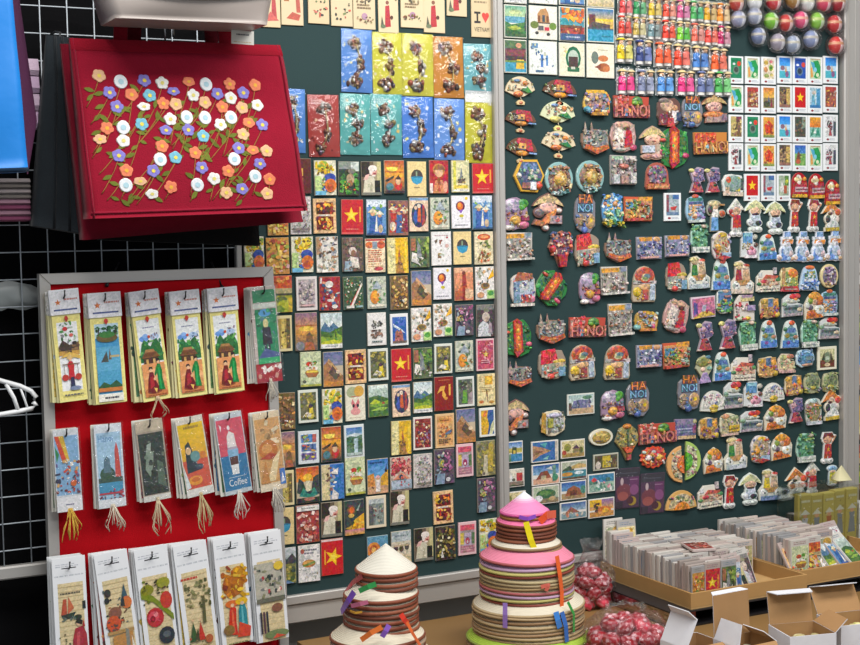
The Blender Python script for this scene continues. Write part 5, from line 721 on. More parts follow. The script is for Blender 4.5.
# little folding-fan magnets with a tassel charm
fl = ordinal_labels([(x, y, {'pale': 'fan magnet painted with pale figures and green boat', 'roof': 'fan magnet painted with a red-roofed temple', 'green': 'pale green fan magnet with a dark green boat'}[t]) for x, y, w, h, t, a in FANS])
for (x, y, w, h, t, a), lab in zip(FANS, fl):
    r = random.Random(int(x + y)); c, wm, hm = board_rect(x, y, w, h)
    m = M(); m.cprism([((u-.5)*wm, (v-.5)*hm) for u, v in arc(.5,.1,.5,.9,14,166,17) + [(.4,.02),(.6,.02)]], 0, .004, {'pale': 'd8c8a8', 'roof': '6a4a38', 'green': 'd0d4b0'}[t], None, .001)
    p = M()
    if t == 'roof': ops = [B(12,.08,.3,.4,.75,.05,'d8d8c8 7a8a4a a8a890 4a4a3a'), P('b8283a',(.3,.7),(.35,.95),(.75,.92),(.85,.3),(.7,.3)), R(.38,.4,.6,.7,'e0a858'), E(.5,.5,.07,.1,'3a2a24'), E(.5,.18,.18,.16,'e89a2a'), R(.72,.16,.95,.24,'7aa0d8'), R(.32,.32,.6,.4,'4a4858')]
    else: ops = [B(18,.1,.35,.9,.85,.05,'e0a878 c88a7a d8d8c0 8aa8b8 e8c8a8 b8b07a'), E(.4,.8,.1,.08,'7aa0d0'), P('12803c',(.5,.35),(.7,.5),(.85,.2),(.7,.2)), P('e8e8e0',(.55,.42),(.7,.52),(.66,.42)), E(.66,.66,.08,.12,'e0883a'), E(.42,.16,.16,.14,'e07a3a' if t == 'pale' else 'd8d070')]
    paint(p, ops, wm, hm, .0038, r, .0018)
    o = m.build('fan_magnet', PAINT, None, (c.x, -.0004, c.z), (0, a, 0)); tag(o, lab, 'magnet', 'fan magnets')
    p.build('relief_print', PAINTD, o)
    q = M(); q.tube([(0, -.003, -hm*.46), (.001, -.004, -hm*.62)], .0009, 'd8ccb0')
    q.cprism([(-.009, -hm*.85), (.009, -hm*.87), (.011, -hm*.74), (.004, -hm*.62), (-.004, -hm*.62), (-.011, -hm*.73)], 0, .004, {'pale': 'd8c090', 'roof': 'c8b088', 'green': 'dcd88a'}[t], None, .001)
    q.cdome(0, -hm*.76, .005, .003, .004, .006, 'b86a4a'); q.build('tassel', PAINT, o)
# ------------------------------------------------------------------ wooden tags along the top of the first board
WOOD = ['d6c4a0', 'd0bc96', 'dac8a6']
WT = [(269.5,20,-24,27.5,'w'),(291.5,22,-24,25.5,'s'),(318,21,-26,24,'k'),(341,21.5,-24,26.5,'k'),(363.5,22,-22,29.5,'b'),(387.5,20,-20,33,'r'),(411.5,23,-22,28,'b'),(433.5,21,-20,33,'r'),(456,20,-36,16.5,'r'),(480.5,20,-20,37.5,'i')]
WDESC = {'w': 'wooden tag with a red dress, partly behind the white pouch', 's': 'wooden tag with a red seated figure, beside the dress tag', 'k': 'wooden tag scattered with small red figures', 'b': 'wooden tag with a dark village drawing', 'r': 'wooden tag with a tall red-robed figure', 'i': 'wooden tag reading I love with a red heart'}
wl = ordinal_labels([(x, (a+b)/2, WDESC[t]) for x, w, a, b, t in WT])
for (x, w, y0, y1, t), lab in zip(WT, wl):
    ops = {'w': [P('b8484a',(.55,.2),(.6,.7),(.75,.75),(.85,.15)), P('c8625a',(.2,.1),(.5,.3),(.95,.12)), E(.68,.85,.1,.05,'6a3a34'), P('e8e4e0',(.2,.5),(.4,.6),(.3,.3))],
           's': [P('b8584a',(.7,.25),(.66,.6),(.85,.62),(.9,.25)), P('c05a48',(.2,.12),(.5,.26),(.9,.2),(.8,.08)), R(.1,.48,.35,.56,'a8643a'), E(.5,.6,.18,.07,'5a6a3a'), E(.76,.68,.1,.05,'5a3a30'), B(6,.1,.6,.9,.95,.06,'7a8a4a b87a5a 6a5a44')],
           'k': [B(14,.15,.12,.9,.9,.08,'c8584a d87a6a b84a48 3a3a34 7a8a5a'), B(4,.6,.2,.85,.7,.06,'2e3a34')],
           'b': [B(16,.12,.5,.9,.9,.09,'6a5a48 8a7a5a 5a5044 a88a6a'), W(.15,.38,.85,.5,2,'8a7458'), E(.5,.24,.14,.07,'b890a8'), B(12,.1,.1,.9,.25,.06,'6a3a2c 8a4a3a 5a5a4a 7a7a3a')],
           'r': [P('b8303a',(.3,.08),(.34,.5),(.55,.52),(.62,.1)), E(.45,.57,.09,.04,'8a5a44'), B(8,.4,.62,.95,.95,.07,'6a5a48 8a7a5a 5a4a3a'), P('5a5a4a',(.08,.12),(.14,.3),(.25,.12)), E(.66,.28,.08,.04,'5a3a30'), E(.2,.1,.14,.04,'6a7a5a')],
           'i': [W(.12,.58,.9,.92,5,'9a8468'), P('2a2420',(.12,.44),(.45,.44),(.45,.40),(.33,.40),(.33,.27),(.45,.27),(.45,.23),(.12,.23),(.12,.27),(.24,.27),(.24,.40),(.12,.40)), E(.62,.38,.1,.05,'d8443c'), E(.8,.38,.1,.05,'d8443c'), P('d8443c',(.53,.36),(.89,.36),(.71,.24)), T('VIETNAM',.12,.08,.9,.16,'3a302a')]}[t]
    flat_magnet('wooden_tag', x, (y0+y1)/2, w, y1-y0, ops, lab, 'tag', 'wooden tags', jit(rnd.choice(WOOD), rnd, .05), (.03,.02,.97,.98), rnd.uniform(-.01,.01), None, .003, pm=PICTW)

# ------------------------------------------------------------------ key charms on blister cards
CHARM = material('enamelled_metal', rough=.28, metal=.55, spec=.6, bump=.4, bscale=400)
KC = [(356.5,61,31,63,'5a90d8','blue'),(387,63.5,30,62,'d4cf3a','yellow'),(417.5,65,31,62,'d6d044','yellow'),(448,67.5,30,61,'d08a2c','orange'),(478.5,69,30,50,'6fb4bc','teal'),
      (294,121,22,64,'4f8cd8','blue'),(323.5,126,31,62,'b03c34','brick red'),(355,124.5,30,61,'5fb4b0','teal'),(386,124.5,31,61,'62b6b4','teal'),(417.5,127.5,31,61,'4c86da','blue'),(449,129.5,30,61,'6a9ae0','blue'),(479.5,127,29,72,'ccc634','yellow')]
kl = ordinal_labels([(x + (.01 if y > 100 else 0), 100, f'key charms packed on a {n} card, {"lower" if y > 100 else "upper"} row') for x, y, w, h, c_, n in KC])
for (x, y, w, h, cc, nm), lab in zip(KC, kl):
    r = random.Random(int(x + y)); c, wm, hm = board_rect(x, y, w, h)
    root = empty('key_charm_pack', (c.x, -.0005, c.z), lab, 'key charm', 'key charm packs', (0, r.uniform(-.02, .02), 0))
    hd = .16 if nm == 'yellow' and x > 470 else 0
    m = M(); m.box((-wm/2, -.0012, -hm/2), (wm/2, 0, hm/2), cc, .0003)
    b = m.build('backing_card', PRINT, root)
    p = M(); paint(p, [B(7,.08,.1,.9,.9,.07,'ffffff e8e080 d8e8f0') if nm == 'blue' else B(10,.08,.08,.92,.92,.06,'f0e8c0 e0c070 ffffff' if nm != 'brick red' else 'e08a7a e8c8a0 7a1c1c c85a50'), W(.1,.84,.6,.93,2,mixc(cc,'ffffff',.5))] + ([R(0,.84,1,1,'dfe0de'), E(.5,.92,.03,.012,'4a5a5a')] if hd else []), wm, hm, .0012, r, 0, .00005); p.build('print', PRINT, b)
    # charms: a bunch on top, a hanging figure, a bunch below, joined by a chain
    pal = 'c8c4c0 9a7a62 8a5a4a a08a58 6a5a70 a05a48 7a7a74 4a3c38 d8d4d0 6a4a3c 8a6a4a'
    spots = [(.44,.77 if not hd else .66,.2,.1,9),(.6,.46 if not hd else .4,.11,.16,7),(.44,.17,.24,.1,10)]
    if nm == 'teal': spots = [(.42,.74,.2,.1,8),(.58,.5,.17,.08,6),(.52,.26,.2,.1,9)]
    if nm == 'orange': spots = [(.38,.82,.24,.1,11),(.66,.48,.18,.1,7),(.55,.2,.22,.09,8)]
    if nm == 'brick red': spots = [(.52,.78,.22,.08,7),(.62,.36,.14,.1,7),(.36,.14,.16,.07,6)]
    for sx_, sy_, rx, ry, n in spots:
        rx *= 1.3; ry *= 1.25; n = int(n*2.4)
        q = M()
        for i in range(n):
            t = r.uniform(0, 6.28); k_ = r.uniform(.1, .8)
            a_, b_ = (sx_ - .5 + rx*k_*math.cos(t))*wm, (sy_ - .5 + ry*k_*math.sin(t))*hm
            s_ = wm*r.uniform(.035, .085)
            q.cdome(a_, b_, s_*r.uniform(.7, 1.3), s_*r.uniform(.8, 1.6), .0012, .0012 + r.uniform(.004, .008), jit(r.choice(pal.split()), r, .2), 8)
        q.cdome((sx_-.5)*wm, (sy_-.5)*hm, rx*wm*.7, ry*hm*.7, .0012, .004, jit(r.choice(pal.split()), r), 10)
        q.build('pendant', CHARM, root)
    ch = M(); pts = []
    (x1,y1,_,_,_),(x2,y2,_,_,_),(x3,y3,_,_,_) = spots
    for i in range(13):
        t = i/12; u = (1-t)**2*x1 + 2*t*(1-t)*(x2+.12) + t*t*x3; v = (1-t)**2*y1 + 2*t*(1-t)*y2 + t*t*y3
        pts.append(((u-.5)*wm, -.004 - .001*(i % 2), (v-.5)*hm))
    ch.tube(pts, .0019, 'c8b478' if nm != 'teal' else 'd8dcd8', 6); ch.build('chain', CHARM, root)
    s = M(); rows = []
    for j in range(9):
        v = j/8; rows.append([((u/6-.5)*wm*1.02, -.0016 - .0095*math.sin(PI*min(1, max(0, u/6)))**.5*math.sin(PI*v)**.5 - r.uniform(0, .0012), (v-.5)*hm*(1-.0*hd)) for u in range(7)])
    s.grid(rows, 'ffffff'); s.build('clear_sleeve', CLEAR, root)

# ------------------------------------------------------------------ pairs of paper-robed dolls in clear sleeves
DOLLS = []
for i, (x, n, a, b) in enumerate([(624,'red','e0484a','e8a8a8'),(638,'green','2f9a5a','8ac89a'),(653,'yellow','e0c02c','d8d0a0'),(667.5,'red','f0543c','e8a088'),(681.5,'pink','d85a90','d88ab0'),(695,'green','4cae5c','5ac0a0'),(708.5,'yellow','e0a81c','c8c8a8'),(721.5,'orange','f0942c','e8d0a0')]):
    DOLLS.append((0, i, x, 5 + (x-624)*.085, 14, 24, n, a, b))
for i, (x, n, a, b) in enumerate([(623,'red','e8402c','e05a50'),(637.5,'tan','c8b058','d8cfa0'),(652.5,'grey-green','7a9aa0','8a9a98'),(667,'red','f0442e','e86a50'),(681.5,'lime green','8ad834','5ac048'),(696,'salmon','f0705a','c8b8b0'),(709.5,'red','f04c40','f0806a'),(722,'crimson','c8286a','d8a0b0')]):
    DOLLS.append((1, i, x, 25.5 + (x-623)*.105, 14, 24, n, a, b))
for i, (x, n, a, b) in enumerate([(623,'yellow','e8cc1c','e0d878'),(642,'navy','3a4a88','7a8ac0'),(661.5,'orange','f4602c','f07a50'),(680,'red-orange','f04c30','f08070'),(698.5,'blue','4a86d0','6a9ad8'),(717,'orange','f4662c','f08068')]):
    DOLLS.append((2, i, x, 49.5 + (x-623)*.11, 17, 28, n, a, b))
for i, (x, n, a, b) in enumerate([(624.5,'hot pink','f0388a','f05a9a'),(644,'grey','8088a8','c0c4d8'),(663.5,'blue','5a9ae0','6aaae8'),(684,'hot pink','ee3a88','f060a0'),(703.5,'slate blue','6a78a8','8a94b8'),(721,'green','4aac54','8ad88a')]):
    DOLLS.append((3, i, x, 81 + (x-624)*.02, 17.5, 28, n, a, b))
def doll(root, ox, H, w, robe, hat, r):
    m = M(); Z = -H/2
    m.lathe([(w*.42, 0), (w*.44, H*.05), (w*.38, H*.2)], 'e4e0da', 10, (ox, -.006, Z), .6)
    m.lathe([(w*.47, H*.12), (w*.46, H*.3), (w*.36, H*.5), (w*.44, H*.6), (w*.3, H*.66), (.0005, H*.67)], robe, 10, (ox, -.0065, Z), .65)
    m.ball((ox, -.0075, Z + H*.755), w*.3, w*.27, H*.1, 'e8b894', 10, 6)
    m.ball((ox, -.0055, Z + H*.775), w*.35, w*.26, H*.11, '2c2220', 10, 6)
    m.cface([(ox-w*.12, Z+H*.74), (ox-w*.05, Z+H*.74), (ox-w*.05, Z+H*.76), (ox-w*.12, Z+H*.76)], .0075+w*.27, '2c2220')
    m.cface([(ox+w*.05, Z+H*.74), (ox+w*.12, Z+H*.74), (ox+w*.12, Z+H*.76), (ox+w*.05, Z+H*.76)], .0075+w*.27, '2c2220')
    m.tube([(ox-w*.42, -.009, Z+H*.58), (ox-w*.5, -.012, Z+H*.42), (ox-w*.2, -.013, Z+H*.38)], w*.1, robe, 5)
    o = m.build('doll', PLASTIC, root)
    hm_ = M(); hm_.lathe([(w*.5, 0), (w*.52, H*.025), (w*.34, H*.07), (.0005, H*.12 if hat != robe else H*.085)], hat, 12, (ox, -.007, Z + H*.84), .8); hm_.build('hat', PLASTIC, o)
for row, i, x, y, w, h, n, a, b in DOLLS:
    r = random.Random(row*50 + i); c, wm, hm = board_rect(x, y, w, h)
    root = empty('doll_pack', (c.x, -.0006, c.z), f'sleeved pair of small dolls in {n} robes, {ORD[i]} along the {"top second third bottom".split()[row]} doll row', 'doll', 'doll pairs in clear sleeves')
    m = M(); m.box((-wm/2, -.0008, -hm/2), (wm/2, 0, hm*.45), 'b8bcbc' if row else 'a8aaa8'); m.build('backing_card', PRINT, root)
    doll(root, -wm*.245, hm*.94, wm*.46, a, a if r.random() < .75 else 'e0c890', r)
    doll(root, wm*.245, hm*.9, wm*.46, b if r.random() < .6 else mixc(a, b, .5), 'dcc79a', r)
    s = M(); rows = []
    for j in range(7):
        v = j/6; rows.append([((u/5-.5)*wm*1.04, -.0012 - .0145*math.sin(PI*u/5)**.4*(.55+.45*math.sin(PI*v)) - r.uniform(0, .0012), (v-.5)*hm*1.03) for u in range(6)])
    s.grid(rows, 'ffffff'); s.build('clear_sleeve', CLEAR, root)

# ------------------------------------------------------------------ bagged lantern balls
LAN = [(732,4,'red','b8342c'),(750,3,'white','dfe2e4'),(769,3,'red','c82c3c'),(788,1,'gold','a87a3a'),(802,4,'white','d4d6d4'),(818.5,4,'pink','d83a60'),(833,4,'dark red','a8182c'),
       (734,20,'lavender','9aa0c0'),(750,17,'grey','a8b0c8'),(766.5,22,'green','7ac02e'),(781,24,'red','c82c28'),(796,21,'pink','e04a7c'),(812,22,'green','8ac83e'),(829.5,25,'red and white','d0343a'),
       (754,37,'blue-grey','7a88b0'),(773,43,'grey','a8a0b0'),(788,45,'grey-blue','9aa8c0'),(806,40,'silver blue','8a98c0'),(831,46,'red','d8302c')]
ll = ordinal_labels([(x, y, f'bagged {n} paper lantern ball at the board top') for x, y, n, cc in LAN])
for (x, y, n, cc), lab in zip(LAN, ll):
    r = random.Random(int(x)); c, wm, hm = board_rect(x, y, 15, 16)
    root = empty('lantern_pack', (c.x, -.0005, c.z), lab, 'lantern', 'bagged lantern balls')
    m = M(); R_ = wm*.44; rows = []
    for j in range(11):
        t = PI*j/10; rows.append([(R_*(math.sin(t) or .02)*(1 if k_ % 2 else .9)*math.cos(2*PI*k_/20), -.6*R_ - .004 + .75*R_*(math.sin(t) or .02)*(1 if k_ % 2 else .9)*math.sin(2*PI*k_/20), -R_*math.cos(t)) for k_ in range(20)])
    pal = [C(cc), mixc(cc, 'ffffff', .55), mixc(cc, 'ffffff', .12), C(cc)]
    m.grid(rows, lambda i, j: pal[(j//3) % 4] if i % 5 else mixc(cc, 'e8d8a0', .5), True, True)
    lan = m.build('lantern', PLASTIC, root)
    q = M(); q.ball((0, -R_*1.32, R_*.05), R_*.3, R_*.12, R_*.3, mixc(cc, '401018', .5), 8, 5); q.build('rosette', PLASTIC, lan)
    s = M(); rows = []
    for j in range(9):
        t = PI*j/8; k2 = 1.25 if j < 6 else 1.0
        rows.append([(R_*k2*1.08*(math.sin(t)**.7 if 0 < j < 8 else .12)*math.cos(2*PI*u/12)*r.uniform(.9,1.1), min(-.0008, -.7*R_ - .003 + 1.0*R_*(math.sin(t)**.7 if 0 < j < 8 else .1)*math.sin(2*PI*u/12)*r.uniform(.9,1.08)), -R_*1.3*math.cos(t)) for u in range(12)])
    s.grid(rows, 'ffffff', False, True); s.build('clear_bag', BAGFILM, root)

# ------------------------------------------------------------------ red felt panel with its hooks
YP = -.05
pc = [at(38.5,274,YP), at(272,266.5,YP), at(290.5,704,YP), at(54,712,YP)]
cen = sum(pc, Vector())/4
pr = empty('hook_panel', (cen.x, YP, cen.z), 'red felt panel in an aluminium frame hung on black grid, full of bookmarks', 'display panel')
q2 = [(p.x - cen.x, p.z - cen.z) for p in pc]
def inset(pts, e):
    a, b, c_, d_ = pts
    return [(a[0]+e, a[1]-e), (b[0]-e, b[1]-e), (c_[0]-e, c_[1]+e), (d_[0]+e, d_[1]+e)]
inn = inset(q2, .019)
m = M(); m.cprism(inn[::-1], -.012, 0, 'ffffff'); m.build('felt_sheet', REDFELT, pr)
for i in range(4):
    j = (i+1) % 4; m = M(); m.cprism([q2[i], q2[j], inn[j], inn[i]][::-1], -.014, .006, 'ffffff', None, .002); m.build('frame_rail', ALU, pr)
for px, py, qx, qy in ((107,285,119,262),(222,287,211,262)):
    a, b = at(px, py, YP - .003), at(qx, qy, YP + .02)
    m = M(); m.tube([a - Vector((cen.x, YP, cen.z)), (a+b)/2 - Vector((cen.x, YP + .004, cen.z)), b - Vector((cen.x, YP, cen.z))], .0016, '1c1c1e'); m.ball(a - Vector((cen.x, YP, cen.z)), .004, .003, .004, '18181a', 8, 5)
    m.build('hanging_cord', PLASTIC, pr)

# ------------------------------------------------------------------ bookmarks
HDR = [R(0,.79,1,1,'e9e9ee'), S(.26,.9,.12,'d8763a'), W(.48,.91,.95,.94,1,'c88a80'), R(.1,.825,.92,.84,'3a4a78'), W(.15,.82,.88,.845,1,'5a6aa0')]
def rowone(pic): return [R(.04,.02,.96,.77,'e9dd86')] + [t for t in pic] + [E(.5,.76,.06,.018,'c03a2c'), P('c03a2c',(.42,.755),(.58,.755),(.5,.72))] + HDR
hut = [R(.10,.04,.90,.75,'e9edee'), W(.3,.665,.7,.685,1,'7a7aa0'), E(.3,.575,.17,.028,'6a9ae0'), E(.36,.6,.1,.02,'8ab4ec'), E(.68,.585,.16,.03,'b0c8e8'), B(7,.55,.55,.86,.63,.05,'8a7a88 6a8ab0 c8d4e8'), E(.48,.59,.05,.014,'c8503c'),
    P('2a6e38',(.1,.43),(.2,.53),(.3,.57),(.4,.52),(.5,.5),(.62,.55),(.74,.57),(.84,.51),(.9,.46),(.9,.36),(.1,.36)), B(16,.12,.4,.88,.55,.075,'3a8a44 1f5a2c 4fa050 2c7a4a 6ab05a'), P('a87a4a',(.2,.41),(.3,.475),(.58,.475),(.7,.41)), P('7a4e2c',(.14,.4),(.26,.45),(.66,.45),(.78,.4)), W(.2,.41,.7,.44,3,'5a3820'), R(.2,.345,.7,.4,'4a2f1e'), R(.28,.345,.36,.385,'c89a5a'), R(.52,.345,.6,.385,'d8b070'),
    R(.10,.04,.90,.345,'dc965e'), P('e8ae78',(.1,.2),(.5,.3),(.9,.22),(.9,.16),(.4,.22)), P('c87a48',(.1,.1),(.45,.16),(.9,.08),(.9,.04),(.1,.04)), E(.44,.085,.26,.022,'8a4a2c'),
    P('6f141e',(.2,.09),(.26,.2),(.33,.265),(.46,.265),(.5,.2),(.6,.13),(.62,.085),(.42,.065)), P('a82430',(.3,.11),(.34,.22),(.44,.23),(.47,.14)), E(.39,.285,.065,.02,'e4b58c'), P('201a18',(.31,.285),(.34,.315),(.44,.315),(.46,.285),(.4,.3)), E(.5,.2,.05,.014,'e0b080'), P('e8c060',(.42,.12),(.55,.11),(.5,.07)),
    P('0f7a38',(.6,.095),(.6,.22),(.57,.3),(.64,.335),(.74,.33),(.78,.27),(.77,.2),(.82,.09)), P('1fa050',(.64,.11),(.65,.3),(.7,.3),(.71,.1)), E(.68,.355,.055,.018,'e4b58c'), P('1c1816',(.61,.355),(.64,.385),(.73,.385),(.75,.33),(.71,.365)), P('0f7a38',(.57,.3),(.5,.24),(.54,.225),(.62,.27)), W(.2,.045,.85,.06,1,'8a4a2c')]
BM = [
 ('market', 'pale yellow bordered bookmark of a red basket carrier below a pagoda roof', 'head', (63,291,74,401,31), rowone([R(.14,.1,.86,.72,'eceef0'), B(16,.25,.52,.78,.72,.07,'4a8a4a 2f6a3a 7a5a44 b8c8b8 8a8a90 6a9a5a'), E(.42,.66,.09,.02,'c83a3a'), E(.62,.6,.07,.016,'d8605a'), P('4a3a34',(.14,.5),(.3,.56),(.6,.5),(.86,.54),(.86,.46),(.14,.46)), R(.14,.42,.86,.46,'c89a4a'), B(9,.16,.43,.84,.53,.08,'3a2e2a 5a463a 8a6a4a'), P('e0b85a',(.14,.4),(.5,.45),(.86,.41),(.86,.38),(.5,.41)), P('c02830',(.4,.2),(.42,.3),(.38,.34),(.46,.365),(.56,.365),(.63,.33),(.6,.28),(.62,.2)), E(.5,.385,.06,.02,'e4b58c'), P('d8b878',(.36,.39),(.5,.43),(.64,.39)), R(.2,.335,.82,.343,'6a4a2c'), R(.26,.24,.275,.335,'6a4a2c'), R(.735,.24,.75,.335,'6a4a2c'), E(.28,.22,.12,.03,'b83a30'), E(.74,.22,.12,.03,'b83a30'), P('2a3050',(.44,.12),(.46,.22),(.58,.22),(.6,.12)), E(.6,.12,.2,.02,'7a88a8'), W(.2,.05,.85,.075,1,'5a5a68')])),
 ('bay', 'pale yellow bordered bookmark of a blue lagoon under palms', 'head', (103.5,294,111.5,403,34), rowone([R(.12,.05,.88,.73,'3f92c0'), R(.12,.6,.88,.73,'b8d4e0'), B(22,.16,.6,.84,.7,.07,'2c5a3a 3f7a48 1f4a2c 5a8a4a'), P('3a2c20',(.24,.58),(.22,.68),(.25,.68),(.28,.58)), P('3a2c20',(.74,.58),(.77,.69),(.8,.69),(.77,.58)), P('2c6a3a',(.1,.69),(.22,.71),(.36,.68),(.24,.695)), P('2c6a3a',(.64,.69),(.78,.715),(.9,.68),(.78,.698)), E(.5,.6,.34,.04,'6a5a34'), E(.5,.63,.26,.03,'3a7a3c'), R(.12,.3,.88,.52,'5aa4c8'), P('4a4a44',(.25,.38),(.45,.48),(.5,.38)), P('6a5a44',(.5,.4),(.55,.5),(.6,.4)), R(.55,.42,.85,.44,'b8a878'), R(.12,.16,.88,.3,'4a9ac0'), P('2c5a34',(.12,.15),(.3,.2),(.5,.17),(.7,.21),(.88,.16),(.88,.12),(.12,.12)), R(.12,.11,.88,.145,'c8783a'), R(.1,.02,.9,.09,'eceae0'), W(.3,.035,.75,.07,1,'3a3a44')])),
 ('hutone', 'bookmark of red and green figures by a hut, third of the top bookmark row', 'head', (143,292,157.5,400,31), rowone(hut)),
 ('huttwo', 'bookmark of red and green figures by a hut, fourth of the top bookmark row', 'head', (183.5,292,193.5,396,31), rowone(hut)),
 ('hutthree', 'bookmark of red and green figures by a hut, fifth of the top bookmark row', 'head', (221.5,289,230.5,392,31), rowone(hut)),
 ('green', 'green sleeved bookmark of a dark-coated walker on a garden path', 'sleeve', (262,287,270,382,28), [R(0,0,1,1,'c8b8b0'), R(0,.0,1,.2,'a8202c'), B(10,.05,.05,.95,.22,.13,'e8dcd4 d8a090 b83040 efe8e0'), R(.08,.84,.95,.97,'2f8a5c'), R(.05,.78,.95,.83,'d8dcd0'), R(.12,.2,.95,.77,'1f8a5a'), E(.5,.73,.25,.04,'5aa0d8'), B(12,.14,.5,.92,.76,.1,'1a6a44 2f9a68 2a5a44 4a7a8a'), E(.5,.62,.1,.05,'e0d090'), P('2a2438',(.34,.4),(.36,.58),(.66,.58),(.72,.4)), R(.4,.28,.48,.42,'241f30'), R(.54,.28,.62,.42,'241f30'), P('4a5a90',(.12,.26),(.4,.36),(.95,.3),(.95,.24)), R(.12,.2,.95,.26,'2fa868')]),
 ('festival', 'sleeved bookmark of hanging festival banners over a crowd', 'sleeve', (65,429,70,511,28), [R(0,0,1,1,'d8dade'), R(.04,.2,.96,.92,'8ab4d8'), P('d84a2c',(.04,.92),(.3,.92),(.5,.62),(.3,.62)), P('e0b83a',(.2,.92),(.4,.92),(.6,.62),(.5,.6)), P('3a8a4a',(.04,.8),(.2,.7),(.1,.6)), B(26,.06,.22,.94,.62,.09,'8a3a34 c84a3a 3a3a50 d8a860 e8dcd0 6a5a8a'), E(.7,.34,.12,.04,'e06a2c'), R(0,0,1,.18,'eceaec'), W(.35,.07,.7,.1,1,'6a6a88')]),
 ('tower', 'sleeved bookmark of a red tower beside a blue lake', 'sleeve', (107,424,112.5,507,30), [R(0,0,1,1,'dfe4ea'), R(.06,.1,.94,.9,'a8cce4'), T('Hanoi',.12,.79,.66,.87,'5a8ac0'), P('d05048',(.68,.35),(.7,.68),(.77,.78),(.84,.68),(.9,.35)), R(.06,.26,.94,.36,'3f5a50'), E(.4,.4,.28,.09,'3a5a48'), P('5a7a88',(.25,.42),(.3,.58),(.4,.62),(.5,.58),(.55,.42)), R(.06,.18,.94,.3,'4a9ac0'), B(12,.06,.1,.94,.22,.06,'b83048 c84a58 7a2a3a 3a6a8a'), R(.06,.16,.94,.18,'c84050'), R(0,0,1,.1,'e8eaee')]),
 ('cave', 'sleeved bookmark of a dark grey cave with a pale opening', 'sleeve', (148,420,157.5,500,30), [R(0,0,1,1,'b0a090'), R(0,.86,1,1,'c8b8a0'), R(.05,.08,.95,.84,'2f3a34'), P('8a9a88',(.2,.4),(.3,.65),(.55,.6),(.5,.45),(.35,.3)), P('a8b4a8',(.2,.68),(.5,.72),(.45,.62)), P('5a6e5c',(.6,.2),(.65,.5),(.85,.45),(.9,.15)), B(12,.08,.1,.92,.82,.09,'243028 3f4a40 4a5a4c 6a7a6a 1c2420'), R(0,0,1,.07,'e0dcd4')]),
 ('yellow', 'sleeved yellow and red bookmark of a dark-hatted figure with a bowl', 'sleeve', (188,417,201,495,30), [R(0,0,1,1,'e0d8c8'), G(.04,.1,.96,.92,'f0c81e','e89a3a'), R(.04,.1,.96,.46,'d85a44'), W(.25,.84,.8,.9,1,'a8883a'), P('2c3a44',(.15,.3),(.2,.65),(.35,.7),(.5,.5),(.6,.32)), E(.52,.5,.18,.07,'6a9a9a'), E(.3,.58,.1,.05,'e8c090'), E(.4,.2,.26,.06,'f0a03a'), E(.4,.21,.16,.03,'d8702a'), P('e0e8e8',(.04,.1),(.04,.4),(.2,.12)), E(.62,.36,.14,.04,'3a4a5a'), E(.8,.5,.12,.05,'d8803a'), R(0,0,1,.09,'e8e4dc')]),
 ('coffee', 'sleeved red and blue bookmark of an iced coffee glass, lettered Coffee', 'sleeve', (227,413,239,493,30), [R(0,0,1,1,'c8d0d4'), R(.03,.05,.97,.93,'2a78a8'), R(.03,.48,.97,.93,'d85468'), P('ece4e0',(.32,.56),(.35,.72),(.45,.78),(.62,.74),(.66,.56)), E(.45,.82,.05,.03,'f0e8e8'), R(.32,.54,.68,.58,'b8a8b8'), P('8ab8d8',(.34,.34),(.3,.55),(.7,.55),(.66,.34)), P('5a2c28',(.36,.34),(.35,.46),(.65,.46),(.64,.34)), P('eae8e6',(.38,.24),(.36,.36),(.64,.36),(.62,.24)), P('f0e4e4',(.12,.88),(.2,.85),(.16,.78)), T('Coffee',.2,.1,.85,.185,'f4f4f4'), W(.22,.2,.85,.215,1,'d8e4ec')]),
 ('ricepaper', 'sleeved cream and orange bookmark of rippled paper noodles', 'sleeve', (265,412,274,490,29), [R(0,0,1,1,'e4cfae'), R(.04,.1,.96,.92,'d8a468'), B(10,.06,.6,.94,.92,.14,'e8d4ac c8a070 f0dcb8 a8845a'), E(.45,.52,.36,.13,'c87a3a'), E(.4,.54,.2,.06,'e0a05a'), P('b84a34',(.1,.42),(.5,.48),(.85,.44),(.5,.4)), P('f0d8a8',(.3,.12),(.6,.4),(.9,.5),(.6,.12)), P('c88a4a',(.05,.1),(.3,.4),(.4,.1)), R(.78,.06,.98,.26,'3a7ac8'), P('e8e8f0',(.8,.08),(.88,.22),(.95,.1)), R(0,0,.75,.08,'ecdcc0')]),
 ('boat', 'white bookmark with a red sailboat on a tan wood-grain picture', 'wood', (68,557,73,655,36), [('S1',)]),
 ('goldfish', 'white bookmark with dark and orange animals on tan wood grain', 'wood', (110,552,124,655,36), [('S2',)]),
 ('blossom', 'white bookmark with red blossoms and a green branch on tan wood grain', 'wood', (150,547,163,655,36), [('S3',)]),
 ('tree', 'white bookmark with a bare green tree and red dancers', 'wood', (189,543,203,650,36), [('S4',)]),
 ('ladies', 'white bookmark with two long-robed ladies under yellow leaves', 'wood', (228,537,238,643,34), [('S5',)]),
 ('street', 'white bookmark with a dark street sketch over hanging scrolls', 'wood', (265,532,274,640,33), [('S6',)]),
]
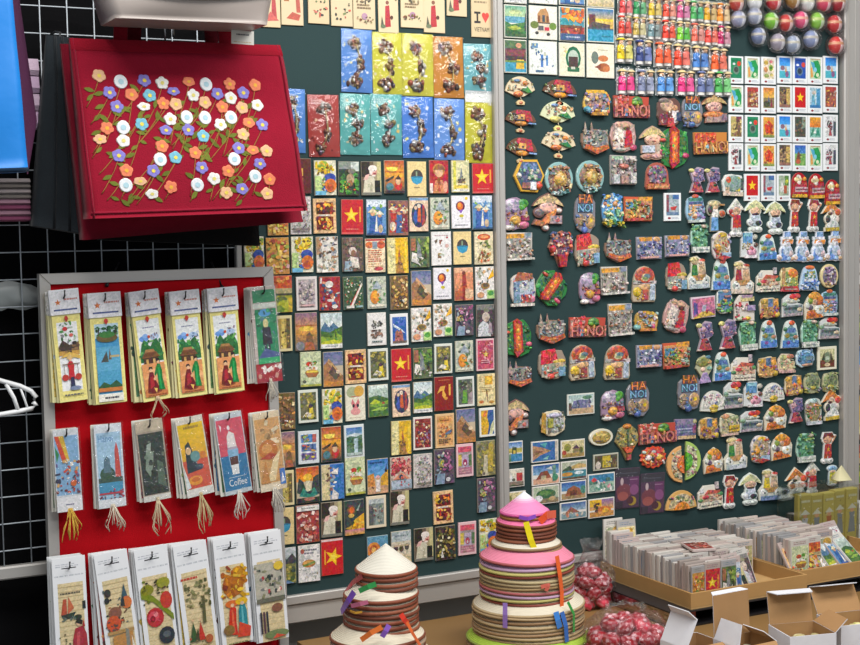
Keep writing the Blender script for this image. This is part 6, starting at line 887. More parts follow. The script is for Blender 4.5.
WOODPIC = {
 'S1': [W(.2,.62,.8,.65,1,'5a5040'), P('b8543a',(.2,.42),(.28,.58),(.38,.58),(.38,.42)), P('c86a48',(.4,.42),(.44,.6),(.6,.48)), P('2c3a34',(.2,.42),(.65,.44),(.55,.38),(.28,.37)), E(.7,.38,.12,.03,'2c3a34'), R(.85,.46,.95,.54,'2a3430'), B(7,.2,.36,.7,.4,.05,'4a5a5a 6a7a70 2a3430'), P('a8303c',(.5,.0),(.52,.16),(.6,.27),(.84,.29),(.94,.2),(.97,.0)), P('c85058',(.62,.02),(.64,.22),(.74,.24),(.72,.02)), E(.72,.32,.09,.03,'e0b894'), P('2a2422',(.6,.33),(.7,.37),(.84,.34),(.8,.3)), B(6,.08,.05,.45,.25,.05,'7a6a4a 9a8a5a 5a5a40'), P('b8322c',(.82,.28),(.86,.36),(.9,.28))],
 'S2': [B(14,.12,.3,.9,.66,.05,'3a3a34 7a5a44 2c3430 a86a48 5a6a68'), E(.25,.62,.1,.04,'3a3a34'), E(.2,.55,.08,.03,'2c3430'), P('3a5a68',(.6,.5),(.75,.68),(.85,.52)), E(.78,.5,.16,.06,'d8743a'), P('2c3438',(.58,.48),(.7,.58),(.72,.46)), E(.4,.42,.2,.06,'8a5a48'), E(.32,.32,.22,.08,'d0542c'), B(8,.15,.25,.6,.42,.06,'d86a3a 5a4a44 3a4a44'), R(.1,.22,.9,.25,'b89058'), P('c08a4a',(.2,.0),(.25,.2),(.85,.22),(.85,.0)), P('8a8a80',(.6,.02),(.64,.26),(.74,.24),(.72,.02)), P('efe8d8',(.78,.0),(.8,.18),(.9,.0))],
 'S3': [B(14,.05,.48,.95,.7,.06,'6a7a1c 4a5a1a 8a8a2c 3a3a1c'), P('7a8a1e',(.05,.62),(.4,.56),(.95,.36),(.95,.3),(.4,.5),(.05,.55)), E(.25,.62,.2,.05,'8a8a1c'), E(.75,.66,.2,.05,'9a9a2c'), E(.78,.5,.18,.08,'c83a2c'), E(.4,.36,.26,.09,'c02c34'), E(.36,.37,.16,.05,'dc4a5c'), E(.32,.35,.08,.03,'8a1424'), E(.42,.39,.07,.025,'f08a90'), B(6,.2,.3,.6,.43,.05,'e0586a b02030 8a1424'), B(5,.6,.12,.8,.24,.05,'1c242c 4a565e 8a9296'), E(.68,.18,.24,.08,'2c343c'), E(.68,.19,.12,.03,'5a646a'), P('b8602c',(.3,.04),(.4,.1),(.55,.04)), P('c84a34',(.7,.02),(.78,.08),(.85,.02)), B(5,.1,.6,.9,.7,.05,'4a3a1c 6a6a1c')],
 'S4': [W(.1,.66,.6,.7,1,'c84a3a'), B(26,.2,.4,.9,.64,.07,'7a7a48 8a8a5c 5a5a34 a8a070'), P('5a5a38',(.6,.25),(.66,.5),(.74,.5),(.7,.25)), P('3a5a34',(.15,.1),(.3,.28),(.4,.1)), P('c83a28',(.42,.1),(.46,.2),(.52,.27),(.56,.2),(.62,.1)), E(.52,.285,.035,.012,'e0b894'), E(.3,.295,.035,.012,'e0b894'), B(8,.1,.05,.9,.14,.05,'7a6a44 a8583a 5a5a34'), P('4a4a2c',(.3,.12),(.42,.22),(.44,.1)), E(.72,.1,.12,.04,'b8603a'), W(.1,.04,.8,.06,1,'a88a5a')],
 'S5': [E(.7,.62,.26,.1,'c88a1c'), E(.5,.54,.34,.1,'b86a1c'), B(22,.15,.44,.95,.72,.1,'e0a81c c87a1c 8a3a24 f0c43a a85a1c'), E(.4,.38,.2,.035,'e0702c'), E(.72,.39,.2,.035,'e8b81c'), P('d0341e',(.2,.1),(.28,.24),(.33,.34),(.44,.36),(.53,.33),(.5,.2),(.52,.08)), P('e86a44',(.36,.1),(.38,.32),(.43,.32),(.44,.1)), E(.42,.365,.06,.018,'e8c09a'), P('2a8a98',(.58,.16),(.6,.3),(.66,.36),(.8,.36),(.86,.3),(.86,.16)), P('6abcc4',(.68,.18),(.69,.34),(.74,.34),(.75,.18)), E(.73,.37,.06,.018,'e8c09a'), P('d8482c',(.5,.06),(.6,.2),(.95,.14),(.9,.05)), E(.25,.14,.18,.05,'8a6a34'), W(.2,.0,.85,.02,1,'8a8a5a')],
 'S6': [R(.03,.4,.97,.72,'b8b4a4'), B(26,.05,.42,.95,.72,.08,'4a4a48 7a7a78 d8c8b8 c84a50 3a4a44 8a8a6a'), E(.82,.68,.16,.04,'e0c040'), R(.03,.36,.97,.4,'6a6a5c'), E(.68,.3,.18,.04,'8a5a48'), R(.1,.08,.16,.28,'3a3440'), R(.2,.08,.26,.28,'5a3a4a'), R(.3,.08,.36,.28,'2c3440'), E(.6,.06,.4,.04,'7a8a5a'), P('d8543a',(.45,.02),(.6,.06),(.9,.03))],
}
ROWNAME = ['top', 'middle', 'bottom']
TIE = {6: ('d8b04a', .045), 7: ('d8cdb8', .04), 8: ('d0c0a0', .055), 9: ('cbb88c', .06), 10: ('d8d0c4', .045), 11: ('d0cabc', .04), 5: ('c8c0b0', .035), 2: ('c8b090', .03)}
for i, (key, desc, kind, (tx, ty, bx_, by_, w), pic) in enumerate(BM):
    r = random.Random(900 + i); row = i//6
    nb = (4, 3, 4)[row]
    yf = YP - .030
    a, b = at(tx, ty, yf), at(bx_, by_, yf)
    L = math.hypot(b.x-a.x, b.z-a.z); ang = -math.atan2(b.x-a.x, a.z-b.z)
    w -= 2.5
    wm = (at(tx + w/2, (ty+by_)/2, yf) - at(tx - w/2, (ty+by_)/2, yf)).x
    # the hook, a part of the panel
    h = M(); pt = lambda x, y, z: (x - cen.x, y - YP, z - cen.z)
    hz = a.z - (.012 if row < 2 else .020)
    h.tube([pt(a.x, YP, hz), pt(a.x, yf - .006, hz), pt(a.x, yf - .012, hz + .004), pt(a.x, yf - .013, hz + .014)], .0017, '1e1e20', 6); h.build('hook', PLASTIC, pr)
    for s in range(nb + 1):
        front = s == 0
        off = Vector((-.0010*s + (r.uniform(-.002, .001) if s else 0), .0042*s, r.uniform(-.002, .001) if s else 0))
        an = ang*(1 - .19*s) + (r.uniform(-.012, .02) if s else 0)
        place = Vector((a.x, yf, a.z)) + off
        m = M(); t = .0011
        if kind == 'wood': body = 'e8eaee'
        elif kind == 'head': body = 'e6dc90'
        else: body = 'ddd8cc'
        if s: body = jit(mixc(body, 'c8ccc8', .3), r, .08)
        m.box((-wm/2, -t, -L), (wm/2, 0, 0), body, .0003)
        lab = desc
        if not front:
            lab = f'bookmark {ORD[s-1]} behind the front one on the {ORD[i % 6]} hook of the {ROWNAME[row]} row'
            lab = lab.replace('bookmark first behind', 'bookmark directly behind')
            lab = lab.replace('{ORD[s]}', '')
        o = m.build('bookmark', PRINT, None, place, (0, an, 0))
        tag(o, lab, 'bookmark', 'bookmarks hung on the red panel')
        p = M(); pp = clip_canvas(p, wm, L, (0, 0, 1, 1))
        if front:
            if kind == 'wood':
                ops = [W(.1,.9,.9,.94,2,'c8ccd4'), W(.05,.8,.95,.83,1,'d0d4da'), R(.28,.885,.72,.895,'3a3c44'), R(.14,.0,.9,.74,'e0cda0')] + [R(.14,v/20,.9,v/20+.006,'cfb888') for v in range(1, 15)] + WOODPIC[pic[0][0]]
            else: ops = pic
        else:
            q_ = r.choice([['2f7ab0', '3a6a8a', 'c8d8e0'], ['b04a3a', 'd8905a', '6a2a2a'], ['4a7a4a', 'a8b86a', '2c4a34'], ['d8b848', '8a6a3a', '5a4a44']])
            ops = [R(.08,.05,.92,.75,q_[0]), B(8,.1,.08,.9,.72,.14,' '.join(q_))] + ([R(0,.79,1,1,'e6e6ea')] if kind == 'head' else [])
        paint(pp, ops, wm, L, t, r, 0, .00004)
        pb = p.build('print', PICTW if front else PICT, o, (0, 0, -L/2))
        if front and kind == 'head':
            hh = M(); hh.box((-wm*.53, -t-.0016, -L*.21), (wm*.53, .003, .003), 'e9e9ee', .0004); hd_ = hh.build('header_sleeve', PRINT, o)
            p = M(); paint(p, [S(.26,.52,.11,'d8763a'), W(.48,.62,.95,.72,1,'c88a80'), W(.12,.12,.9,.28,1,'4a5686')], wm*1.06, L*.21, t + .0016, r, 0, .00005); p.build('print', PRINT, hd_, (0, 0, -L*.105))
        if front and kind == 'sleeve':
            sl = M(); rows = []
            for j in range(9):
                v = j/8; rows.append([((u/4-.5)*wm*1.14, -t-.0012-.003*math.sin(PI*u/4) - r.uniform(0, .0012), -L*1.02*v + .003) for u in range(5)])
            sl.grid(rows, 'ffffff'); sl.build('clear_sleeve', CLEAR, o)
        if front and i in TIE:
            col, ln = TIE[i]; ts = M()
            for q in range(13 if ln > .035 else 7):
                dx = r.uniform(-.02, .02); l2 = ln*r.uniform(.7, 1.2)
                pts = [(r.uniform(-.003,.003), -.004, -L*.96), (dx*.5, -.007 - r.uniform(0,.003), -L - l2*.35), (dx, -.007 - r.uniform(0,.004), -L - l2*.75), (dx*r.uniform(.3,1.1), -.005, -L - l2)]
                sm = []
                for z_ in range(9):
                    f_ = z_/8*3; i0 = min(2, int(f_)); f_ -= i0; A_, B_ = Vector(pts[i0]), Vector(pts[i0+1]); sm.append(A_.lerp(B_, f_))
                ts.tube(sm, .00085, jit(col, r, .15), 5)
            ts.ball((0, -.004, -L*.985), .003, .003, .004, col, 8, 5)
            ts.build('tassel', THREAD, o)
# ------------------------------------------------------------------ the two green display boards
zb = at(450, 573, 0).z; zt = 2.12
xl = at(243, 240, 0).x; xd0, xd1 = at(493, 250, 0).x, at(503.5, 250, 0).x
xr0, xr1 = at(839, 250, 0).x, at(850, 250, 0).x; xr2 = at(857, 250, 0).x
def board(name, x0, x1, label):
    c = ((x0+x1)/2, 0, zb)
    root = empty('display_board', c, label, 'display board')
    m = M(); m.box((x0-c[0], 0, 0), (x1-c[0], .018, zt-zb), 'ffffff'); m.build('felt_sheet', BOARD, root)
    m = M(); m.box((x0-c[0], -.012, -.016), (x1-c[0], .02, .002), 'ffffff', .002); m.build('frame_rail', ALU, root)
    m = M(); m.box((x0-c[0], -.006, -.055), (x1-c[0], .02, -.017), 'ffffff', .002); m.build('frame_rail', ALU, root)
    m = M(); m.box((x0-c[0], -.012, zt-zb), (x1-c[0], .02, zt-zb+.03), 'ffffff', .002); m.build('frame_rail', ALU, root)
    return root, c
b1, c1 = board('display_board', xl, xd0, 'green felt display board covered with small picture magnets, beside the red tote')
m = M(); m.box((xd0-c1[0]+.001, -.016, -.05), (xd1-c1[0]-.001, .022, zt-zb+.03), 'ffffff', .003); m.box((xd0-c1[0]+.009, -.0185, -.05), (xd0-c1[0]+.012, -.0155, zt-zb), 'ffffff'); m.build('frame_post', ALU, b1)
b2, c2 = board('display_board', xd1, xr0, 'green felt display board covered with moulded magnets, dolls and stamps')
m = M(); m.box((xr0-c2[0]+.001, -.018, -.05), (xr1-c2[0], .022, zt-zb+.03), 'ffffff', .003); m.box((xr0-c2[0]+.012, -.0205, -.05), (xr0-c2[0]+.015, -.0175, zt-zb), 'ffffff'); m.build('frame_post', ALU, b2)
m = M(); m.box((xr1-c2[0]+.002, -.012, -.05), (xr2-c2[0], .022, zt-zb+.03), 'ffffff', .003); m.build('frame_post', ALU, b2)
# a further rack of postcards beyond the last post
x0 = xr2 + .004; c3 = (x0 + .2, .05, zb)
rk = empty('card_rack', c3, 'brown wooden rack of postcards beyond the aluminium post at the far end', 'rack')
m = M(); m.box((-.2, -.005, -.03), (.2, .015, zt-zb), '5a4034'); m.build('back_panel', CARDB, rk)
r = random.Random(55)
for i in range(9):
    m = M(); m.box((-.2, -.045, .06 + i*.125), (.2, -.006, .068 + i*.125), '8a6a50', .001); m.build('shelf', CARDB, rk)
for i in range(8):
    m = M(); zz = zb + .0685 + i*.125; m.box((-.035, -.003, 0), (.035, 0, .1), jit('c8b890', r), .0004)
    key = r.choice(['alley', 'houses', 'mosaic', 'ricefield', 'terrace', 'village', 'goldbrown', 'crowd'])
    o = m.build('postcard', PRINT, None, (x0 + .042, .05 - .022, zz), (-.12, 0, 0)); tag(o, f'postcard at the near end of the wooden rack, {["lowest","second from the bottom","third from the bottom","fourth from the bottom","fourth from the top","third from the top","second from the top","highest"][i]} of eight', 'postcard', 'rack postcards')
    p = M(); paint(clip_canvas(p, .07, .1, (.04,.03,.96,.97)), D[key][1], .07, .1, .003, r, 0, .00005, (.04,.03,.96,.97)); p.build('print', PRINT, o, (0, 0, .05))

# ------------------------------------------------------------------ room
CONC = material('grey_floor_tiles', '7d7973', rough=.45, spec=.4, var=.10, vscale=3)
PAINTW = material('wall_paint', '9a968f', rough=.85, var=.05, vscale=4, bump=.1, bscale=120)
CEIL = material('ceiling_paint', 'd0cec8', rough=.9)
DARK = material('black_cloth_drape', '0b0b0d', rough=.95, spec=.1, bump=.4, bscale=60, var=.2, vscale=12)
def slab(name, lo, hi, mat, col='ffffff'):
    m = M(); c = [(a+b)/2 for a, b in zip(lo, hi)]; c[2] = lo[2]
    m.box([a-b for a, b in zip(lo, c)], [a-b for a, b in zip(hi, c)], col)
    return struct(m.build(name, mat, None, c))
slab('floor', (-3, -4, -.05), (4, .2, 0), CONC)
slab('wall_back', (-3, .085, 0), (4, .2, 2.9), PAINTW)
slab('ceiling', (-3, -4, 2.9), (4, .2, 2.95), CEIL)
# black cloth hung behind the wire grid, down to the floor
m = M(); n = 40; X0, X1 = -2.2, xl - .002; rows = []
for z in (0.002, .3, .6, .9, 1.2, 1.6, 2.0, 2.4):
    rows.append([(X0 + (X1-X0)*j/n, .045 + .008*math.sin(j*1.7) + .004*math.sin(j*.9 + z*3), z) for j in range(n+1)])
m.grid(rows, '0b0b0d')
rows2 = [[(x, y+.004, z) for x, y, z in rr] for rr in rows]; m.grid([rr[::-1] for rr in rows2], '0b0b0d')
tag(m.build('backdrop_cloth', DARK), 'black cloth hanging behind the white wire grid', 'cloth')

# ------------------------------------------------------------------ wire grid
WIREM = material('white_coated_wire', 'aeb6be', rough=.4, spec=.5)
gy = .0; a = at(20, 240, gy); sp = (at(47.5, 240, gy) - a).x; szv = a.z - at(20, 267.3, gy).z
zlow = at(20, 571, gy).z
gx0 = a.x - sp*9; gx1 = xl - .004
gr = empty('wire_grid', (a.x, gy, zlow), 'white wire grid panel over black cloth, holding bags and the red panel', 'wire grid')
i = -9
lean = math.tan(math.radians(.0))
while a.x + i*sp < gx1:
    m = M(); x = i*sp; m.tube([(x, 0, 0), (x, 0, 2.2 - zlow)], .0012, 'ffffff'); m.build('wire', WIREM, gr); i += 1
z = at(20, 225, gy).z
j = -14
while z + j*szv < 2.2:
    if z + j*szv > zlow + .01:
        m = M(); m.tube([(gx0-a.x, .0022, z + j*szv - zlow), (gx1-a.x, .0022, z + j*szv - zlow)], .0012, 'ffffff'); m.build('wire', WIREM, gr)
    j += 1
m = M(); m.box((gx0-a.x, -.008, -.012), (gx1-a.x, .01, .012), 'ffffff', .003); m.build('frame_bar', ALU, gr)
for s in (gx0-a.x, gx1-a.x-.012):
    m = M(); m.box((s, -.004, -zlow), (s+.012, .01, 2.2-zlow), 'ffffff', .002); m.build('frame_upright', ALU, gr)

# ------------------------------------------------------------------ bags
def sheet_bag(corners, thick, nx, nz, bulge, col, r, belly=.5):
    """A cloth bag: front and back sheets between four corners (tl, tr, br, bl), swollen towards the bottom, with joined sides."""
    tl, tr, br, bl = corners; m = M(); rows = []
    def pt(u, v, back):
        p = tl.lerp(tr, u).lerp(bl.lerp(br, u), v)
        e = max(0, math.sin(PI*min(1, max(0, u))))**.6*(max(0, math.sin(PI*min(1, v*.9 + .05)))**.7)
        y = -bulge*e - thick*(.15 + .85*v**belly)/2
        y += .0018*math.sin(u*9 + v*4) + .0015*math.sin(v*13 + u*3)
        return Vector((p.x, p.y + (y if not back else -y), p.z))
    for jv in range(nz+1):
        v = jv/nz
        rows.append([pt(u/nx, v, False) for u in range(nx+1)] + [pt(1-u/nx, v, True) for u in range(nx+1)])
    m.grid(rows, col, True, True)
    n = 2*(nx+1); i0 = len(m.v) - n
    m.f.append(tuple(range(i0, i0+n))[::-1]); m.c.append([C(col)]*n); m.sm.append(False)
    return m, pt
def relto(corners, o): return [c - o for c in corners]
# the red embroidered tote
yt = -.20
tc_ = [at(69,38.5,yt), at(279,45.5,yt), at(302,211,yt), at(87,219,yt)]
o = sum(tc_, Vector())/4
tote = empty('tote_bag', o, 'red cloth tote embroidered with rows of white, lilac and orange flowers', 'bag')
tcr = relto(tc_, o)
m, front = sheet_bag(tcr, .055, 24, 20, .008, '8c1029', rnd)
m.build('body', CLOTH, tote)
# hem along the top and stitched seams
m = M(); rows = []
for v in (.0, .06, .068): rows.append([front(u/24, v, False) - Vector((0, .0022 if v < .065 else .0002, 0)) for u in range(25)])
m.grid(rows, '941026'); m.build('hem', CLOTH, tote)
for us in (.012, .985):
    m = M(); m.tube([front(us, v/12, False) + Vector((0, -.0008, 0)) for v in range(13)], .0022, '86102a', 5); m.build('seam_piping', CLOTH, tote)
m = M(); m.tube([front(u/24, .97, False) + Vector((0, -.0008, 0)) for u in range(25)], .0022, '86102a', 5); m.build('seam_piping', CLOTH, tote)
def strap(x0, x1, py0, y, col, rise, w, par, name='handle'):
    m = M(); A, B_ = at(x0, py0, y) - o, at(x1, py0, y) - o; rows = []
    for i in range(13):
        t = PI*i/12; c = A.lerp(B_, .5 - .5*math.cos(t)) + Vector((0, 0, rise*math.sin(t)**.7))
        nrm = Vector((math.cos(t), 0, math.sin(t)))
        rows.append([c - nrm*w/2 + Vector((0, -.002, 0)), c + nrm*w/2 + Vector((0, -.002, 0)), c + nrm*w/2 + Vector((0, .002, 0)), c - nrm*w/2 + Vector((0, .002, 0))])
    m.grid(rows, col, False, True); return m.build(name, CLOTH, par)
strap(120, 226, 50, yt + .004, '84091f', .14, .024, tote)
strap(134, 212, 47, yt + .03, '5c0818', .12, .024, tote)
# embroidery: every flower a raised patch of its own
FL = '''310,230,p 375,249,W 446,246,l 500,254,w 582,250,o 636,258,W 710,257,o 789,260,o 340,283,l 406,290,o 461,293,b 534,280,l 595,292,w 671,287,l 752,284,l 713,300,w 632,314,p 795,322,w 361,327,l 443,327,w 502,318,o 541,320,p 686,328,o 748,330,p 524,366,w 575,360,W 632,361,W 680,382,w 713,360,W 767,376,o 808,383,l 436,381,b 380,391,W 331,393,o 510,400,l 579,399,l 625,418,b 748,412,p 310,427,p 380,432,w 497,449,o 733,455,l 776,461,o 818,464,p 365,478,l 599,470,o 491,490,W 538,484,b 719,489,W 797,503,l 387,524,o 469,525,l 619,515,l 700,526,o 657,549,w 783,542,W 827,551,o 385,569,W 429,557,p 524,575,o 606,568,W 743,580,l 466,596,w 695,592,p 820,595,p'''
FC = {'p': ('f0bf96', 'f0d860'), 'W': ('eef2f6', 'b8dce8'), 'l': ('8f86d6', 'f0d858'), 'w': ('f2f2ee', 'e8dc80'), 'o': ('f08a66', 'f0b848'), 'b': ('7fc4dc', 'f0dc60')}
r = random.Random(21)
def uv_of(px, py):
    """where on the tote's front a point of the embroidery sits"""
    p = at(px, py, yt - .03) - o
    u, v = .5, .5
    for _ in range(12):
        q = front(u, v, False); L_ = tcr[0].lerp(tcr[3], v); R_ = tcr[1].lerp(tcr[2], v); T_ = tcr[0].lerp(tcr[1], u); Bt = tcr[3].lerp(tcr[2], u)
        u += (p.x - q.x)/(R_.x - L_.x); v += (q.z - p.z)/(T_.z - Bt.z)
    return u, v
stem = M(); SU = tcr[1].x - tcr[0].x; SV = tcr[0].z - tcr[3].z
flowers = []
for t in FL.split():
    a_, b_, k_ = t.split(','); flowers.append((*uv_of(float(a_)/3.071, float(b_)/3.071), k_))
def on(u, v, lift): return front(u, v, False) + Vector((0, -lift, 0))
for i, (u, v, k_) in enumerate(flowers):
    c_, cc = FC[k_]; m = M(); n = 20; rr = .0118 if k_ != 'W' else .0122; ph = r.uniform(0, 6)
    sq = r.uniform(.65, 1) if k_ not in 'W' and r.random() < .25 else 1
    ring1, ring2 = [], []
    for j in range(n):
        t = 2*PI*j/n; q = 1 if k_ == 'W' else .74 + .26*abs(math.cos((t*2.5 + ph)))**.6
        x, z_ = rr*q*math.cos(t)*(1 if k_ != 'W' else .92), rr*q*math.sin(t)*sq
        ring1.append(on(u + x/SU, v - z_/SV, .0004)); ring2.append(on(u + x*.9/SU, v - z_*.9/SV, .0022))
    m.grid([ring1, ring2], c_, True, True); m.face(ring2, C(c_))
    rc = .0034 if k_ != 'W' else .0048
    m.face([on(u + rc*math.cos(2*PI*j/8)/SU, v - rc*sq*math.sin(2*PI*j/8)/SV, .0027) for j in range(8)], C(cc))
    if k_ != 'W':
        for j in range(5):
            t = (2*PI*j + PI - ph*2)/5; m.face([on(u + rr*s_*math.cos(t+dd)/SU, v - rr*s_*sq*math.sin(t+dd)/SV, .0025) for s_, dd in ((.35,-.05),(.62,-.03),(.62,.03),(.35,.05))], mixc(c_, '503048', .25))
    m.build('flower', THREAD, tote)
    # a curved stem down to the left with leaves
    ln = r.uniform(.05, .105); cv = r.uniform(.25, 1.25); pts = []
    for s in range(9):
        f_ = s/8; uu = u - ln*cv*f_**1.3/SU*.8; vv = v + ln*f_/SV
        if vv > .93 or uu < .03: break
        pts.append(on(uu, vv, .0007))
    if len(pts) > 2: stem.tube(pts, .0009, 'a8763a', 4)
    for s in range(3):
        f_ = r.uniform(.2, .95); uu = u - ln*cv*f_**1.3/SU*.8; vv = v + ln*f_/SV
        if vv > .92 or uu < .05: continue
        t = r.choice((.5, 2.6, -.6, 3.7, 1.2)) + r.uniform(-.3, .3); l_ = r.uniform(.014, .02)
        A_ = (uu, vv); pts = []
        for q, g in enumerate((0, .25, .5, .75, 1, .75, .5, .25)):
            sd_ = (1 if q < 5 else -1)*math.sin(PI*g)*.21
            dx = l_*(g*math.cos(t) - sd_*math.sin(t)); dz = l_*(g*math.sin(t) + sd_*math.cos(t))
            pts.append(on(A_[0] + dx/SU, A_[1] - dz/SV, .0013))
        stem.face(pts, jit('6f7a2c', r, .2))
stem.build('stem_and_leaf_stitching', THREAD, tote)
# a second red tote right behind it
tb = [at(60,44,yt+.07), at(270,47,yt+.07), at(298,222,yt+.07), at(83,240,yt+.07)]
o2 = sum(tb, Vector())/4; t2 = empty('tote_bag', o2, 'second red cloth tote, mostly hidden behind the embroidered one', 'bag')
m, _f = sheet_bag(relto(tb, o2), .05, 16, 14, .006, '7c0e25', rnd); m.build('body', CLOTH, t2)
# the black bags
tb = [at(46,35,-.075), at(74,38,-.075), at(94,236,-.075), at(32,226,-.075)]
o3 = sum(tb, Vector())/4; t3 = empty('tote_bag', o3, 'charcoal cloth bag hanging edge-on beside the red totes', 'bag')
m, fr = sheet_bag(relto(tb, o3), .05, 10, 14, .004, '23292e', rnd); m.build('body', CLOTH, t3)
for us in (.3, .55, .78):
    m = M(); m.tube([fr(us, v/10, False) + Vector((0, -.001, 0)) for v in range(11)], .0025, '1a1f24', 5); m.build('fold_seam', CLOTH, t3)
tb = [at(150,120,-.055), at(250,120,-.055), at(256,246,-.055), at(100,240,-.055)]
o4 = sum(tb, Vector())/4; t4 = empty('tote_bag', o4, 'black cloth bag whose bottom shows below the red totes', 'bag')
m, _f = sheet_bag(relto(tb, o4), .045, 12, 10, .004, '0e0e10', rnd); m.build('body', CLOTH, t4)
# blue bag with a purple gusset at the left edge of the stall
tb = [at(-70,-40,-.30), at(8,-40,-.30), at(26.5,172,-.30), at(-75,176,-.30)]
o5 = sum(tb, Vector())/4; t5 = empty('tote_bag', o5, 'bright blue bag with a purple side, hanging beside the charcoal bag', 'bag')
BLUE = material('blue_satin', '0f74c4', rough=.45, spec=.4, bump=.5, bscale=25, var=.08, vscale=9)
PURP = material('purple_gusset', '4a2442', rough=.8, spec=.2, bump=.5, bscale=200, var=.2, vscale=12)
m, fr5 = sheet_bag(relto(tb, o5), .03, 12, 14, .006, '0f74c4', rnd); m.build('body', BLUE, t5)
g = [at(7,-40,-.295) - o5, at(13,-40,-.22) - o5, at(36,120,-.20) - o5, at(27,174,-.29) - o5]
m = M(); g2 = [p + Vector((.004, .012, 0)) for p in g]; m.grid([g, g2], '4a2442', False, True); m.face(g, C('4a2442')); m.face(g2[::-1], C('4a2442')); m.build('gusset', PURP, t5)
m = M(); m.tube([fr5(u/10, .99, False) for u in range(11)], .004, '0a2238', 6); m.build('bottom_binding', CLOTH, t5)
# folded textile packs on the grid behind the blue bag
for i, (x0, y0, x1, y1, cc, lab) in enumerate([(22,57,41,128,'b49ab4','pale lilac folded cloth between the blue bag and the charcoal bag'), (-20,178,31,199,'7a7470','grey-brown folded textile pack below the blue bag'), (-20,199,31,221,'8a4a68','pink and mauve striped textile pack beneath the grey one')]):
    A, B_ = at(x0, y0, -.06), at(x1, y1, -.06); c = (A+B_)/2; w, h = abs(B_.x-A.x), abs(A.z-B_.z)
    root = empty('folded_textile', (c.x, -.006, c.z - h/2), lab, 'textile', 'folded textiles')
    nf = 4
    for q in range(nf):
        m = M(); z0_ = h*q/nf
        prof = [(-.002, .0), (-.05, .0), (-.056, .3), (-.05, 1.0), (-.002, 1.0)]
        rows = [[(sx_, y_, z0_ + t*h/nf*.94) for y_, t in prof] for sx_ in (-w/2, 0, w/2)]
        col_ = jit(mixc(cc, 'e8d8e0', .25*(q % 2)), r, .1)
        m.grid(rows, col_, False); m.face(rows[0], C(col_)); m.face(rows[2][::-1], C(col_)); m.build('fold', CLOTH, root)
# white pouch at the top and its price tag
yw = -.27
tb = [at(82,-45,yw), at(272,-45,yw), at(258,28.5,yw), at(108,22,yw)]
o6 = sum(tb, Vector())/4; t6 = empty('pouch', o6, 'off-white smooth bag hanging above the embroidered red tote', 'bag')
m, fr6 = sheet_bag(relto(tb, o6), .09, 20, 16, .03, '968d88', rnd)
m.build('body', material('smooth_vinyl', rough=.38, spec=.45, bump=.1, bscale=14), t6)
m = M(); pts = []
for q in range(21):
    pts.append(fr6(q/20, .60 + .10*(1 - (2*q/20-1)**2) - .02, False) + Vector((0, -.003, 0)))
m.tube(pts, .005, 'dcdad8', 8); m.build('piping', PLASTIC, t6)
A = at(231,30,yw+.03); B_ = at(254,45,yw+.03); c = (A+B_)/2; w, h = B_.x-A.x, A.z-B_.z
m = M(); m.box((-w/2, -.001, -h/2), (w/2, 0, h/2), 'dcdad2', .0003)
pt_ = m.build('price_tag', PRINT, None, (c.x, c.y, c.z), (0, .03, 0)); tag(pt_, 'small white price tag hanging just above the top corner of the red tote', 'tag')
p = M(); paint(p, [W(.22,.6,.8,.8,1,'5a5a60'), W(.1,.12,.9,.2,1,'c8a860')], w, h, .001, r, 0, .0001); p.build('print', PRINT, pt_)
# white plastic hanger and the crumpled white plastic behind the grid
yh = -.05
m = M()
H = lambda x, y, dy=0: at(x, y, yh + dy)
o7 = H(10, 397)
m.tube([H(-90,352)-o7, H(-20,374)-o7, H(2,381)-o7, H(20,386)-o7, H(31,391)-o7, H(36,397)-o7, H(34,400)-o7], .0042, 'e6e8ea', 8)
m.tube([H(-80,420)-o7, H(0,414.5)-o7, H(20,411)-o7, H(32,408.5)-o7, H(36,405)-o7, H(33,402)-o7], .0042, 'e6e8ea', 8)
m.tube([H(6,384)-o7, H(14,398)-o7, H(18,410)-o7], .0036, 'e6e8ea', 8); m.tube([H(20,387)-o7, H(24,398)-o7, H(28,409)-o7], .0022, 'e6e8ea', 6)
hg = m.build('hanger_frame', PLASTIC, None, o7); hg.name = 'clothes_hanger'; tag(hg, 'white plastic hanger hooked on the wire grid beside the red panel', 'hanger')
m = M(); rows = []; A = at(-30,283,.02); B_ = at(43,308,.02)
for q in range(7):
    v = q/6; rows.append([(A.x + (B_.x-A.x)*u/12, .016 - .010*math.sin(PI*v) + r.uniform(-.004, .004), B_.z + (A.z-B_.z)*(1-v)*(1-.5*max(0, u/12-.55)) + r.uniform(-.003, .003)) for u in range(13)])
m.grid(rows, '9aa0a0', True); tag(m.build('plastic_wrap', PLASTIC), 'crumpled whitish plastic wrap tucked behind the wire grid', 'wrap')
# every bag hangs from the grid on a steel hook
for par, P_ in ((tote, at(173, 30, yt)), (t2, at(165, 36, yt+.07)), (t3, at(60, 36, -.075)), (t4, at(200, 119, -.055)), (t5, at(-30, -41, -.30)), (t6, at(177, -46, yw))):
    q = P_ - par.location; m = M(); zt_ = .10 if par is tote else .012 if par is t3 else .05
    m.tube([q + Vector((0, 0, -.012)), q + Vector((0, 0, zt_*.5)), q + Vector((0, -q.y*.0 + (-.004 - P_.y)*.5, zt_)), q + Vector((0, -.003 - P_.y, zt_)), q + Vector((0, -.003 - P_.y, zt_ - .012))], .0022, '2a2c30' if par is t3 else 'b8bcc0', 6)
    m.build('hook', PLASTIC if par is t3 else STEEL, par)
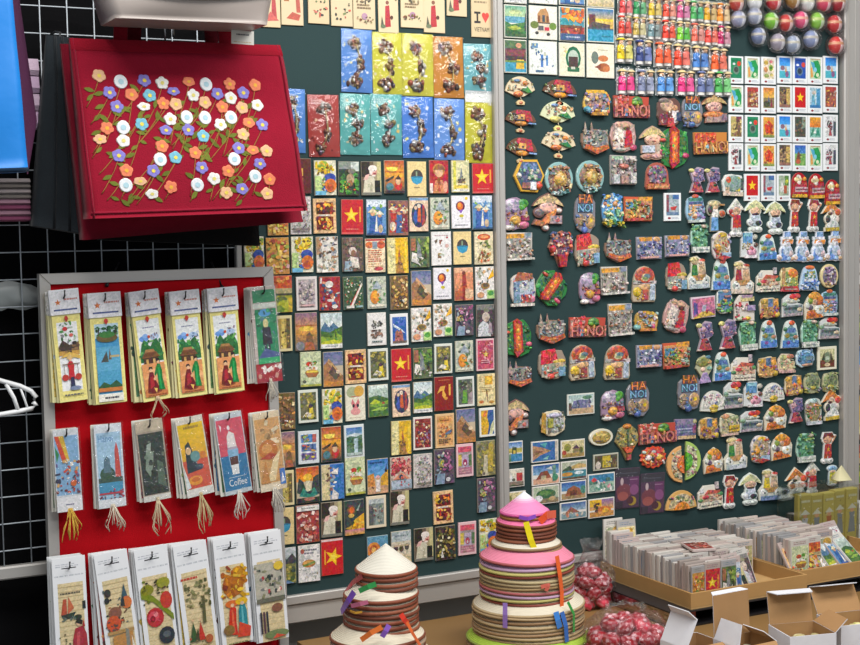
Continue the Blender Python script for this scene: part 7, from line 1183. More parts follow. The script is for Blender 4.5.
# ------------------------------------------------------------------ table
TZ = .745
tx0 = at(300, 630, -.05).x; tx1, ty0, ty1 = 1.9, -.95, -.03
TOP = material('brown_tabletop', '8a6a40', rough=.5, spec=.4, var=.12, vscale=5)
tc2 = ((tx0+tx1)/2, (ty0+ty1)/2, 0)
tbl = empty('table', tc2, 'brown table carrying hat stacks, cardboard trays and open cartons below the boards', 'table')
m = M(); m.box((tx0-tc2[0], ty0-tc2[1], TZ-.03), (tx1-tc2[0], ty1-tc2[1], TZ), 'ffffff', .003); m.build('tabletop', TOP, tbl)
for sx_ in (tx0+.05, tx1-.05):
    for sy_ in (ty0+.05, ty1-.05):
        m = M(); m.box((sx_-tc2[0]-.02, sy_-tc2[1]-.02, 0), (sx_-tc2[0]+.02, sy_-tc2[1]+.02, TZ-.03), '2a2a2c'); m.build('leg', PLASTIC, tbl)

# ------------------------------------------------------------------ conical hats
SL = .80
def hat_mesh(Rr, cone, rim, tip=None):
    m = M(); n = 40; prof = []
    for i in range(13):
        t = i/12; prof.append((max(.0004, Rr*t), Rr*SL*(1-t)))
    m.lathe(prof, cone, n) if tip is None else m.lathe_tip(prof, cone, tip, n)
    m.lathe([(Rr, 0), (Rr*.985, -.0015), (.0004, Rr*SL*.985 - .0015)], mixc(cone, '6a5030', .35), n)
    return m
def _tip(s, prof, c0, c1, n):
    rows = [[(r_*math.cos(2*PI*q/n), r_*math.sin(2*PI*q/n), z) for q in range(n)] for r_, z in prof]
    s.grid(rows, lambda i, j: mixc(c1, c0, min(1, max(0, (i-2.5)/3))), True, True)
M.lathe_tip = _tip
RIMM = material('bound_bamboo_rim', rough=.55, spec=.35, bump=.4, bscale=220)
def hat_stack(apex, groups, name, seed):
    """groups from the top: (radius, count, dx, [cone colours], [rim colours])"""
    r = random.Random(seed); seq = []
    for gi, (Rr, n, dx, cc, rc) in enumerate(groups):
        for q in range(n): seq.append((Rr, gi, q, dx + r.uniform(-.0015, .0015), cc[min(q, len(cc)-1)], rc[q % len(rc)], n))
    def run(sp):
        z = apex.z - seq[0][0]*SL; out = [z]
        for a_, b_ in zip(seq, seq[1:]): z -= sp + max(0, b_[0]-a_[0])*SL*.55; out.append(z)
        return out
    lo, hi = .002, .02
    for _ in range(40):
        sp = (lo+hi)/2
        if run(sp)[-1] > TZ + .004: lo = sp
        else: hi = sp
    zs = run(sp); hats = []
    for i, ((Rr, gi, q, dx, cc, rc, n), z) in enumerate(zip(seq, zs)):
        m = hat_mesh(Rr, cc if not isinstance(cc, tuple) else cc[0], rc, None if not isinstance(cc, tuple) else cc[1])
        o = m.build('conical_hat', STRAW, None, (apex.x + dx, apex.y, z), (r.uniform(-.02, .02), r.uniform(-.02, .02), r.uniform(0, 6)))
        base = 'pink and white' if isinstance(cc, tuple) else 'straw'
        tag(o, f'{base} conical hat, {"topmost" if i == 0 else ORD[i] + " from the top"} of the {name} stack' if i < len(seq)-1 else f'straw conical hat at the very bottom of the {name} stack', 'hat', 'stacked conical hats')
        w = M(); hgt = min(sp*.78, .0075)
        w.lathe([(Rr*.985, -.0005), (Rr + .0012, .0), (Rr + .0026, -hgt*.35), (Rr + .0024, -hgt*.75), (Rr*.99, -hgt)], rc, 40)
        w.build('rim', RIMM, o); hats.append((o, Rr, dx))
    return hats, zs
AP1 = at(386, 543, -.36); AP2 = at(524, 491, -.30)
br = ['84462f', '7a3f2b', '8f5138', '74402e']
h1, z1 = hat_stack(AP1, [(.0535, 4, 0, ['dedacd', 'cfc6b2'], br), (.0650, 7, -.012, ['ddd5c2', 'c8bca4'], br), (.0830, 3, -.020, ['dcd3bd', 'd5cab2'], ['7a4430', 'a8907a']), (.0980, 7, -.022, ['d8cdb4'], br)], 'shorter', 3)
h2, z2 = hat_stack(AP2, [(.0455, 2, 0, [('e88cbc', 'e8ecf4'), 'c89a70'], ['c85a92', '9a6a3a']), (.0560, 5, .003, ['f07aa8', '8a5a44'], ['7c4632', '8a5038', '6e3c2c']), (.0660, 2, .003, ['ded6c4', 'c8b89c'], ['8a7050', '9a7a54']),
    (.0890, 11, .004, ['e88aa4', 'c9a6c6', 'cfc884', 'b06a5c', 'c8b898'], ['a85a5c', 'b898b4', 'b8b06a', '8a4438', 'b0a078', 'a89470', '9a8058']), (.1060, 8, .006, ['ddd4be', 'd0c4a4'], ['b09a74', 'a8906c', '9a7a58']), (.1180, 4, .006, ['a8c84a', 'd0c4a4'], ['8a9a4a', '9a7a58'])], 'taller', 5)
def cyl(px, py, c, Rr):
    d_ = ray(px, py); a_ = d_.x**2 + d_.y**2; ox, oy = CAM.x - c[0], CAM.y - c[1]
    b_ = 2*(ox*d_.x + oy*d_.y); cc = ox*ox + oy*oy - Rr*Rr; D_ = b_*b_ - 4*a_*cc
    t = (-b_ - math.sqrt(D_))/(2*a_) if D_ > 0 else -b_/(2*a_)
    return CAM + d_*t
def ribbon(hat, c, Rr, pts, wpx, col):
    P3 = [cyl(x, y, c, Rr + .004 + .002*(i % 2)) for i, (x, y) in enumerate(pts)]
    sm = []
    for i in range(len(P3)-1):
        for q in range(5): sm.append(P3[i].lerp(P3[i+1], q/5))
    sm.append(P3[-1]); m = M(); rows = []
    for i, p in enumerate(sm):
        d_ = (sm[min(i+1, len(sm)-1)] - sm[max(0, i-1)]).normalized(); nrm = Vector((p.x-c[0], p.y-c[1], 0)).normalized()
        s_ = d_.cross(nrm).normalized()*wpx/545/2; q = p - hat.location
        rows.append([q - s_, q + s_, q + s_ - nrm*.0008, q - s_ - nrm*.0008])
    m.grid(rows, col, False, True)
    hat_rot = hat.rotation_euler.to_matrix().inverted()
    m.v = [tuple(hat_rot @ Vector(v)) for v in m.v]
    o = m.build('ribbon', SATIN, hat); o['label'] = 'satin chin ribbon'
SATIN = material('satin_ribbon', rough=.3, spec=.5, sheen=.2)
c1_ = (AP1.x - .005, AP1.y)
for hi_, Rr, pts, w, col in [(0,.056,[(362,576),(352,583),(345,592)],5,'a8202c'),(4,.070,[(376,584),(368,587),(359,591)],5,'2f9a4c'),(4,.071,[(354,592),(348,601),(341,612)],6,'7a4ab8'),(5,.070,[(368,602),(360,604),(351,606)],4,'c86a8a'),(6,.070,[(362,612),(355,613),(350,611)],2,'d8a02c'),
        (11,.086,[(382,627),(371,633),(361,640)],5,'e8762a'),(11,.087,[(389,625),(386,631),(382,637)],5,'8a5ac0'),(10,.074,[(401,614),(404,619),(408,624)],5,'d8341e'),(11,.087,[(407,622),(412,632),(420,645),(424,655)],3,'e86a2c')]:
    ribbon(h1[hi_][0], (AP1.x + h1[hi_][2], AP1.y), Rr, pts, w, col)
for hi_, Rr, pts, w, col in [(6,.058,[(526,522),(531,540),(538,558)],6,'ecdc12'),(0,.048,[(519,517),(528,519),(536,516)],4,'8a4ac0'),(1,.050,[(540,522),(547,515),(556,514)],8,'e8501c'),(8,.0905,[(557,556),(560,575),(562,592),(562,608)],5,'e8621c'),(9,.091,[(541,587),(549,585),(546,591)],4,'d86a5a'),
        (20,.107,[(505,603),(505,615),(505,628)],5,'9a7ad0'),(20,.107,[(556,612),(558,620),(560,628)],6,'3a84d8'),(20,.108,[(562,612),(566,626),(567,642)],5,'2f6cc0'),(20,.108,[(568,602),(574,614),(574,632)],3,'2a9a3c')]:
    ribbon(h2[hi_][0], (AP2.x + h2[hi_][2], AP2.y), Rr, pts, w, col)

# ------------------------------------------------------------------ cardboard trays of card magnets, on long clear cases
RZ = .812; FZ = .782; TD_ = .335
TRX0 = atz(700, 597, RZ).x; TRX1 = .708
CBC, CBI = 'b08a58', 'bd9a68'
def tray(x0, x1, y0, y1, lab):
    c = ((x0+x1)/2, (y0+y1)/2, FZ - .003); o = empty('cardboard_tray', c, lab, 'tray')
    w, dp = (x1-x0)/2, (y1-y0)/2
    m = M(); m.box((-w, -dp, 0), (w, dp, .003), CBI); m.build('tray_floor', CARDB, o)
    for lo, hi in (((-w, -dp, .0031), (w, -dp+.005, RZ-FZ+.003)), ((-w, dp-.005, .0031), (w, dp, RZ-FZ+.003)), ((-w, -dp+.0051, .0031), (-w+.005, dp-.0051, RZ-FZ+.003)), ((w-.005, -dp+.0051, .0031), (w, dp-.0051, RZ-FZ+.003))):
        m = M(); m.box(lo, hi, CBC, .0006); m.build('tray_wall', CARDB, o)
    return o
Y0, Y1 = -.345, -.345 + TD_ - .012
tray(TRX0, TRX1, Y0, Y1, 'brown cardboard tray of card magnets behind the white cartons, beside the clear bags')
T2X0, T2X1 = TRX1 + .003, TRX1 + .34
tray(T2X0, T2X1, Y0 + .03, Y1, 'brown cardboard tray of card magnets farther from the hats, with loose leaning cards')
def case(x0, x1, y0, y1, lab, packs):
    z0, z1 = TZ + .0005, FZ - .0035; c = ((x0+x1)/2, (y0+y1)/2, z0); w, dp, h = (x1-x0)/2, (y1-y0)/2, z1-z0
    o = empty('display_case', c, lab, 'case')
    m = M(); m.box((-w, -dp, 0), (w, dp, .003), '1c1a1c'); m.build('base', PLASTIC, o)
    m = M(); m.box((-w, -dp, h-.003), (w, dp, h), '26262a'); m.build('lid', PLASTIC, o)
    for sx_ in (-w, w-.004):
        for sy_ in (-dp, -dp*.33, dp*.33, dp-.004):
            m = M(); m.box((sx_, sy_, .003), (sx_+.004, sy_+.004, h-.003), '1c1a1c'); m.build('corner_strip', PLASTIC, o)
    for sx_ in (-w+.001, w-.002):
        m = M(); m.box((sx_, -dp+.005, .003), (sx_+.001, dp-.005, h-.003), 'ffffff'); m.build('side_pane', ACRYL, o)
    r = random.Random(8)
    for i in range(packs):
        y_ = y0 + .02 + (i+.5)*(y1-y0-.04)/packs; m = M(); m.box((-.03, -(y1-y0)/packs*.42, 0), (.03, (y1-y0)/packs*.42, h-.010), ['a8524a', 'c89a94', '7a3a3a', 'b86a62', '8a4a52', 'c8a8a0'][i % 6], .002)
        q = m.build('ornament_pack', PRINT, None, (x0 + .042, y_, z0 + .0031)); tag(q, f'dull red ornament pack inside the clear case under the tray, {ORD[i]} from the aisle end', 'pack', 'packs in the clear case')
        p = M(); p.v = []
        for t in range(7):
            yy = r.uniform(-.02, .02); zz = r.uniform(.004, h-.016); s_ = r.uniform(.003, .006); p.face([(-.0304, yy-s_, zz), (-.0304, yy+s_, zz), (-.0304, yy+s_, zz+s_), (-.0304, yy-s_, zz+s_)][::-1], C(r.choice(['e0c8c0', '5a2a2c', 'd8847a', '3a2a2c'])))
        p.build('print', PRINT, q)
case(TRX0 - .045, TRX1, Y0 - .004, Y1, 'black-edged clear case of dull red packs under the cardboard tray', 6)
case(T2X0, T2X1, Y0 + .03, Y1, 'black-edged clear case under the farther cardboard tray', 0)

CKEYS = 'alley valley elder foodboat houses crowd mosaic robes framedyellow ricefield terrace lotus dune market'.replace(' market', '').split()
rc = random.Random(17); _cmesh = {}
def card_mesh(key, h, wide, th=.005, var=0):
    kk = (key, round(h, 3), wide, th, var)
    if kk not in _cmesh:
        m = M(); m.box((-wide/2, -th/2, 0), (wide/2, th/2, h), jit(rc.choice(['c2beb8', 'b4b0ac', 'a89c96', 'c8bcb4', '9c9c9e', 'b8a8a4', 'cfcbc4']), rc, .12), .0005)
        p = M(); desc, ops, fr_, ins = D[key]; bx = (.05, .1, .95, .84)
        paint(clip_canvas(p, wide, h, bx), ops, wide, h, th/2 + .0001, rc, 0, .00005, bx)
        paint(p, [W(.15, .87, .85, .96, 2, rc.choice(['a88a8a', '8a98a8', '9a9a90']))], wide, h, th/2 + .0001, rc, 0, .00005)
        _cmesh[kk] = (m.mesh('card_magnet', PRINT), p.mesh('print', PICT))
    return _cmesh[kk]
def put_card(x, y, z, key, h, label, rx=0, rz=0, wide=.052, ry=0, th=.005, var=0):
    a_, b_ = card_mesh(key, h, wide, th, var)
    o = link('card_magnet', a_, None, (x, y, z), (rx, ry, rz)); tag(o, label, 'magnet', 'card magnets in the trays')
    link('print', b_, o, (0, 0, h/2)); return o
# packed columns: one card copied along each column
CW = .0535
def column(x, y0, y1, n, h, where, mod=None):
    keys = rc.sample(CKEYS, 6)
    for i in range(n):
        t = i/(n-1); y = y0 + (y1-y0)*t
        hh = round(h + rc.choice((-.004, 0, 0, .003)), 3)
        if mod: hh = round(hh + mod(t), 3)
        put_card(x + rc.uniform(-.0012, .0012), y, FZ + .0006, rc.choice(keys), hh, f'card magnet packed edge-on in {where}', rc.uniform(-.05, .01), rc.uniform(-.03, .03), th=.0078, var=rc.randrange(3))
bx0 = TRX0 + .0065 + CW/2
ends = [(Y0 + .018, Y1 - .02, 30), (Y0 + .022, Y1 - .02, 28), (Y0 + .085, Y1 - .02, 23)]
names = ['the nearside column of the first tray', 'the second column of the first tray', 'the third column of the first tray']
for i, (a_, b_, n) in enumerate(ends): column(bx0 + i*CW, a_, b_, n, .082, names[i], (lambda t: .018*max(0, (t-.82)/.18)) if i == 0 else None)
off = .010
column(bx0 + 3*CW + off, Y0 + .125, Y1 - .02, 19, .076, 'the fourth column of the first tray'); column(bx0 + 4*CW + off, Y0 + .15, Y1 - .02, 17, .076, 'the last column of the first tray')
# cards one can tell apart in the first tray
put_card(bx0 - .008, Y0 + .0105, FZ + .001, 'mosaic', .080, 'card magnet of orange lanterns at the front corner of the first tray', 0, .02, .034)
put_card(bx0 + .028, Y0 + .0095, FZ + .001, 'flag', .084, 'red card magnet with yellow star standing at the front of the first tray', 0, .0, .040)
put_card(bx0 + .070, Y0 + .0105, FZ + .001, 'greenalley', .084, 'dark green card magnet just beside the red star card', 0, .0, .040)
put_card(bx0 + .100, Y0 + .020, FZ + .001, 'robes', .084, 'blue card magnet slanting between the green and the portrait cards', -.1, .2, .036)
put_card(bx0 + .128, Y0 + .030, FZ + .001, 'elder', .088, 'portrait card magnet leaning back in the empty front of the first tray', -.5, .25, .054)
put_card(bx0 + .165, Y0 + .055, FZ + .001, 'statue', .088, 'dark card magnet leaning right behind the portrait card', -.4, .25, .054)
put_card(bx0 - .006, Y1 - .010, FZ + .03, 'lotus', .095, 'white card magnet rising highest at the back corner of the first tray', .0, .0, .050)
put_card(bx0 + .022, Y1 - .030, FZ + .024, 'script', .098, 'cream card magnet with a red spot standing above the first tray', -.12, -.05, .048)
put_card(bx0 + 1.3*CW, (Y0+Y1)/2 - .075, FZ + .0855 + .0035, 'redcluster', .075, 'reddish card magnet lying flat on top of the packed cards', -PI/2, -.3, .052)
# second tray
bx2 = T2X0 + .0065 + CW/2
column(bx2, Y0 + .065, Y1 - .02, 26, .088, 'the nearside column of the second tray'); column(bx2 + CW, Y0 + .085, Y1 - .02, 26, .088, 'the second column of the second tray'); column(bx2 + 2*CW, Y0 + .11, Y1 - .03, 22, .086, 'the third column of the second tray')
for i, (dx, dy, key, rx, rz, lab) in enumerate([(.030, .042, 'twoframes', -.55, .2, 'orange two-picture card magnet leaning at the front of the second tray'), (.078, .046, 'mosaic', -.6, .15, 'ochre lantern card magnet leaning next to the orange one'), (.112, .052, 'village', -.65, .25, 'pale village card magnet leaning third at the second tray front'), (.146, .055, 'valley', -.7, .3, 'green valley card magnet leaning fourth at the second tray front'), (.180, .058, 'robes', -.75, .3, 'blue robed-figure card magnet leaning fifth at the second tray front'), (.215, .06, 'terrace', -.8, .35, 'green terrace card magnet leaning farthest along the second tray front'),
        (.100, .118, 'jungle', -.5, .1, 'dark green card magnet standing up behind the leaning cards'), (.150, .112, 'foodboat', -.55, .15, 'pale fruit card magnet leaning behind the village card'), (.190, .112, 'greenalley', -.6, .2, 'leafy alley card magnet leaning behind the blue robed card'), (.228, .120, 'whiteicons', -.6, .2, 'white icon card magnet leaning near the clear bin')]):
    put_card(T2X0 + dx, Y0 + .03 + dy - .02, FZ + .002 + .001*i, key, .09, lab, rx, rz, .054)

# ------------------------------------------------------------------ clear bin with yellow packs, at the back of the second tray
bL, bR = at(788, 520, -.075).x, at(846, 520, -.075).x; bz1 = at(820, 489, -.11).z
cb = ((bL+bR)/2, -.078, FZ + .001); wb, hb, db = (bR-bL)/2, bz1 - FZ, .042
bn = empty('clear_bin', cb, 'clear plastic bin of yellow-green packs standing at the back of the second tray', 'bin')
m = M(); m.box((-wb, -db, 0), (wb, db, .003), 'c8ccc8'); m.build('base', PLASTIC, bn)
for lo, hi in (((-wb, -db, .003), (wb, -db+.002, hb)), ((-wb, db-.002, .003), (wb, db, hb)), ((-wb, -db+.002, .003), (-wb+.002, db-.002, hb)), ((wb-.002, -db+.002, .003), (wb, db-.002, hb))):
    m = M(); m.box(lo, hi, 'ffffff'); m.build('side_pane', ACRYL, bn)
r = random.Random(4)
for i in range(5):
    w_ = wb*2/5*.98; m = M(); hgt = hb*.93 - r.uniform(0, .008)
    m.box((-w_/2, -.010, 0), (w_/2, .010, hgt), jit('b9ac58', r, .12), .002)
    o = m.build('yellow_pack', PRINT, None, (cb[0] - wb + (i+.5)*wb*2/5, cb[1] - .022, cb[2] + .0035), (r.uniform(0, .1), 0, r.uniform(-.06, .06))); tag(o, f'yellow-green pack in the clear bin, {ORD[i]} from the dolls side', 'pack', 'yellow packs in the clear bin')
    p = M(); paint(p, [Y(.5, .25, .5, r.choice(['c8c8d0', '7a8a98', 'b0603c']), 'd8d8c8'), B(5, .1, .1, .9, .9, .08, 'd8d098 8a7a3a e8e4d0'), W(.15, .85, .85, .93, 1, 'd8d8b8')], w_, hgt, .0102, r, 0, .00006); p.build('print', PRINT, o, (0, 0, hgt/2))
a_ = at(842, 489, -.06)
m = M(); m.lathe([(.026, 0), (.0008, .034)], 'd9d2a8', 4); m.face([(.026*math.cos(PI*q/2), .026*math.sin(PI*q/2), 0) for q in range(4)][::-1], C('cfc898'))
m2 = M(); m2.box((-wb, -.02, 0), (wb, .02, .002), 'd0d4d0'); lid = m2.build('bin_lid', ACRYL, bn, (0, db-.022, hb + .0004))
o = m.build('paper_cone', PRINT, None, (a_.x, cb[1] + db - .022, cb[2] + hb + .0026), (0, 0, .5)); tag(o, 'cream folded paper pyramid resting on the clear bin lid', 'ornament')
# white boxes at the far end
for q, (x0_, zz, lab) in enumerate([(bR + .012, 0, 'white carton beside the clear bin, under a grey-topped one'), (bR + .012, 1, 'white carton with grey top, upper of the two beside the clear bin')]):
    m = M(); w_ = T2X1 - bR - .03; m.box((0, -.03, 0), (max(w_, .03), .03, .05), 'd4d6da' if q == 0 else 'c2c4c8', .0015)
    o = m.build('carton', PRINT, None, (x0_, -.075, FZ + .001 + .0505*zz)); tag(o, lab, 'carton')
    m = M(); m.box((-.0003, -.0305, .038), (max(w_, .03)+.0003, .0305, .0502), 'e6e6e8'); m.build('lid', PRINT, o)

# ------------------------------------------------------------------ hanging clear packets with a purple night picture
for (x, y, w, h), lab in (((627, 488, 24, 40), 'purple night-scene packet with a yellow moon, nearer the hats'), ((652, 493, 24, 40), 'purple night-scene packet with a yellow moon, next to the fan magnets')):
    r = random.Random(int(x)); c, wm, hm = board_rect(x, y, w, h)
    m = M(); m.box((-wm/2, -.001, -hm/2), (wm/2, 0, hm/2), '4a3048', .0003); o = m.build('picture_packet', PRINT, None, (c.x, -.0005, c.z), (0, .03, 0)); tag(o, lab, 'packet', 'purple picture packets')
    p = M(); paint(clip_canvas(p, wm, hm, (.03,.02,.97,.98)), [R(0,0,1,1,'5a3a58'), R(0,.8,1,1,'3c3a44'), W(.1,.86,.9,.92,1,'5a5a66'), R(.6,.55,1,.78,'7a3a70'), E(.35,.42,.34,.2,'8a4450'), E(.3,.3,.24,.12,'b8605a'), E(.8,.45,.2,.14,'a05a90'), W(.6,.7,.95,.74,1,'c8a0b8'), E(.7,.16,.2,.12,'c8a83a'), E(.62,.18,.16,.1,'5a2a3a'), E(.25,.68,.07,.1,'d8c0c0'), R(0,0,.3,.16,'3a3040')], wm, hm, .0011, r, 0, .00005, (.03,.02,.97,.98)); p.build('print', PRINT, o)
    s = M(); rows = []
    for j in range(7): rows.append([((u/5-.5)*wm*1.03, -.0018 - .006*math.sin(PI*u/5)*math.sin(PI*j/6) - r.uniform(0, .0012), (j/6-.5)*hm*1.02) for u in range(6)])
    s.grid(rows, 'ffffff'); s.build('clear_sleeve', CLEAR, o)

# ------------------------------------------------------------------ clear bags of red rosettes
FOIL = material('shiny_red_paper', rough=.3, spec=.5, coat=.3)
def rosette_mesh(seed):
    r = random.Random(seed); m = M(); n = 16; rows = []
    for j in range(9):
        t = PI*j/8; rows.append([((math.sin(t) or .03)*(1 + .22*(k_ % 2) - .1 + r.uniform(-.08, .08))*math.cos(2*PI*k_/n)*.0185, (math.sin(t) or .03)*(1 + .22*(k_ % 2) - .1 + r.uniform(-.08, .08))*math.sin(2*PI*k_/n)*.0185, -math.cos(t)*.0125) for k_ in range(n)])
    base = r.choice(['c01c34', 'c82840', 'a8142c', 'd23a50'])
    m.grid(rows, lambda i, j: jit(mixc(base, 'f0d0d6', .75 if r.random() < .07 else (.25 if (i + j) % 3 == 0 else 0)), r, .15), True, True)  # scattered near-white faces put highlights into the paper's colour
    return m.mesh('red_rosette', FOIL)
RM = [rosette_mesh(q) for q in range(5)]
def centre_mesh():
    m = M(); m.ball((0, 0, .0125), .005, .005, .003, 'e8b8c0', 8, 5); return m.mesh('rosette_centre', FOIL)
CM = centre_mesh(); r = random.Random(12)
def rosette(x, y, z, lab, grp):
    o = link('red_rosette', r.choice(RM), None, (x, y, z), (r.uniform(-.9, .5), r.uniform(-.6, .6), r.uniform(0, 6))); tag(o, lab, 'ornament', grp); link('rosette_centre', CM, o)
def bag(c, rx, ry, rz, lab, top):
    m = M(); rows = []; n = 22
    for j in range(14):
        v = j/13; t = -PI/2 + PI*v
        k_ = math.cos(t)**.45 if v < .6 else max(.10, math.cos(t)**.8*1.0)
        if v == 0: k_ = .5
        zz = rz*(math.sin(t)+1) if v < .85 else rz*(math.sin(-PI/2 + PI*.85)+1) + top*(v-.85)/.15
        if v > .85: k_ = .22 + .25*(v-.85)/.15
        rows.append([(rx*k_*math.cos(2*PI*q/n)*r.uniform(.93, 1.07), ry*k_*math.sin(2*PI*q/n)*r.uniform(.93, 1.07), max(.0006, zz + r.uniform(-.003, .003))) for q in range(n)])
    m.grid(rows, 'ffffff', False, True); m.face(rows[0][::-1], C('ffffff'))
    o = m.build('clear_bag', BAGFILM, None, c); tag(o, lab, 'bag'); return o
b1c = atz(592, 622, TZ); b1c.y = max(min(b1c.y, -.09), -.12); b1c.x = at(592, 600, b1c.y).x
o = bag((b1c.x, b1c.y, TZ + .001), .056, .045, .052, 'upright clear bag of red rosettes between the taller hat stack and tray', .045)
for lz in range(4):
    for q in range(5 if lz < 3 else 3):
        t = 2*PI*q/5 + lz*.6; k_ = .024 if lz < 3 else .013
        rosette(b1c.x + k_*1.15*math.cos(t), b1c.y + k_*math.sin(t), TZ + .016 + lz*.021, 'red rosette inside the upright clear bag behind the taller hats', 'rosettes in the upright bag')
b2c = atz(626, 655, TZ)
o = bag((b2c.x, b2c.y, TZ + .001), .085, .078, .044, 'wide clear bag heaped with red rosettes in front of the tray', .01)
for lz in range(3):
    for ring, n in ((0, 1), (.033, 6), (.061, 10)):
        if lz == 2 and ring > .05: continue
        for q in range(n):
            t = 2*PI*q/max(n, 1) + lz*.5; rosette(b2c.x + ring*math.cos(t) + r.uniform(-.004, .004), b2c.y + ring*.9*math.sin(t) + r.uniform(-.004, .004), TZ + .017 + lz*.022, 'red rosette heaped in the wide clear bag in front of the tray', 'rosettes in the wide bag')

# ------------------------------------------------------------------ open white cartons
def carton(c, w, dp, h, lab, rz, back, left, right, front, fill, fl=''):
    """w, dp, h the box; each flap (length, opening angle from upright outwards, lip) or None; fill a colour list."""
    o = empty('open_carton', c, lab, 'carton', 'open white cartons', (0, 0, rz)); t = .0015
    WHT, INN = 'd9dbe2', 'a9835a'
    def wall(lo, hi, nm='carton_wall'):
        m = M(); m.box(lo, hi, WHT); i0 = len(m.f); m.build(nm, CARDB, o)
    m = M(); m.box((-w/2, -dp/2, 0), (w/2, dp/2, t), INN); m.build('carton_floor', CARDB, o)
    def wall2(axis, sgn):
        m = M()
        if axis == 'x': x_ = sgn*(w/2 - t/2); m.box((x_-t/2, -dp/2, t), (x_+t/2, dp/2, h), WHT); y_ = x_ - sgn*(t/2+.0003); m.face([(y_, -dp/2+t, t), (y_, dp/2-t, t), (y_, dp/2-t, h), (y_, -dp/2+t, h)], C(INN))
        else: x_ = sgn*(dp/2 - t/2); m.box((-w/2+t, x_-t/2, t), (w/2-t, x_+t/2, h), WHT); y_ = x_ - sgn*(t/2+.0003); m.face([(-w/2+t, y_, t), (w/2-t, y_, t), (w/2-t, y_, h), (-w/2+t, y_, h)], C(INN))
        m.build('carton_wall', CARDB, o)
    for a_ in 'xy':
        for s_ in (-1, 1): wall2(a_, s_)
    def flap(axis, sgn, spec):
        if not spec: return
        ln, ang, lip = spec; m = M(); hw = (w if axis == 'y' else dp)/2 - .002
        def pt3(a_, up, out):                     # along the hinge, up, outwards
            return (a_, sgn*(dp/2 - t/2 + out), h + up) if axis == 'y' else (sgn*(w/2 - t/2 + out), a_, h + up)
        dirv = (math.cos(ang), math.sin(ang)); nrm = (-dirv[1]*t*.7, dirv[0]*t*.7)     # (up, out)
        def sheet(p0, d_, L_, tuck, inner, outer):
            n_ = (-d_[1], d_[0]); e = t*.5
            q = []
            for s_, c_ in ((-e, inner), (e, outer)):
                pts = [pt3(-hw, p0[0] + n_[0]*s_, p0[1] + n_[1]*s_), pt3(hw, p0[0] + n_[0]*s_, p0[1] + n_[1]*s_), pt3(hw - tuck, p0[0] + d_[0]*L_ + n_[0]*s_, p0[1] + d_[1]*L_ + n_[1]*s_), pt3(-hw + tuck, p0[0] + d_[0]*L_ + n_[0]*s_, p0[1] + d_[1]*L_ + n_[1]*s_)]
                m.face(pts, C(c_)); q.append(pts)
            for a_ in range(4): m.face([q[0][a_], q[0][(a_+1) % 4], q[1][(a_+1) % 4], q[1][a_]], C(outer))
        sheet((0, 0), dirv, ln, 0 if lip else .006, INN, WHT)
        if lip:
            a2 = ang + lip[1]; sheet((dirv[0]*ln, dirv[1]*ln), (math.cos(a2), math.sin(a2)), lip[0], .008, lip[2] if len(lip) > 2 else INN, WHT)
        m.build('flap', CARDB, o)
    flap('y', 1, back); flap('x', -1, left); flap('x', 1, right); flap('y', -1, front)
    if fill:
        r = random.Random(int(c[0]*1000)); s = M()
        for i in range(40):
            s.ball((r.uniform(-w*.42, w*.42), r.uniform(-dp*.4, dp*.4), h*.45 + r.uniform(0, h*.22)), r.uniform(.006, .014), r.uniform(.006, .014), .004, jit(r.choice(fill), r, .2), 7, 4)
        s.box((-w/2+.003, -dp/2+.003, .003), (w/2-.003, dp/2-.003, h*.5), fill[0])
        q = s.build('packing_filler', PLASTIC, None, Vector(c) + Vector((0, 0, .0005)), (0, 0, rz)); tag(q, 'loose pale filler inside the ' + fl, 'filler', None, 'stuff')
    return o
CH = .062; CZ = TZ + CH
def spot(px, py): p = atz(px, py, CZ); return p
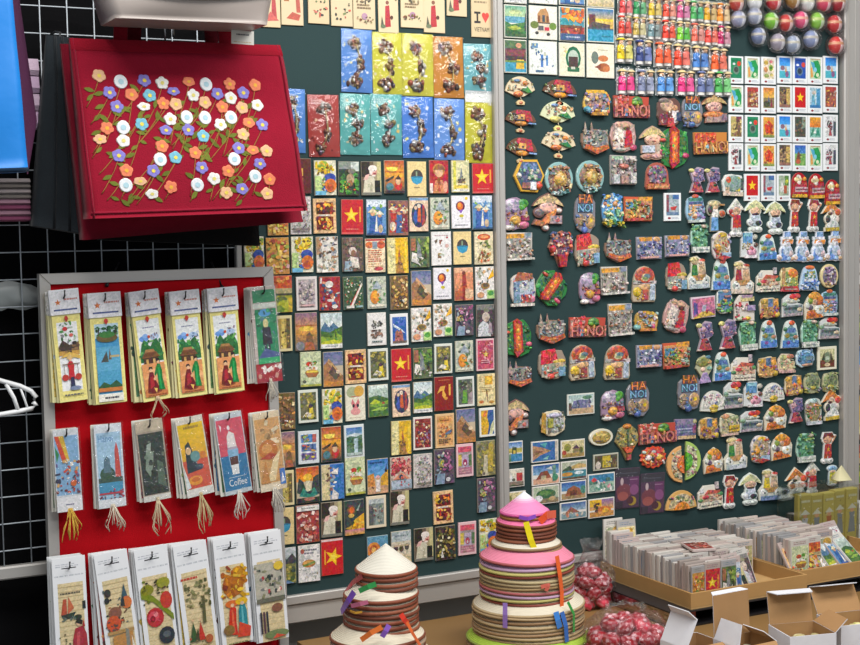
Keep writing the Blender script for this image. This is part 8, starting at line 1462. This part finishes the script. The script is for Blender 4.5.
s1 = spot(692, 641); s2 = spot(745, 640); s3 = spot(802, 629); s4 = spot(852, 618)
carton((s1.x, s1.y, TZ + .0005), .085, .075, CH, 'white carton with one raised side flap, beside the wide clear bag', .05, None, (.055, -.45, (.020, 1.2, 'd9dbe2')), None, (.03, 2.0, None), None)
carton((s2.x, s2.y, TZ + .0005), .088, .07, CH, 'white carton with a tall brown back flap and a small white side flap', .04, (.078, .05, (.014, 1.4, 'd9dbe2')), (.04, -.3, None), (.03, -.9, None), (.02, 2.2, None), ['c8c0a8', 'd8d4c4'], 'carton with the tall brown flap')
carton((s3.x, s3.y, TZ + .0005), .092, .085, CH, 'white carton with pale filler and a rounded white lip on its flap', -.25, (.060, .2, (.026, -1.75, 'd9dbe2')), None, (.035, .9, None), None, ['b8b088', 'c8c49a', 'a8a070'], 'carton with the rounded white lip')
carton((s4.x, s4.y, TZ + .0005), .10, .085, CH, 'white carton with yellow-green filler at the far end of the table', -.2, (.055, .6, (.028, -1.9, 'd9dbe2')), None, (.03, 1.0, None), None, ['c0bc70', 'a8b060', 'd8d49a'], 'farthest carton, yellow-green in tone')

# ------------------------------------------------------------------ light: the shop's ceiling lamps and the open front
w = bpy.data.worlds.new('shop_ambience'); sc.world = w; w.use_nodes = True
bg = w.node_tree.nodes['Background']; bg.inputs[0].default_value = (.86, .93, 1.0, 1); bg.inputs[1].default_value = .45
def lamp(name, loc, sx_, sy_, power, col, tilt=0):
    l = bpy.data.lights.new(name, 'AREA'); l.shape = 'RECTANGLE'; l.size = sx_; l.size_y = sy_; l.energy = power; l.color = col
    o = bpy.data.objects.new(name, l); COL.objects.link(o); o.location = loc; o.rotation_euler = (tilt, 0, 0); return o
lamp('ceiling_lamp', (-.2, -1.15, 2.82), 2.6, .5, 75, (1, .97, .93), math.radians(22))
lamp('ceiling_lamp', (.6, -2.6, 2.86), 2.6, .5, 60, (.95, .98, 1))
sc.view_settings.view_transform = 'Standard'; sc.view_settings.look = 'None'; sc.view_settings.gamma = 1
sc.view_settings.use_curve_mapping = False; sc.view_settings.exposure = -.34
